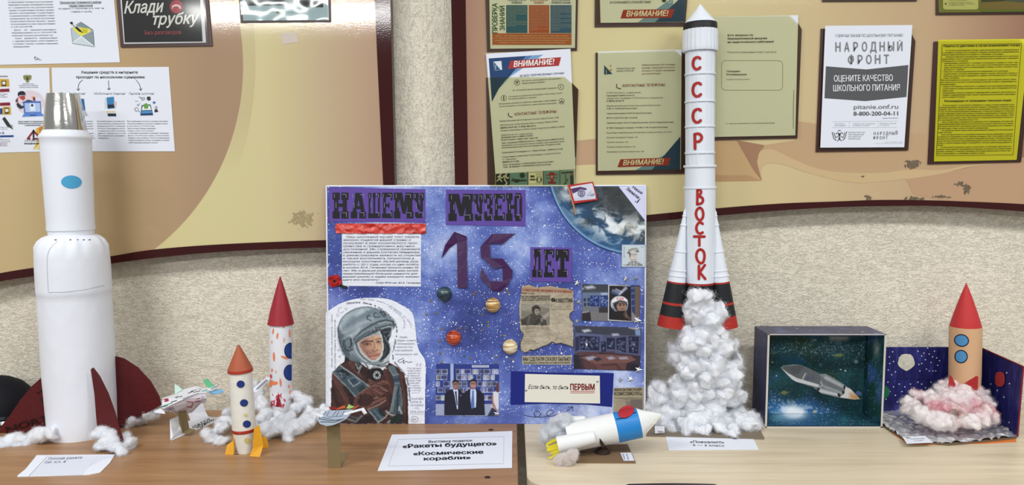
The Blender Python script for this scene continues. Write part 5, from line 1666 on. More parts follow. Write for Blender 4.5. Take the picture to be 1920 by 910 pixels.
for i, t in enumerate(('ЭТО НЕ БЫЛ', 'ПОЛЁТ В СИЛУ', 'РАЗУМ В СНЕ', 'МЫ ПРИЗНАЛИ', 'О КОСМОС', 'СЛЫШУ ТЕБЯ', 'ПОМНЯТ', 'ЧТО СДЕЛАЛ', 'НАШ ЧЕЛОВЕК', 'НА ПУТИ')):
    g.text(S, t, 763 + (i % 3),692.5 + i * 4.6,790 - (i % 4),2.6,(110,114,132), None, 0,0.1, off=0.0005)
g.stroke(S, [(770,737),(787,737)],0.4,(120,124,138),0.0005, caps=False)
for i, t in enumerate(('ТАКАЯ ВЕРА', 'СИЛА В', 'ЧЕЛОВЕКЕ', '— ЭТО', 'СИЛА ДУХА')):
    g.text(S, t, 769 + (i == 3) * 4,750 + i * 6.1,794 - (i == 1) * 4 - (i == 3) * 8,3.8,(130,136,160), None, 0,0, off=0.0005)
g.stroke(S, [(768,776.5),(795,777)],0.4,(130,136,150),0.0005, caps=False)
pts = [(777.5 + 6.5 * math.cos(k * 0.35),786.5 + 5.5 * math.sin(k * 0.35)) for k in range(19)]
g.stroke(S, pts, 0.6,(110,114,132),0.0005, caps=False); g.text(S, 'ЮГ', 774,788.5,781,3.2,(110,114,132), off=0.0005)
# pencil notes up the left margin, moon and star sketches
for x, y0, y1, t in ((623.5,690,590, 'Для нас, землян, самое дорогое — Земля'),(629.5,700,600, 'наша голубая планета, берегите её')):
    g.text(S, t, x, y0, x, 3.0,(120,124,138), y1,0,0.2, off=0.0005)
g.stroke(S, spline([(641,577),(635,579),(635,585),(640,587),(645,584)],4),0.6,(130,134,146),0.0005, caps=False)
for x, y in ((649,579.5),(633,591.5)):
    g.stroke(S, [(x + 2.2 * math.cos(k), y + 2.2 * math.sin(k)) for k in np.linspace(0,6.3,9)],0.5,(130,134,146),0.0005, caps=False)
for x, y in ((635,657),(637,669),(643,664)):
    for k in range(3):
        g.stroke(S, [(x - 3 * math.cos(k * 1.05), y - 3 * math.sin(k * 1.05)),(x + 3 * math.cos(k * 1.05), y + 3 * math.sin(k * 1.05))],0.4,(140,144,156),0.0005, caps=False)
g.build('handwriting', M_INK, por_o)

# ------------------------------------------------------------------ museum photographs
def photo(name, label, x0, y0, x1, y1, zoom, painter, step=0.75, col=(60,60,80), quad=None):
    pc = Picture(x0, y0, x1, y1, step, col, warp=0.25, wscale=0.5, zoom=zoom)
    painter(pc)
    if quad:
        z = pc.z
        pc.z = (0,0,1)
        pc.a = (pc.mask_poly(quad, 0.8) > 0.5).astype(float)
        pc.z = z
    q = quad or [(x0, y0),(x1, y0),(x1, y1),(x0, y1)]
    base = glued(name, q, mat('photo_paper', (210,212,216),0.4), label, 0.0014)
    g = Geo()
    pc.put(g, PO, 0.0017)
    g.build('photo_print', attr_mat('glossy_photo_ink', 0.32,0.4), base)
    return base

def men(pc):
    pc.rect(60,55,1040,690,(40,56,128)); pc.rect(50,685,1040,880,(150,158,190))
    pc.poly([(280,60),(342,60),(342,690),(278,690)],(154,170,206))
    pc.rect(270,60,284,690,(30,40,96)); pc.rect(336,60,350,690,(34,46,110)); pc.rect(620,84,884,118,(222,226,236))
    pc.line([(636,101),(868,101)],8,(80,90,120),3)
    rnd = random.Random(4)
    for y, xs in ((145,(65,140,372,452,500,628,740,802,930,995)),(235,(65,135,380,455,560,690,790,912)),(335,(62,175,410,488,705,790,860,930)),(430,(85,195,410,490,755,855)),(550,(62,135,800,858))):
        for i, x in enumerate(xs):
            w = (62,105,60,38,108,94,42,106,50,38)[i % 10] if y == 145 else rnd.choice((70,90,100,60))
            x2 = min(x + w, 1036)
            pc.rect(x, y, x2, y + 78,(190,198,216))
            pc.rect(x + 6, y + 6, x2 - 6, y + 66,(86 + rnd.randint(-30,50),) * 2 + (128,))
            pc.ell((x + x2) / 2 + rnd.randint(-14,14), y + 40,18,24, rnd.choice(((40,44,70),(200,206,220),(54,60,90))),0.3,8)
    pc.rect(820,690,940,870,(150,160,186)); pc.poly([(860,870),(930,740),(1000,780),(1030,870)],(40,46,74))
    # two men in dark suits
    for (cx, fy, sh, tie) in ((365,390,0,(28,32,66)),(637,380,1,(84,112,170))):
        L, R = cx - (175 if not sh else 150), cx + (150 if not sh else 185)
        pc.poly([(L, 860),(L + 5,540),(L + 30,495),(cx - 60,455),(cx + 55,455),(R - 60,490),(R - 15,540),(R, 860)],(26,27,44))
    pc.line([(500,500),(492,860)],6,(16,17,30),4)
    pc.poly([(325,455),(345,450),(400,455),(408,500),(402,768),(388,765),(352,560)],(196,206,232)); pc.poly([(352,490),(384,488),(382,520),(398,700),(385,710),(362,540)],(30,32,62))
    pc.poly([(598,450),(640,460),(672,448),(690,500),(688,740),(600,745),(592,500)],(190,202,234)); pc.poly([(622,478),(652,476),(648,510),(660,730),(622,762),(596,735),(622,520)],(84,108,168))
    pc.poly([(560,500),(598,455),(592,560),(610,760),(560,800)],(24,25,42)); pc.poly([(690,455),(740,500),(730,800),(680,760),(692,560)],(24,25,42))
    pc.ell(365,390,47,72,(142,102,96)); pc.poly([(316,385),(318,330),(350,308),(395,312),(414,345),(412,390),(400,350),(365,336),(332,350)],(26,24,30)); pc.poly([(330,420),(365,425),(402,420),(380,462),(350,460)],(128,86,80)); pc.line([(345,375),(358,375)],8,(60,40,44),3); pc.line([(375,375),(390,375)],8,(60,40,44),3); pc.line([(348,428),(385,428)],7,(180,130,120),3)
    pc.ell(640,380,52,74,(158,116,108)); pc.poly([(580,370),(582,325),(615,300),(665,300),(690,330),(694,385),(680,340),(640,328),(598,340)],(24,24,32)); pc.line([(612,368),(630,366)],8,(60,40,44),3); pc.line([(652,366),(670,368)],8,(60,40,44),3); pc.poly([(606,405),(676,405),(660,448),(625,448)],(146,100,94)); pc.line([(618,412),(662,412)],8,(206,170,160),3)
    pc.ell(446,552,8,8,(180,186,206))
    # woman at the edge
    pc.poly([(945,500),(1000,485),(1036,510),(1036,760),(1000,770),(950,700)],(206,206,216)); pc.poly([(985,420),(1010,360),(1036,350),(1036,500),(1000,500)],(96,54,50)); pc.poly([(930,560),(950,520),(955,650),(1010,780),(990,790),(935,690)],(168,112,96)); pc.poly([(905,740),(935,700),(930,740)],(200,204,212))
    pc.grain(5,0.8)

photo('museum_photo', 'photo of two men in dark suits before a blue display wall', 817,682,935.5,780,(810,675,8.274), men, 0.7, quad=[(818,682.5),(935.5,683),(935,780),(817,779)])

def portrait_room(pc):
    pc.rect(640,40,890,130,(66,70,76)); pc.rect(640,120,890,390,(96,110,140)); pc.rect(640,250,890,390,(104,108,116))
    pc.poly([(640,60),(800,110),(890,120),(890,40),(640,40)],(58,62,70)); pc.poly([(665,68),(735,58),(760,75),(690,84)],(226,232,244),6); pc.poly([(820,130),(870,126),(880,136),(826,140)],(206,220,240),5)
    pc.rect(716,150,802,252,(28,44,100)); pc.rect(810,150,884,260,(28,44,100)); rnd = random.Random(2)
    for k in range(70):
        x, y = rnd.uniform(722,878), rnd.uniform(158,246)
        if not 800 < x < 812:
            pc.rect(x - 6, y - 5, x + 5, y + 4, rnd.choice(((96,124,176),(140,160,196),(50,70,130))))
    for x, y in ((652,175),(690,172),(655,220),(690,216)):
        pc.rect(x, y, x + 22, y + 30,(34,46,72))
    pc.poly([(716,300),(890,296),(890,390),(700,390)],(112,110,112)); pc.rect(798,262,890,312,(50,46,50)); pc.poly([(640,300),(715,296),(725,390),(640,390)],(42,36,40)); pc.poly([(640,302),(700,296),(714,304),(640,318)],(140,140,146))
    # big framed portrait
    pc.poly([(886,45),(1100,55),(1112,398),(884,386)],(196,196,200)); pc.poly([(896,55),(1100,60),(1108,392),(892,376)],(28,26,34))
    pc.poly([(1100,52),(1140,52),(1142,345),(1110,300)],(40,56,104)); pc.poly([(1140,60),(1188,70),(1180,380),(1140,345)],(104,84,72)); pc.poly([(1112,300),(1180,380),(1176,402),(1110,396)],(120,124,130))
    for y in (80,130,190,250):
        pc.line([(1108, y),(1132, y - 5)],5,(120,140,186),3)
    for pts, w, c in (([(930,100),(1000,130),(1050,70)],14,(150,166,196)),([(960,90),(1010,112)],10,(206,212,226)),([(990,140),(1060,80)],12,(196,204,220)),([(920,120),(980,140)],8,(90,120,180))):
        pc.line(pts, w, c, 4)
    pc.ell(992,228,84,76,(176,178,184)); pc.ell(1000,255,72,62,(40,40,46)); pc.ell(1012,252,46,50,(146,116,100)); pc.poly([(915,200),(960,165),(1030,160),(1070,190),(1068,205),(1000,190),(930,225)],(220,222,226))
    for x in (972,1000,1022):
        pc.line([(x + 8,172),(x, 172),(x - 3,182),(x + 8,186)],4.5,(176,36,40),2)
    pc.line([(930,225),(990,200),(1060,215)],8,(70,72,80),3); pc.line([(925,230),(950,290),(1000,316),(1050,300),(1068,250)],8,(190,192,196),3); pc.ell(1000,240,12,7,(50,40,40)); pc.ell(1034,238,10,7,(50,40,40)); pc.line([(1005,278),(1035,274)],5,(90,60,56),3); pc.line([(980,225),(1040,220)],9,(60,44,42),4)
    pc.poly([(940,300),(1060,290),(1090,380),(920,378)],(34,28,30)); pc.line([(1040,330),(1100,376)],12,(120,80,60),6); pc.line([(1050,300),(1060,350)],12,(120,104,90),5)
    pc.grain(5,0.8)

photo('museum_photo', 'photo of a dim room with a framed helmet portrait', 1090,532,1200,604,(965,525,5.056), portrait_room, 0.7, quad=[(1091.5,533),(1200,535.5),(1198,604),(1090.5,601)])

def table_room(pc):
    pc.rect(560,440,1200,870,(74,76,106)); pc.poly([(570,445),(1195,450),(1190,540),(1060,530),(840,520),(580,500)],(56,58,72)); pc.poly([(575,500),(840,520),(830,700),(590,690)],(84,90,124)); pc.poly([(840,520),(1195,530),(1195,720),(830,700)],(78,80,110))
    for q_ in ([(640,478),(700,470),(722,484),(660,496)],[(922,515),(972,512),(988,522),(935,528)],[(1085,455),(1188,455),(1160,472)]):
        pc.poly(q_, (226,230,240),5)
    pc.poly([(1140,480),(1190,470),(1190,530),(1144,525)],(120,140,180))
    rnd = random.Random(5)
    for q_ in ([(615,530),(804,540),(800,670),(620,664)],[(872,548),(950,555),(948,660),(876,655)],[(962,555),(1055,540),(1052,692),(966,660)],[(1080,535),(1175,540),(1170,700),(1082,690)],[(816,585),(866,588),(866,680),(820,680)]):
        pc.poly(q_, (24,28,56))
        m = pc.mask_poly(q_)
        x0, x1 = q_[0][0] + 12, q_[1][0] - 12
        y0, y1 = q_[0][1] + 18, q_[2][1] - 18
        for k in range(int((x1 - x0) * (y1 - y0) / 330)):
            x, y = rnd.uniform(x0, x1), rnd.uniform(y0, y1)
            pc.rect(x - 6, y - 5, x + 6, y + 5, rnd.choice(((120,126,150),(70,78,112),(150,156,176))),3,0.75)
    pc.ell(682,612,8,14,(240,236,230)); pc.poly([(575,540),(612,535),(612,665),(575,680)],(40,44,74))
    pc.poly([(590,690),(800,680),(1190,720),(1190,870),(560,860)],(52,42,54)); pc.rect(600,680,800,716,(84,58,62)); pc.rect(870,680,950,712,(70,50,58))
    pc.poly([(610,735),(820,705),(1100,720),(1150,760),(1060,790),(760,800)],(110,74,70)); pc.poly([(640,760),(760,800),(770,850),(660,840)],(84,54,54)); pc.poly([(760,800),(1060,792),(1060,850),(780,850)],(96,62,60))
    for q_ in ([(665,735),(740,722),(790,745),(700,765)],[(870,735),(920,725),(960,745),(900,760)],[(980,735),(1060,730),(1080,750),(1000,755)]):
        pc.poly(q_, (150,152,168),3)
    pc.poly([(740,745),(800,735),(830,755),(780,775)],(50,44,60)); pc.ell(1130,835,50,36,(30,26,36)); pc.poly([(560,700),(600,720),(640,860),(560,860)],(40,34,46)); pc.poly([(1060,800),(1110,780),(1090,850),(1050,850)],(44,34,44)); pc.line([(830,810),(960,800),(1000,850)],12,(60,38,42),4)
    pc.grain(5,0.8)

photo('museum_photo', 'photo of a museum room with a large brown table', 1075.5,610,1202,695.5,(965,525,5.056), table_room, 0.7, quad=[(1077.5,610.5),(1202,615),(1200,695.5),(1075.5,691.5)])

# ------------------------------------------------------------------ earth picture
pc = Picture(1017,350,1209,476,0.75,(40,46,50), warp=0)
ex, ey, eR = 1193,312,166.5
rr = np.sqrt((pc.gx - ex) ** 2 + ((pc.gy - ey)) ** 2) / eR
land = fbm(pc.gx, pc.gy, 0.02,12,5)
pc.over(np.clip((rr - 0.45) * 2.2,0,1),(36,78,120))
pc.over(np.clip((land - 0.5) * 6,0,1) * np.clip((1.05 - rr) * 4,0,1),(58,62,58))
wx = fbm(pc.gx, pc.gy, 0.025,31,4) * 60
wy = fbm(pc.gx, pc.gy, 0.025,57,4) * 60
cl = fbm(pc.gx + wx, pc.gy + wy, 0.045,3,5)
zone = np.exp(-((rr - 0.74) / 0.16) ** 2)
pc.over(np.clip((cl - 0.47) * 6,0,1) * np.clip(zone * 1.1 + 0.05,0,1),(214,222,226))
pc.over(np.clip((fbm(pc.gx + wy, pc.gy, 0.05,77,4) - 0.48) * 5,0,1) * np.clip(1 - np.hypot((pc.gx - 1175) / 30,(pc.gy - 430) / 20),0,1),(158,152,128))
pc.over(np.clip(1 - np.hypot((pc.gx - 1150) / 46,(pc.gy - 380) / 34),0,1) * 0.8,(48,50,50))
pc.over(np.clip(1 - np.hypot((pc.gx - 1100) / 20,(pc.gy - 418) / 14),0,1) * 1.0,(38,48,54))
st = np.clip((fbm(pc.gx * 0.8 + wx * .5, pc.gy * 1.6 + wy * .5,0.06,44,5) - 0.52) * 6,0,1)
pc.over(st * np.clip(zone, 0,1) * 0.8,(226,232,236))
pc.over(np.clip((rr - 0.955) / 0.03,0,1),(128,168,206)); pc.over(np.clip((rr - 0.985) / 0.006,0,1),(30,60,110))
pc.over(np.clip(((pc.gx - 1012) - (pc.gy - 350) * 0.12) / 6,0,1) * 0 + (pc.gx < 1024).astype(float) * 0.7,(186,202,216))
pc.a = ((rr < 1.0) & (pc.gx > 1018) & ((pc.gx - 1159) * 1.286 < (pc.gy - 350))).astype(float)
pc.grain(8,0.6)
g = Geo(); pc.put(g, PO, 0.0012)
earth = g.build('earth_picture', attr_mat('glossy_photo_ink'), poster)
g = Geo()
S = on_poster(0.0012)
cor = [(1160,349.8),(1209.8,349.3),(1209,413)]
g.slab([S.at(*p) for p in cor],0.0011,(206,208,236), dirn=PO.n)
corner = g.build('corner_note', mat('pale_lilac_paper', (206,208,236),0.7), poster)
g = Geo()
g.text(S, 'Наша', 1185,352.5,1203,5.2,(26,28,38),364.5,0.02,0.1)
g.text(S, 'Земля', 1173.5,355.0,1196,6.0,(26,28,38),373.5,0.02)
g.stroke(S, [(1200,373),(1195,380)],1.3,(26,28,38),0.0006); g.stroke(S, [(1191,377.5),(1194.5,380.5),(1196.5,376)],1.3,(26,28,38),0.0006)
g.build('handwriting', M_INK, corner)

# stamp with a portrait
pc = Picture(1165.5,459,1210.5,501,0.6,(200,210,216), zoom=(1020,340,5.355))
pc.rect(795,655,1005,850,(190,202,208))
pc.poly([(835,715),(850,690),(900,672),(945,680),(948,705),(900,715),(850,728)],(120,122,120)); pc.poly([(845,690),(880,672),(935,668),(945,690),(890,700)],(150,150,146)); pc.line([(840,722),(900,708),(946,708)],6,(50,52,54),3); pc.line([(850,708),(930,694)],5,(200,202,198),3)
pc.ell(895,752,42,56,(196,190,182)); pc.poly([(850,722),(868,722),(866,770),(858,760)],(86,84,84)); pc.poly([(856,760),(880,800),(920,800),(932,770),(920,815),(880,820)],(150,144,138)); pc.line([(872,738),(888,736)],4,(60,58,58),2); pc.line([(906,736),(924,736)],4,(60,58,58),2); pc.line([(900,742),(906,764)],3,(140,132,126),2); pc.line([(880,780),(902,786),(920,776)],5,(236,236,232),2); pc.line([(880,784),(902,790),(920,780)],3,(90,84,82),2)
pc.poly([(830,850),(850,815),(880,805),(900,830),(925,800),(960,820),(990,850)],(160,162,160)); pc.line([(880,808),(890,850)],5,(90,92,92),2); pc.line([(925,805),(910,850)],5,(90,92,92),2); pc.line([(860,815),(830,850)],5,(110,112,112),2)
pc.grain(6,0.9)
base = glued('postage_stamp', [(1166,459.5),(1210.5,459.5),(1209.5,501),(1165.5,500.5)], M_PAPER, 'pale postage stamp with a man in a peaked cap', 0.0020)
g = Geo(); pc.put(g, PO, 0.0023)
S = on_poster(0.0024)
g.text(S, '25к', 1195,498.6,1205,4.6,(70,74,78)); g.text(S, '1961', 1202,464,1207,1.6,(90,94,98)); g.text(S, 'ПОЧТА СССР', 1171,484,1171,1.8,(90,94,98),462); g.text(S, 'ГАГАРИН', 1168,498,1181,2,(90,94,98))
for k in range(16):
    for (x, y) in ((1166.8 + k * 2.85,459.8),(1166.2 + k * 2.85,500.2)):
        g.ellipse(S, x, y, 0.75,0.75,(96,108,170),0.0003, rings=1, seg=8)
    for (x, y) in ((1166.1,461 + k * 2.6),(1209.7,461 + k * 2.6)):
        g.ellipse(S, x, y, 0.75,0.75,(96,108,170),0.0003, rings=1, seg=8)
g.build('stamp_print', M_INK, base)

# small flag on a stick, standing proud of the board
ZF = (1020,340,5.355)
fl = Geo()

def flag_pt(x, y, off=0.0):
    u = (x - 1063) / 50
    return PO.at(x, y, 0.010 + 0.003 * math.sin(u * 4) + off)

class FlagSurf:
    at = staticmethod(flag_pt)

quad = zz([(232,45),(490,8),(535,190),(285,232)], ZF)
g = Geo()
N = 12
for lay, (ins, c, off) in enumerate(((0.0,(176,34,32),0.0),)):
    vs = []
    for j in range(N + 1):
        for i in range(N + 1):
            u, v = i / N, j / N
            x = (quad[0][0] * (1 - u) + quad[1][0] * u) * (1 - v) + (quad[3][0] * (1 - u) + quad[2][0] * u) * v
            y = (quad[0][1] * (1 - u) + quad[1][1] * u) * (1 - v) + (quad[3][1] * (1 - u) + quad[2][1] * u) * v
            vs.append((x, y))
    F3 = [flag_pt(x, y, off) for x, y in vs] + [flag_pt(x, y, off - 0.001) for x, y in vs]
    n = (N + 1) ** 2
    fs = []
    for j in range(N):
        for i in range(N):
            a = j * (N + 1) + i
            fs += [(a, a + N + 1, a + N + 2, a + 1),(n + a, n + a + 1, n + a + N + 2, n + a + N + 1)]
    ringi = [i for i in range(N + 1)] + [j * (N + 1) + N for j in range(1, N + 1)] + [N * (N + 1) + i for i in range(N - 1,-1,-1)] + [j * (N + 1) for j in range(N - 1,0,-1)]
    for a, b in zip(ringi, ringi[1:] + ringi[:1]):
        fs.append((a, b, n + b, n + a))
    g.add(F3, fs, c)
flag = g.build('paper_flag', mat('red_flag_paper', (176,34,32),0.6), poster)
pc = Picture(1066,344,1116,380,0.6,(206,208,220), zoom=ZF)
ins = [(262,62),(480,24),(522,178),(302,202)]
pc.a = (pc.mask_poly(ins, 0.6) > 0.5).astype(float)
pc.poly([(266,80),(360,62),(420,75),(425,92),(360,95),(285,130)],(74,44,92)); pc.poly([(300,175),(400,165),(520,175),(302,202)],(190,196,214)); pc.ell(372,127,42,42,(216,218,226)); pc.line([(372 + 33 * math.cos(k),127 + 33 * math.sin(k)) for k in np.linspace(0,6.3,16)],9,(70,72,110),3)
pc.line([(360,108),(360,148),(382,146),(386,130),(362,128),(382,122),(380,108),(360,108)],7,(40,42,80),3); pc.line([(430,150),(500,128)],6,(120,126,160),3); pc.line([(440,130),(470,110)],5,(140,146,176),3); pc.line([(470,150),(500,142)],5,(60,64,110),3)
g = Geo(); pc.put(g, FlagSurf, 0.0006)
g.build('flag_print', M_INK, flag)
g = Geo()
g.tube([flag_pt(*zz([(240,60)], ZF)[0],-0.002), flag_pt(*zz([(290,235)], ZF)[0],-0.002), PO.at(*zz([(318,338)], ZF)[0],0.003)],0.0023,(176,140,104),8)
g.build('flag_stick', mat('bare_wood_stick', (180,146,110),0.7), flag)

# ------------------------------------------------------------------ newspaper cuttings
ZN = (965,525,5.056)
pc = Picture(973,533,1078,664,0.7,(168,158,138), zoom=ZN)
pc.grain(16,0.07,6); pc.grain(10,0.3,2)
out = [(68,58),(130,55),(220,68),(330,66),(430,72),(500,90),(548,100),(556,160),(560,240),(548,300),(525,320),(520,360),(535,385),(556,400),(556,640),(520,625),(470,608),(430,600),(385,605),(355,588),(320,612),(270,632),(220,650),(180,668),(150,660),(128,680),(95,690),(60,668),(50,640),(58,590),(78,540),(80,510),(62,492),(50,470),(46,380),(52,250),(58,130)]
m = pc.mask_poly([(x + 9 * math.sin(i * 2.3), y + 7 * math.cos(i * 3.1)) for i, (x, y) in enumerate(out)],0.8)
pc.a = (m > 0.5).astype(float)
pc.poly([(60,50),(240,60),(560,90),(560,150),(400,115),(200,110),(65,120)],(164,132,106),14,0.8)
pc.poly([(300,450),(350,480),(330,560),(280,520)],(146,136,118),6,0.7); pc.line([(330,440),(420,500),(550,460)],8,(196,188,168),5,0.8); pc.line([(420,500),(380,590)],8,(136,126,110),6,0.8); pc.line([(350,520),(450,560),(548,540)],6,(138,128,110),5,0.7); pc.line([(200,470),(240,560),(120,640)],6,(190,182,162),5,0.7); pc.line([(100,470),(200,600)],5,(140,132,116),5,0.6)
pc.rect(62,228,332,430,(120,116,106)); pc.poly([(62,228),(332,228),(332,270),(240,262),(150,300),(62,290)],(142,138,126)); pc.poly([(62,430),(62,380),(130,340),(160,320),(240,330),(300,390),(305,430)],(70,66,62)); pc.ell(205,290,40,52,(74,68,62)); pc.ell(213,300,24,34,(150,142,130)); pc.poly([(160,290),(165,255),(200,240),(235,255),(235,285),(200,272),(180,300)],(60,56,52)); pc.line([(204,296),(212,294)],5,(50,46,42),2); pc.line([(222,294),(230,294)],5,(50,46,42),2); pc.line([(208,318),(226,316)],4,(70,60,54),2); pc.line([(140,350),(120,430)],16,(104,98,90),5); pc.line([(240,430),(260,370),(330,320)],12,(160,154,142),5); pc.line([(190,420),(230,380),(260,430)],12,(46,44,42),4); pc.line([(60,380),(110,420)],14,(60,56,52),5); pc.poly([(270,340),(330,300),(332,320),(285,370)],(158,152,140),5,0.7)
edge_m = np.clip(1 - np.abs(pc.mask_poly(out, 16) - 0.35) * 4,0,1) * ((pc.gy > 636) | ((pc.gy > 583) & (pc.gx > 1066) & (pc.gy < 604)) | ((pc.gx < 982) & (pc.gy > 615)))
pc.over(np.clip(edge_m * 1.4,0,1),(40,32,28))
news = Geo()
pc.put(news, Wavy(on_poster(0.0012),0.0012,0.09),0.0)
S = on_poster(0.0042)
qn = lambda *p: zz(p, ZN)

def nt(t, x0, y0, x1, y1, h, col=(52,46,40), bold=0.01):
    (a, b),(c, d) = qn((x0, y0),(x1, y1))
    news.text(S, t, a, b, c, h / 5.056, col, d, bold, off=0.0)

nt('СОВЕТСКИЙ ЧЕЛОВЕК В КОСМОСЕ!', 70,104,545,122,20,(150,62,44),0.02)
nt('ЮРИЙ ГАГАРИН', 68,132,190,136,13)
for i, t in enumerate(('ВЕЛИЧАЙШАЯ ПОБЕДА', 'НАШЕГО СТРОЯ, НАШЕЙ НАУКИ,', 'НАШЕЙ ТЕХНИКИ, НАШЕГО МУЖЕСТВА')):
    nt(t, 66,164 + i * 18,340,160 + i * 18,13,(44,40,36),0.02)
nt('ИЗВЕСТИЯ', 380,213,546,213,36,(40,36,34),0.02)
(a, b), = qn((364,190)); news.ellipse(S, a, b, 3.8,3.8,(56,52,46),0.0, rings=2)
rndn = random.Random(9)
words = ['ТАСС сообщает о полете', 'первый в мире космический', 'корабль с человеком на борту', 'в Советском Союзе выведен', 'на орбиту вокруг Земли', 'пилот космонавт гражданин', 'двусторонняя радиосвязь', 'полет проходит нормально']
for y in list(range(232,430,9)):
    if y in (232,250,259,277,286,350,359,368,386):
        nt(rndn.choice(words),342, y, 530, y - 2,6,(96,88,76),0)
for y in (216,450,460,470,488,500,520,538,560,575,590,606):
    nt(rndn.choice(words) + ' ' + rndn.choice(words),70, y, 330 if y < 480 else 160 + (y % 7) * 20, y - 2,6,(104,96,84),0)
news.build('newspaper_cutting', attr_mat('newsprint', 0.85), poster, label='torn yellowed newspaper page with a burnt lower edge')

g = Geo()
S = on_poster(0.0012)
q4 = qn((72,722),(540,716),(540,806),(70,802))
g.slab([S.at(*p) for p in q4],0.0011,(166,158,138), dirn=PO.n)
nb = g.build('newspaper_cutting', white_mat('yellowed_newsprint', (166,158,138),0.85,0.2,90), poster, label='narrow headline strip below the torn page')
g = Geo()
for t, x0, y0, x1, y1, h, b in (('МЫ СДЕЛАЛИ СКАЗКУ БЫЛЬЮ!', 80,768,530,768,36,0.012),('ВСЕНАРОДНОЕ ТОРЖЕСТВО НА СОВЕТСКОЙ ЗЕМЛЕ', 84,794,524,792,13,0.02)):
    (a, b0),(c, d) = qn((x0, y0),(x1, y1))
    g.text(S, t, a, b0, c, h / 5.056,(52,44,38), d, b)
g.build('headline', M_INK, nb)

ZM = (920,600,2.934)
pc = Picture(1150,726,1209,772,0.7,(156,146,120), zoom=ZM)
pc.grain(8,0.2); pc.rect(692,432,835,505,(122,112,100)); pc.poly([(692,432),(740,440),(750,505),(692,505)],(150,138,118)); pc.line([(700,450),(830,436)],6,(140,130,116),3); pc.poly([(770,440),(835,436),(835,505),(760,505)],(104,96,90)); pc.line([(680,430),(838,428)],2,(80,74,64),1)
base = glued('newspaper_cutting', [(1151.5,728),(1207,726.5),(1206.5,772),(1150,772)], MATS['yellowed_newsprint'], 'newspaper masthead cutting at the lower right corner', 0.0012,(166,158,138))
g = Geo(); pc.a = ((pc.gx > 1151) & (pc.gx < 1206.5) & (pc.gy > 728)).astype(float); pc.put(g, PO, 0.0014)
S = on_poster(0.0015)
g.text(S, 'МОСКОВСКИЙ', 1152.5,733.6,1203,4.6,(52,44,38),732.6,0.02); g.text(S, 'КОМСОМОЛЕЦ', 1152,742,1204,6.6,(46,40,34),741,0.016)
g.build('cutting_print', M_INK, base)

# ------------------------------------------------------------------ motto on blue paper
g = Geo()
S = on_poster(0.0012)
g.slab([S.at(*p) for p in zz([(112,282),(330,292),(640,292),(677,294),(668,480),(520,466),(300,462),(108,468)], ZM)],0.0011,(20,32,116), dirn=PO.n)
blue = g.build('motto_card', white_mat('deep_blue_paper', (20,32,116),0.6,0.05), poster)
g = Geo()
S2 = on_poster(0.0022)
g.slab([S2.at(*p) for p in zz([(189,298),(600,308),(602,461),(187,453)], ZM)],0.0009,(220,218,206), dirn=PO.n)
g.build('motto_paper', white_mat('ivory_paper', (218,216,204),0.7,0.05), blue)
g = Geo()
g.text(S2, 'Если быть, то быть', *zz([(206,380)], ZM)[0], zz([(428,384)], ZM)[0][0],8.2,(24,24,30), zz([(428,384)], ZM)[0][1],0.006,0.35)
g.text(S2, 'ПЕРВЫМ', *zz([(437,386)], ZM)[0], zz([(572,386)], ZM)[0][0],11.5,(122,26,36), None, 0.035)
for y in (394,402):
    g.stroke(S2, zz([(438, y),(572, y)], ZM),0.9,(176,40,44),0.0006, caps=False)
for x, y in ((192,390),(198,389),(584,341),(591,340)):
    g.stroke(S2, zz([(x, y - 4),(x, y + 5)], ZM),1.2,(24,24,30),0.0006)
g.build('handwriting', M_INK, blue)
g = Geo()
arr = spline(zz([(182,522),(215,532),(255,535),(275,520),(262,502),(240,512),(250,534),(290,535),(325,525),(345,508),(330,496),(310,508),(318,532),(370,520),(420,500),(452,478)], ZM),6)
g.stroke(PO, arr, 1.0,(26,30,60),0.0006)
g.stroke(PO, zz([(425,482),(452,477),(450,505)], ZM),1.0,(26,30,60),0.0006)
g.build('drawn_arrow', M_INK, poster)

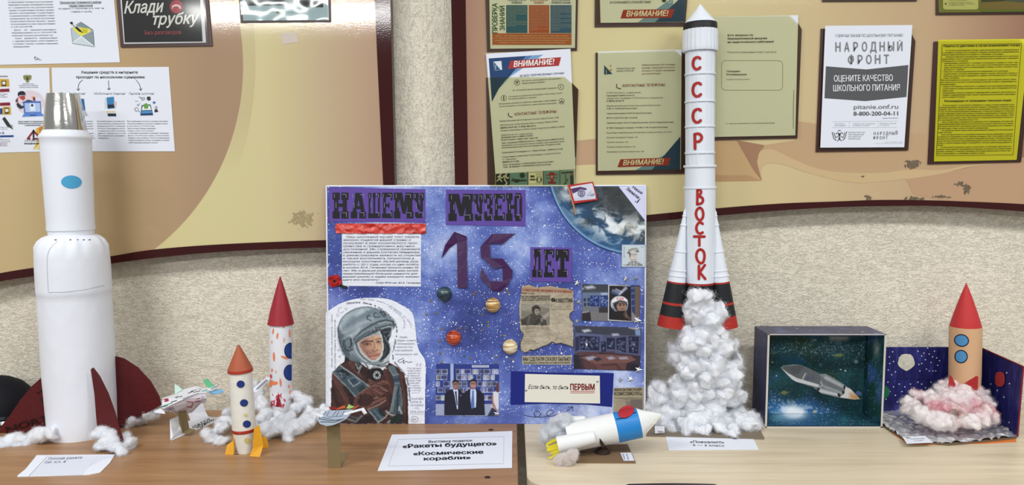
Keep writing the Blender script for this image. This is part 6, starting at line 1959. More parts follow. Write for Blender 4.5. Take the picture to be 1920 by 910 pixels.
# ------------------------------------------------------------------ gems and star stickers
M_GEM = mat('gold_gem', (176,150,76),0.15, metal=0.8)
M_GEMG = mat('green_gem', (60,130,130),0.15, metal=0.6)
M_STAR = mat('silver_star', (190,192,196),0.25, metal=0.7)
gems = [(807.5,565),(800,590),(818,588),(824,640),(825.5,651),(826,663),(828,680),(888,552),(892,548),(953,550),(906.5,606),(915.5,604.5),(906,619),(930,669),(944,629.5),(914,612),(871,668),(882,672),(960,675),(950,545),(905,590),(1045,547),(1092,604),(945,540),(862,616),(827,617),(930,680)]
for i, (x, y) in enumerate(gems):
    g = Geo()
    c = PO.at(x, y, 0.0)
    g.lathe(c, c + PO.n * 0.0022,[(0,0.0030),(0.5,0.0028),(1,0.0014)],(176,150,76),8)
    g.build('gem', M_GEMG if i % 6 == 4 else M_GEM, poster)
for (x, y, s, a) in ((1082,531,6.5,0.2),(1085,566,5,0.5),(1081.5,602,5,0.1),(1195,601,8,0.4),(1197,693.5,7,0.3),(1093,542,4,0.6),(1173,523,6,0.1),(1192,521,5,0.7),(931,776,6,0.2),(1163,712,5,0.1),(1182,711,6,0.4),(1011,545,3,0)):
    g = Geo()
    pts = []
    for k in range(10):
        rad = s if k % 2 == 0 else s * 0.38
        b = a + k * math.pi / 5
        pts.append(PO.at(x + rad * math.sin(b), y - rad * math.cos(b),0.003))
    c = PO.at(x, y, 0.0045)
    back = [p - PO.n * 0.0018 for p in pts]
    g.add([c] + pts + back, [(0,1 + k, 1 + (k + 1) % 10) for k in range(10)] + [(1 + k, 11 + k, 11 + (k + 1) % 10,1 + (k + 1) % 10) for k in range(10)] + [tuple(range(20,10,-1))],(190,192,196))
    g.build('star_sticker', M_STAR if i else M_STAR, poster)

# ================================================================== COTTON WOOL
def cotton_material(name, tint=None):
    m = bpy.data.materials.new(name)
    m.use_nodes = True
    nt = m.node_tree
    b = nt.nodes['Principled BSDF']
    b.inputs['Roughness'].default_value = 1.0
    b.inputs['Specular IOR Level'].default_value = 0.05
    b.inputs['Base Color'].default_value = (*lin((234,236,241)),1)
    b.inputs['Subsurface Weight'].default_value = 0.35
    b.inputs['Subsurface Radius'].default_value = (0.012,0.012,0.012)
    b.inputs['Subsurface Scale'].default_value = 1.0
    t = NT(m)
    if tint:
        n = t.noise(t.obj_coords(),16,2,0.5)
        a = t.n('ShaderNodeVertexColor', layer_name='ink')
        t.base(a.outputs[0])
    t.bump(t.noise(t.obj_coords(),160,4,0.7),0.5,0.004)
    return m

M_COTTON = cotton_material('cotton_wool')
M_COTTON_T = cotton_material('tinted_cotton_wool', True)

def fibre_material(name, tinted):
    m = bpy.data.materials.new(name)
    m.use_nodes = True
    nt = m.node_tree
    nt.nodes.remove(nt.nodes['Principled BSDF'])
    o = [k for k in nt.nodes if k.type == 'OUTPUT_MATERIAL'][0]
    d, tl_, mx = nt.nodes.new('ShaderNodeBsdfDiffuse'), nt.nodes.new('ShaderNodeBsdfTranslucent'), nt.nodes.new('ShaderNodeMixShader')
    mx.inputs[0].default_value = 0.5
    for k in (d, tl_):
        k.inputs[0].default_value = (*lin((243,245,248)),1)
        if tinted:
            a = nt.nodes.new('ShaderNodeVertexColor')
            a.layer_name = 'ink'
            nt.links.new(a.outputs[0], k.inputs[0])
    nt.links.new(d.outputs[0], mx.inputs[1])
    nt.links.new(tl_.outputs[0], mx.inputs[2])
    nt.links.new(mx.outputs[0], o.inputs[0])
    return m

M_FIBRE = fibre_material('cotton_fibre', False)
M_FIBRE_T = fibre_material('tinted_cotton_fibre', True)

def cotton(name, blobs, parent=None, voxel=0.0036, amp=0.007, fuzz=2500, seed=1, floor=None, back=None, tint=None, hair=(0.008,0.018), fine=0.55):
    """fluffy clump grown from balls [(centre, radius)]; stray fibres are part of the same mesh"""
    rnd = random.Random(seed)
    bm = bmesh.new()
    for c, r in blobs:
        subs = [(c, r * 0.8)]
        for _ in range(4):
            d = Vector((rnd.gauss(0,1), rnd.gauss(0,1), rnd.gauss(0,1))).normalized()
            subs.append((c + d * r * rnd.uniform(0.35,0.75), r * rnd.uniform(0.35,0.65)))
        for cc_, rr in subs:
            mt = Matrix.Translation(cc_) @ Matrix.Rotation(rnd.uniform(0,3.1),4, 'Z') @ Matrix.Rotation(rnd.uniform(0,3.1),4, 'X') @ Matrix.Diagonal((rr * rnd.uniform(0.7,1.5), rr * rnd.uniform(0.6,1.1), rr * rnd.uniform(0.6,1.0),1))
            bmesh.ops.create_icosphere(bm, subdivisions=2, radius=1.0, matrix=mt)
    me = bpy.data.meshes.new(name)
    bm.to_mesh(me)
    bm.free()
    o = bpy.data.objects.new(name, me)
    COL.objects.link(o)
    md = o.modifiers.new('r', 'REMESH')
    md.mode = 'VOXEL'
    md.voxel_size = voxel
    sm = o.modifiers.new('s', 'SMOOTH')
    sm.iterations = 4
    sm.factor = 0.6
    dg = bpy.context.evaluated_depsgraph_get()
    dg.update()
    me2 = bpy.data.meshes.new_from_object(o.evaluated_get(dg))
    bpy.data.objects.remove(o)
    bpy.data.meshes.remove(me)
    n = len(me2.vertices)
    co = np.zeros(n * 3, np.float32); me2.vertices.foreach_get('co', co); co = co.reshape(-1,3)
    no = np.zeros(n * 3, np.float32); me2.vertices.foreach_get('normal', no); no = no.reshape(-1,3)
    fs = [tuple(p.vertices) for p in me2.polygons]
    bpy.data.meshes.remove(me2)
    out = []
    for i in range(n):
        p = Vector(co[i])
        q = p + Vector((3.1 * seed, 0,0))
        w = noise.noise_vector(q * 26)
        w2 = noise.noise_vector(q * 70 + w * 0.8)
        d = 1.0 - 2.4 * abs(noise.noise(q * 40 + w * 1.3))
        d2 = 1.0 - 2.2 * abs(noise.noise(q * 105 + w2 * 1.6))
        d3 = 1.0 - 2.0 * abs(noise.noise(q * 230 + w2 * 2.0))
        p = p + Vector(no[i]) * (amp * (0.36 * d + fine * 0.42 * d2 + fine * 0.22 * d3)) + w * amp * 1.5 + w2 * amp * 0.9
        if floor is not None and p.z < floor:
            p.z = floor + 0.0002
        if back is not None and p.y > back:
            p.y = back
        out.append(p)
    g = Geo()
    if tint:
        cols = [lin(tint(p)) for p in out]
    else:
        cols = [lin((226,229,235))] * n
    g.add(out, fs, cols, 0)
    nv = n
    # loose fibres: curly hairs that rise from the wool and fall back, or stand off it at the rim
    R = np.random.default_rng(seed)
    m = int(fuzz)
    idx = R.integers(0, n, m)
    P = np.array([tuple(v) for v in out], np.float32)[idx]
    N = no[idx]
    unit = lambda a: a / (np.linalg.norm(a, axis=1, keepdims=True) + 1e-9)
    T = unit(np.cross(N, R.normal(size=(m, 3))))
    L = R.uniform(hair[0], hair[1],(m, 1))
    rise = np.abs(R.normal(0,0.22,(m, 1))) * L
    curl = R.normal(0,0.35,(m, 3)) * L
    side = unit(np.cross(T, R.normal(size=(m, 3))))
    K = 6
    rows = []
    for k in range(K):
        u = k / (K - 1)
        q = P - N * 0.0012 + T * (L * (u - 0.5)) + N * (rise * math.sin(math.pi * min(1, u * 1.25))) + curl * (u * u - 0.3) * 0.8
        if floor is not None:
            q[:, 2] = np.maximum(q[:, 2], floor + 0.0003)
        if back is not None:
            q[:, 1] = np.minimum(q[:, 1], back)
        wd = 0.00016 * (1 - 0.5 * abs(2 * u - 1))
        rows += [q + side * wd, q - side * wd]
    V = np.stack(rows, 1).reshape(-1,3)
    b0 = np.arange(m)[:, None] * (2 * K)
    Q = np.concatenate([b0 + np.array([2 * k, 2 * k + 1,2 * k + 3,2 * k + 2]) for k in range(K - 1)])
    cf = [cols[i] for i in idx for _ in range(2 * K)] if tint else (232,235,240)
    g.add(V.tolist(), Q.tolist(), cf, 1)
    ob = g.build(name, [M_COTTON_T if tint else M_COTTON, M_FIBRE_T if tint else M_FIBRE], parent, smooth='all')
    return ob

def px_blobs(items, Y, jitter=0.0, seed=0):
    """(px, py, radius px[, dy]) -> balls around depth Y"""
    rnd = random.Random(seed)
    out = []
    for it in items:
        y = Y + (it[3] if len(it) > 3 else 0) + rnd.uniform(-jitter, jitter)
        p = on_y(it[0], it[1], y)
        out.append((p, it[2] * px_m(p)))
    return out

def axis_prof(A, B, rows, y):
    """rows (photo y along the axis, half width px[, colour]) -> lathe profile along A->B"""
    out = []
    L = (B - A).length
    ax = (B - A).normalized()
    for r in rows:
        p = on_y(0,0, y)
        # fraction by photo row measured on the axis
        lo, hi = -0.3,1.3
        for _ in range(40):
            m = (lo + hi) / 2
            q = A + ax * (L * m)
            d = q - CAM
            py = H / 2 - F * d.dot(UP) / d.dot(FWD)
            if (py > r[0]) == ((B - A).z > 0):
                lo = m
            else:
                hi = m
        q = A + ax * (L * lo)
        out.append((lo, r[1] * px_m(q)) + tuple(r[2:]))
    return out

# ================================================================== TALL WHITE ROCKET (left)
RW = (226,230,238)
M_RPAPER = white_mat('white_wrapping_paper', RW, 0.5,0.25,26, detail=2)
Y1 = 1.835
A1 = on_z(152,824, TABLE); A1 = Vector((A1.x, Y1, TABLE))
p_top = on_y(118.5,178, Y1)
p_base = on_y(156,812, Y1)
ax_dir = (p_top - p_base).normalized()
A1 = p_base - ax_dir * ((p_base.z - TABLE) / ax_dir.z)
B1 = p_top
rocket1 = thing('tall_white_rocket', 'tall white paper rocket with silver nose and dark red fins at the left', 'rocket model', A1)

def wrap(f, a):
    return 0.010 * noise.noise(Vector((math.cos(a) * 1.5, math.sin(a) * 1.5, f * 9))) + 0.006 * noise.noise(Vector((math.cos(a) * 5, math.sin(a) * 5, f * 22)))

body = axis_prof(A1, B1,[(815,58),(700,61),(640,61.5),(560,62),(548,62.3),(547,62.8),(500,62.8),(475,62),(460,59.5),(450,54),(444,47),(441,42)], Y1)
body = [(0.0, body[0][1])] + body
g = Geo()

def shoulder(f, a):
    k = 0.04 * (1 if f > body[-3][0] - 0.02 and f < body[-1][0] else 0)
    return wrap(f, a) + k * math.sin(a * 15) * (0.6 + 0.4 * math.sin(a * 4))

dense = []
for (f0, r0),(f1, r1) in zip(body[:-1], body[1:]):
    n = max(1, int((f1 - f0) / 0.012))
    dense += [(f0 + (f1 - f0) * k / n, r0 + (r1 - r0) * k / n) for k in range(n)]
dense.append(body[-1])
g.lathe(A1, B1, dense, RW, 96, wob=shoulder)
g.build('lower_body', M_RPAPER, rocket1, smooth=True)
g = Geo()
# overlapping paper seam, painted fold shade and staples round the shoulder
pr = Round(A1, B1, body)
for k, x in enumerate((104,118,132,145,157,168)):
    y = 447 - 0.0 * k
    g.stroke(pr, [(x - 2,450),(x + 2,449.5)],1.4,(60,62,70),0.0012, caps=False)
gs = Geo()
gs.stroke(pr, [(90.5,548.5),(120,548),(160,543.5),(196,535.5)],0.8,(176,180,190),0.0008, caps=False)
gs.stroke(pr, spline([(108,452),(96,462),(89,478),(88,505),(90,547)],5),0.7,(190,194,202),0.0014, caps=False)  # fold crease down from the neck, its shade painted as a grey line
gs.build('seam_and_fold_shade', M_INK, rocket1)
g.build('staples', mat('dark_staple_wire', (70,72,80),0.4, metal=0.6), rocket1)
up = axis_prof(A1, B1,[(445,38),(432,38.5),(431,40.5),(428,40.6),(420,40),(340,41.5),(262,43),(260,44.4),(256,44.4),(249,39),(245,37)], Y1)
g = Geo()
dense = []
for (f0, r0),(f1, r1) in zip(up[:-1], up[1:]):
    n = max(1, int((f1 - f0) / 0.02))
    dense += [(f0 + (f1 - f0) * k / n, r0 + (r1 - r0) * k / n) for k in range(n)]
dense.append(up[-1])
g.lathe(A1, B1, dense, RW, 80, wob=lambda f, a: 0.25 * wrap(f, a) + (0.006 * math.sin(a * 22) if f < up[1][0] or f > up[-2][0] - 0.01 else 0))
g.build('upper_body', white_mat('smooth_white_card', RW, 0.4,0.06,20), rocket1, smooth=True)
nose = axis_prof(A1, B1,[(248,36),(245,36.2),(200,31),(177,27.5)], Y1)
g = Geo()
g.lathe(A1, B1, nose, (200,200,200),80, wob=lambda f, a: 0.018 * noise.noise(Vector((math.cos(a) * 2.2, math.sin(a) * 2.2, f * 6))))
M_FOIL = mat('silver_foil_card', (198,196,190),0.16, metal=1.0)
NT(M_FOIL).bump(NT(M_FOIL).noise(NT(M_FOIL).obj_coords(),30,3),0.25,0.003)
g.build('silver_nose', M_FOIL, rocket1, smooth=True)
g = Geo()
g.ellipse(Round(A1, B1, up),134,341.5,19.5,12.3,(74,160,204),0.0008,0.03)
g.build('window', mat('sky_blue_paint', (74,160,204),0.5), rocket1)
# fins: stiff card, thick
M_FIN = white_mat('dark_red_painted_card', (84,26,29),0.45,0.35,90)
FINC = (84,26,29)

def fin(name, pts, ys, thick=0.004):
    g = Geo()
    front = [on_y(x, y, yy) for (x, y), yy in zip(pts, ys)]
    c = sum(front, Vector()) / len(front)
    n = Vector()
    for i in range(len(front)):
        n += (front[i] - c).cross(front[(i + 1) % len(front)] - c)
    n.normalize()
    if n.dot(CAM - c) < 0:
        n = -n
    g.slab(front, thick, FINC, dirn=n)
    return g.build(name, M_FIN, rocket1), n, front

Lf = [(96,698),(80,706),(60,724),(38,750),(18,780),(2,800),(-2,812),(30,812),(70,808),(101,806)]
lf, ln, lfr = fin('fin', Lf, [Y1 - 0.01] * len(Lf))
Rf = [(213,668),(232,673),(258,690),(282,716),(298,744),(302,760),(280,772),(250,788),(228,800),(215,806)]
fin('fin', Rf, [Y1 + 0.025] * len(Rf))
Ff = [(170,693),(174,690),(186,706),(202,738),(214,772),(224,806),(236,850),(206,836),(184,822),(180,780),(177,740)]
fin('fin', Ff, [Y1 - 0.071, Y1 - 0.075, Y1 - 0.08, Y1 - 0.086, Y1 - 0.092, Y1 - 0.105, Y1 - 0.125, Y1 - 0.11, Y1 - 0.09, Y1 - 0.08, Y1 - 0.074],0.003)
g = Geo()
FS = upright(Y1 - 0.0115)
g.text(FS, 'NORTH', 13,812,112,12,(36,16,10),783,0.016)
g.stroke(FS, spline([(70,738),(80,732),(92,729)],4),2.2,(46,24,14))
g.stroke(FS, [(90,746),(84,742),(77,750),(84,758),(91,762)],4.2,(52,30,16))
g.build('lettering', M_INK, lf)

# cotton round its foot, three separate tufts
def tuft(label, items, Y, seed, parent=None, name='cotton_wool_tuft', **k):
    bl = px_blobs(items, Y, 0.012, seed)
    r = cotton(name, bl, parent, seed=seed, floor=TABLE, **k)
    if parent is None:
        tag(r, label, 'cotton wool', 'cotton wool under the rockets')
        # put the origin at the tuft itself
        c = sum((b[0] for b in bl), Vector()) / len(bl)
        c.z = TABLE
        r.data.transform(Matrix.Translation(-c))
        r.location = c
    return r

# small rows keep each tuft on the table: (px, py, radius px, dy)
tuft('white cotton wool tuft under the left red fin of the tall white rocket', [(6,840,21),(24,834,19),(42,828,17),(60,823,16),(78,818,15),(93,816,13),(-8,850,18),(12,853,9),(50,836,10),(30,832,10,0.02),(70,822,10,0.02)],1.755,3, fuzz=9000, amp=0.006)
tuft('white cotton wool tuft under the right red fin of the tall white rocket', [(234,788,13),(250,782,14),(268,776,14),(284,770,13),(296,762,10),(240,800,9),(262,790,9),(224,794,8)],1.885,4, fuzz=7000, amp=0.006)
tuft('white cotton wool tuft round the front red fin of the tall white rocket', [(192,814,14,0.03),(200,830,16,0),(214,838,14,-0.02),(190,836,9,-0.01),(226,848,9,-0.03),(240,838,12,0.01),(246,826,9,0.03),(206,816,12,0.02),(236,822,10,0.04)],1.70,5, fuzz=8000, amp=0.006)

# black rounded cap behind the left fin
cap_c = on_z(10,800, TABLE); cap_c = Vector((on_y(10,780,1.93).x, 1.93, TABLE))
cap = thing('black_cap', 'black rounded cap lying behind the dark red fin at the left edge', 'cap', cap_c)
g = Geo()
k_ = px_m(on_y(10,760,1.93))
R = 62 * k_
g.lathe(cap_c + Vector((-0.014,0,0.03)), cap_c + Vector((-0.014,0,0.12)),[(0, R),(0.25, R * 0.99),(0.5, R * 0.86),(0.75, R * 0.62),(0.92, R * 0.32),(1.0,0.004)],(16,17,24),48, wob=lambda f, a: 0.03 * noise.noise(Vector((math.cos(a), math.sin(a), f * 3))))
for v in g.v:
    if v.y > WALL - 0.004:
        v.y = WALL - 0.004
g.build('crown', white_mat('black_cap_cloth', (15,16,24),0.7,0.1,200), cap, smooth=True)
g = Geo()
g.lathe(cap_c + Vector((-0.014,0,0.0)), cap_c + Vector((-0.014,0,0.032)),[(0, R * 0.99),(0.3, R * 1.03),(0.55, R * 0.98),(0.7, R * 1.02),(1.0, R * 0.99)],(40,60,62),48)
for v in g.v:
    if v.y > WALL - 0.004:
        v.y = WALL - 0.004
g.build('shiny_band', mat('shiny_dark_band', (34,46,50),0.12, spec=0.8), cap, smooth=True)

# squared exercise paper
S_T = level(TABLE + 0.0002)
q = [(69,855),(215.5,853.5),(206,869),(191,884),(188,887),(166,891.5),(100,893.5),(32.5,895),(33,893),(48,881)]
r, g = sheet('ruled_paper', 'folded sheet of ruled paper with pencil writing at the front left corner', 'paper', S_T, q, thick=0.0014)
S = level(TABLE + 0.0016)
for k in range(26):
    x = 90 + k * 4.9
    xb = x - 35 * (1 - k * 0.004)
    yb = 893
    if k > 19:
        f_ = (210 - x) / 40
        yb = 856 + 36 * max(0.15, min(1, f_))
        xb = x - 35 * (yb - 855) / 38
    g.stroke(S, [(x, 855.2),(xb, yb - 0.8)],0.4,(150,164,200),0.0003, caps=False)
g.stroke(S, [(88,857),(54,894)],0.5,(120,130,160),0.0003, caps=False)
g.text(S, 'Плоская', 90,863,122,4.5,(84,92,116),862,0,0.35, off=0.0005)
g.text(S, 'ракета', 124,862,154,4.2,(84,92,116),860.5,0,0.35, off=0.0005)
g.text(S, 'Сил', 84,870,97,4.6,(84,92,116),869,0,0.35, off=0.0005); g.text(S, 'кл. 6', 101,869,124,4,(84,92,116),868,0,0.35, off=0.0005)
g.build('handwriting', M_INK, r)

# ================================================================== PAPER SHUTTLES ON STANDS
M_CARD = white_mat('grey_brown_cardboard', (128,112,80),0.8,0.1,200)
ZC = (280,690,6.07)
ZG = (570,740,6.07)

def pl(zoom, pts):
    return [on_y(zoom[0] + x / zoom[2], zoom[1] + y / zoom[2], yy) for x, y, yy in pts]

def part_slab(name, pts, thick, col, material, parent, label=None):
    g = Geo()
    g.slab(pts, thick, col)
    return g.build(name, material, parent, label=label)

def fold(name, quads, thick, col, material, parent):
    """paper bent over several facets, one part"""
    g = Geo()
    for q_ in quads:
        g.slab(q_, thick, col)
    return g.build(name, material, parent)

M_PLANE = white_mat('folded_white_paper', (222,224,230),0.6,0.15,40)
root = thing('paper_shuttle', 'white folded paper shuttle with green, pale green and blue fins on a bent card stand', 'paper plane', on_z(372,812, TABLE))
# base sheet on the table and the part that curls up behind it
b_ = [on_z(280 + x / 6.07,690 + y / 6.07, TABLE + 0.0012) for x, y in ((240,818),(268,818),(890,562),(690,562),(470,600),(240,640))]
g = Geo(); g.slab(b_, 0.001,(216,214,206), dirn=Vector((0,0,1)))
yb = b_[3].y
curl = [(470,640, b_[4].y - .0),(700,562, yb),(672,556, yb + .004),(640,500, yb + .004),(612,410, yb + .002),(560,400, yb),(440,520, yb - .01)]
g.slab(pl(ZC, curl),0.0008,(214,212,204))
g.slab(pl(ZC, [(240,818, b_[0].y),(236,590, b_[0].y + .04),(330,550, b_[0].y + .07),(345,660, b_[0].y + 0.05),(268,790, b_[0].y + .005)]),0.0008,(214,212,204))
base = g.build('paper_base', M_PLANE, root)
g = Geo()
S = level(TABLE + 0.0013)
for t, x0, y0, x1, y1 in (('ШАТТЛ', 498,690,690,600),('«БУРАН»', 540,694,740,600),('6 кл. ЗВС', 590,692,660,640)):
    (a, b),(c, d) = zz([(x0, y0),(x1, y1)], ZC)
    g.text(S, t, a, b, c, 4.0,(40,38,36), d, 0.02, off=0.0004)
a_, b2 = zz([(765,608)], ZC)[0]
g.ellipse(S, a_, b2,2.2,1.0,(206,200,70),0.0005)
g.build('marker_writing', M_INK, base)
ys = b_[0].y + 0.03
fold('card_stand', [pl(ZC, [(325,450, ys),(405,405, ys + .02),(455,690, ys + .015),(376,742, ys - .005)]), pl(ZC, [(376,742, ys - .006),(455,690, ys + .014),(532,700, ys + .012),(450,755, ys - .008)]), pl(ZC, [(322,452, ys),(330,455, ys - .001),(378,740, ys - .006),(340,640, ys + .02)])],0.0012,(128,112,80), M_CARD, root)
yw = ys + 0.005
wing = [(150,345, yw),(290,300, yw + .04),(375,250, yw + .06),(520,208, yw + .07),(620,235, yw + .05),(700,215, yw + .06),(805,182, yw + .06),(800,205, yw + .05),(640,285, yw + .02),(560,290, yw + .01),(400,350, yw - .02),(150,465, yw - .05),(140,440, yw - .045)]
wp = part_slab('top_wing', pl(ZC, wing),0.0012,(222,224,230), M_PLANE, root)
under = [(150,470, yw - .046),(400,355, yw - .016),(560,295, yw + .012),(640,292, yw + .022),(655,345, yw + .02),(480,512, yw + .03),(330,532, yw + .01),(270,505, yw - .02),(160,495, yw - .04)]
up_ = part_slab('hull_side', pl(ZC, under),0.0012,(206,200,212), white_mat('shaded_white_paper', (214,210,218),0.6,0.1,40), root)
part_slab('nose_flap', pl(ZC, [(50,490, yw - .06),(130,460, yw - .045),(175,500, yw - .045),(180,525, yw - .05),(60,512, yw - .06)]),0.0012,(196,200,214), M_PLANE, root)
part_slab('tail_fin', pl(ZC, [(608,145, yw + .06),(660,120, yw + .06),(700,165, yw + .055),(768,228, yw + .05),(690,242, yw + .045),(640,200, yw + .05)]),0.0012,(90,168,122), mat('green_paper', (92,170,124),0.6), root, 'green tail fin')
part_slab('tail_fin', pl(ZC, [(288,185, yw + .05),(330,205, yw + .05),(378,252, yw + .05),(290,302, yw + .035)]),0.0012,(188,214,206), mat('pale_green_paper', (186,214,204),0.6), root, 'pale green fin')
part_slab('tail_fin', pl(ZC, [(680,278, yw + .03),(760,245, yw + .05),(830,246, yw + .055),(852,272, yw + .05),(790,292, yw + .035),(690,300, yw + .025)]),0.0012,(122,176,214), mat('light_blue_paper', (122,178,214),0.6), root, 'light blue fin')
part_slab('rear_flap', pl(ZC, [(590,395, yw + .03),(655,350, yw + .03),(640,400, yw + .04),(600,410, yw + .035)]),0.0012,(222,224,230), M_PLANE, root)
# marker drawing on the shuttle

def plane_of(pts):
    c = sum(pts, Vector()) / len(pts)
    n = Vector()
    for i in range(len(pts)):
        n += (pts[i] - c).cross(pts[(i + 1) % len(pts)] - c)
    n.normalize()
    if n.dot(CAM - c) < 0:
        n = -n
    # push to the frontmost corner so that nothing sinks into the bent paper
    return Plane(c, n)

class Bent:
    """surface of a triangulated polygon, seen in photo pixels"""
    def __init__(s, pts, lift):
        s.p = [Vector(p) for p in pts]
        s.t = geometry.tessellate_polygon([s.p])
        s.l = lift

    def at(s, px, py, off=0.0):
        d = ray(px, py)
        best, bt = None, 1e9
        for a, b, c in s.t:
            h = geometry.intersect_ray_tri(s.p[a], s.p[b], s.p[c], d, CAM, True)
            if h is not None and (h - CAM).length < bt:
                best, bt = h, (h - CAM).length
        if best is None:
            best = plane_of(s.p).at(px, py)
        return best - d.normalized() * (s.l + off)

SW = Bent(pl(ZC, wing),0.0012)
SU = Bent(pl(ZC, under),0.0012)
g = Geo()
RM, GM, BKM = (172,40,66),(40,140,110),(52,50,60)
for pts, w, c in (([(165,360),(210,352),(215,375),(170,382),(200,366)],12, RM),([(150,442),(200,425)],16,(70,120,116)),([(250,392),(310,372)],8, BKM),([(290,335),(320,345),(310,325),(360,330)],6, BKM),([(340,330),(380,320)],5, BKM),([(440,290),(500,268)],7, BKM),([(470,270),(540,248)],5, BKM),([(500,280),(580,262)],6, BKM),([(600,268),(660,245)],7, GM),([(700,240),(780,205)],6, BKM),([(380,352),(560,288)],3, BKM),([(200,420),(260,400)],6, GM),([(560,240),(600,245)],4, BKM),([(640,270),(690,262)],8,(120,190,210)),([(775,200),(800,190)],7,(110,70,60))):
    g.stroke(SW, zz(pts, ZC), w / 6.07, c, 0.0005, step=1.5)
g.build('marker_drawing', M_INK, wp)
g = Geo()
for pts, w, c in (([(425,385),(500,395),(478,455),(425,440)],8, RM),([(520,388),(575,380)],9, RM),([(535,355),(580,345)],8, RM),([(190,480),(250,450)],6,(90,70,140)),([(210,495),(270,460)],6,(90,70,140)),([(230,470),(280,500)],6,(90,70,140)),([(260,440),(310,520)],4,(60,60,90)),([(600,320),(610,345)],6,(110,90,120)),([(640,320),(480,510)],3,(90,90,100))):
    g.stroke(SU, zz(pts, ZC), w / 6.07, c, 0.0005, step=1.5)
g.build('marker_drawing', M_INK, up_)

# second shuttle in front of the poster
yg = on_z(570 + 345 / 6.07,740 + 835 / 6.07, TABLE).y
root = thing('paper_shuttle', 'grey-blue striped paper shuttle on a tall card strip before the painted portrait', 'paper plane', on_z(628,877, TABLE))
p_bl, p_br = on_z(614.8,877.3, TABLE + 0.001), on_z(639,877.3, TABLE + 0.001)
p_fr = on_z(654,850, TABLE + 0.001)
p_fl = p_fr - (p_br - p_bl)
top_l, top_r = on_y(612.5,796, p_bl.y), on_y(637.5,792, p_br.y)
fold('card_stand', [[p_bl, p_br, top_r, top_l],[p_bl, p_br, p_fr, p_fl]],0.0012,(128,112,76), M_CARD, root)
yt = p_bl.y
wg = [(150,282, yt + .03),(250,182, yt + .07),(400,180, yt + .075),(560,170, yt + .08),(520,232, yt + .03),(480,275, yt),(405,315, yt - .02),(330,345, yt - .03),(258,356, yt - .03),(180,332, yt - .01)]
wpp = part_slab('striped_wing', pl(ZG, wg),0.0012,(160,172,188), white_mat('blue_grey_marker_paper', (168,180,196),0.6,0.2,50), root)
part_slab('nose_tip', pl(ZG, [(70,205, yt + .03),(165,215, yt + .04),(240,240, yt + .04),(200,262, yt + .03)]),0.001,(190,194,200), M_PLANE, root)
part_slab('tail_flap', pl(ZG, [(455,215, yt + .04),(560,182, yt + .06),(680,150, yt + .06),(718,212, yt + .05),(682,226, yt + .05),(652,180, yt + .05),(540,212, yt + .05),(520,232, yt + .035),(450,232, yt + .035)]),0.001,(228,228,226), M_PLANE, root, 'white folded tail flap')
for pts, c, nm in (([(282,140),(350,150),(385,160),(300,172)],(150,40,34), 'red_strip'),([(360,168),(440,130),(472,128),(470,155),(380,172)],(196,88,50), 'orange_strip'),([(480,160),(510,110),(530,125),(575,140),(520,165)],(168,196,110), 'green_strip'),([(540,166),(610,128),(628,130),(580,165)],(196,88,50), 'orange_strip')):
    part_slab('paper_strip', pl(ZG, [(x, y, yt + .08) for x, y in pts]),0.001, c, mat(nm, c, 0.6), root, nm.replace('_', ' '))
SGW = Bent(pl(ZG, wg),0.0012)
g = Geo()
for pts, w, c in (([(255,250),(285,190)],6,(96,110,140)),([(325,245),(370,185)],6,(96,110,140)),([(365,250),(400,188)],6,(96,110,140)),([(430,240),(460,185)],6,(110,124,150)),([(270,258),(430,245)],5,(96,110,140)),([(170,275),(300,300),(450,280)],9,(84,100,116)),([(200,260),(330,285)],8,(110,126,142)),([(190,310),(330,318),(420,290)],8,(70,84,100)),([(220,240),(250,200)],6,(110,124,150)),([(250,330),(340,330)],6,(200,206,212)),([(450,220),(530,180)],6,(200,206,212))):
    g.stroke(SGW, zz(pts, ZG), w / 6.07, c, 0.0004, step=1.5)
g.build('marker_drawing', M_INK, wpp)

# ================================================================== SMALL ROCKET WITH YELLOW FINS
Y2 = 1.70
A2, B2 = on_y(461,851, Y2), on_y(447.3,648, Y2)
A2 = A2 - (B2 - A2).normalized() * ((A2.z - TABLE - 0.001) / (B2 - A2).normalized().z)
rk = thing('small_rocket', 'small white rocket with orange cone, three blue portholes and yellow fins', 'rocket model', Vector((A2.x, A2.y, TABLE)))
M_WHITEP = white_mat('painted_white_tube', (226,224,214),0.6,0.3,70)
bp = axis_prof(A2, B2,[(851,14.5),(830,17),(806,21),(802,21.5),(760,21),(722,20.6),(700,20.5),(694,20.3)], Y2)
g = Geo(); g.lathe(A2, B2, bp, (226,224,214),40, wob=lambda f, a: 0.5 * wrap(f, a)); g.build('body', M_WHITEP, rk, smooth=True)
cp = axis_prof(A2, B2,[(697,22.8,(164,54,36)),(692,22.6,(164,54,36)),(691.5,22.4,(166,86,58)),(672,13.5,(168,88,60)),(652,4.0,(168,88,60)),(648,2.5,(150,84,60))], Y2)
g = Geo(); g.lathe(A2, B2, cp, (168,88,60),40, wob=lambda f, a: 1.2 * wrap(f * 2, a)); g.build('nose_cone', M_PAINT, rk, smooth=True, label='orange nose cone with a darker red rim')
g = Geo()
RB = Round(A2, B2, bp)
rp = axis_prof(A2, B2,[(808.5,21.4),(807.5,21.9),(804,22.1),(802.5,21.7)], Y2)
g.lathe(A2, B2, rp, (164,50,38),40, cap=False)
g.build('red_band', mat('red_brush_paint', (164,50,38),0.5), rk, smooth=True)
for x, y in ((451.3,720.8),(457.6,756),(463,795.7)):
    g = Geo()
    g.ellipse(RB, x, y, 7.0,6.2,(36,56,124),0.0022,-0.1)
    g.ellipse(RB, x, y, 7.6,6.8,(20,26,60),0.0016,-0.1)
    g.build('porthole', M_PAINT, rk)
ZD = (410,640,3.955)
M_YEL = white_mat('yellow_painted_card', (218,158,40),0.5,0.2,90)
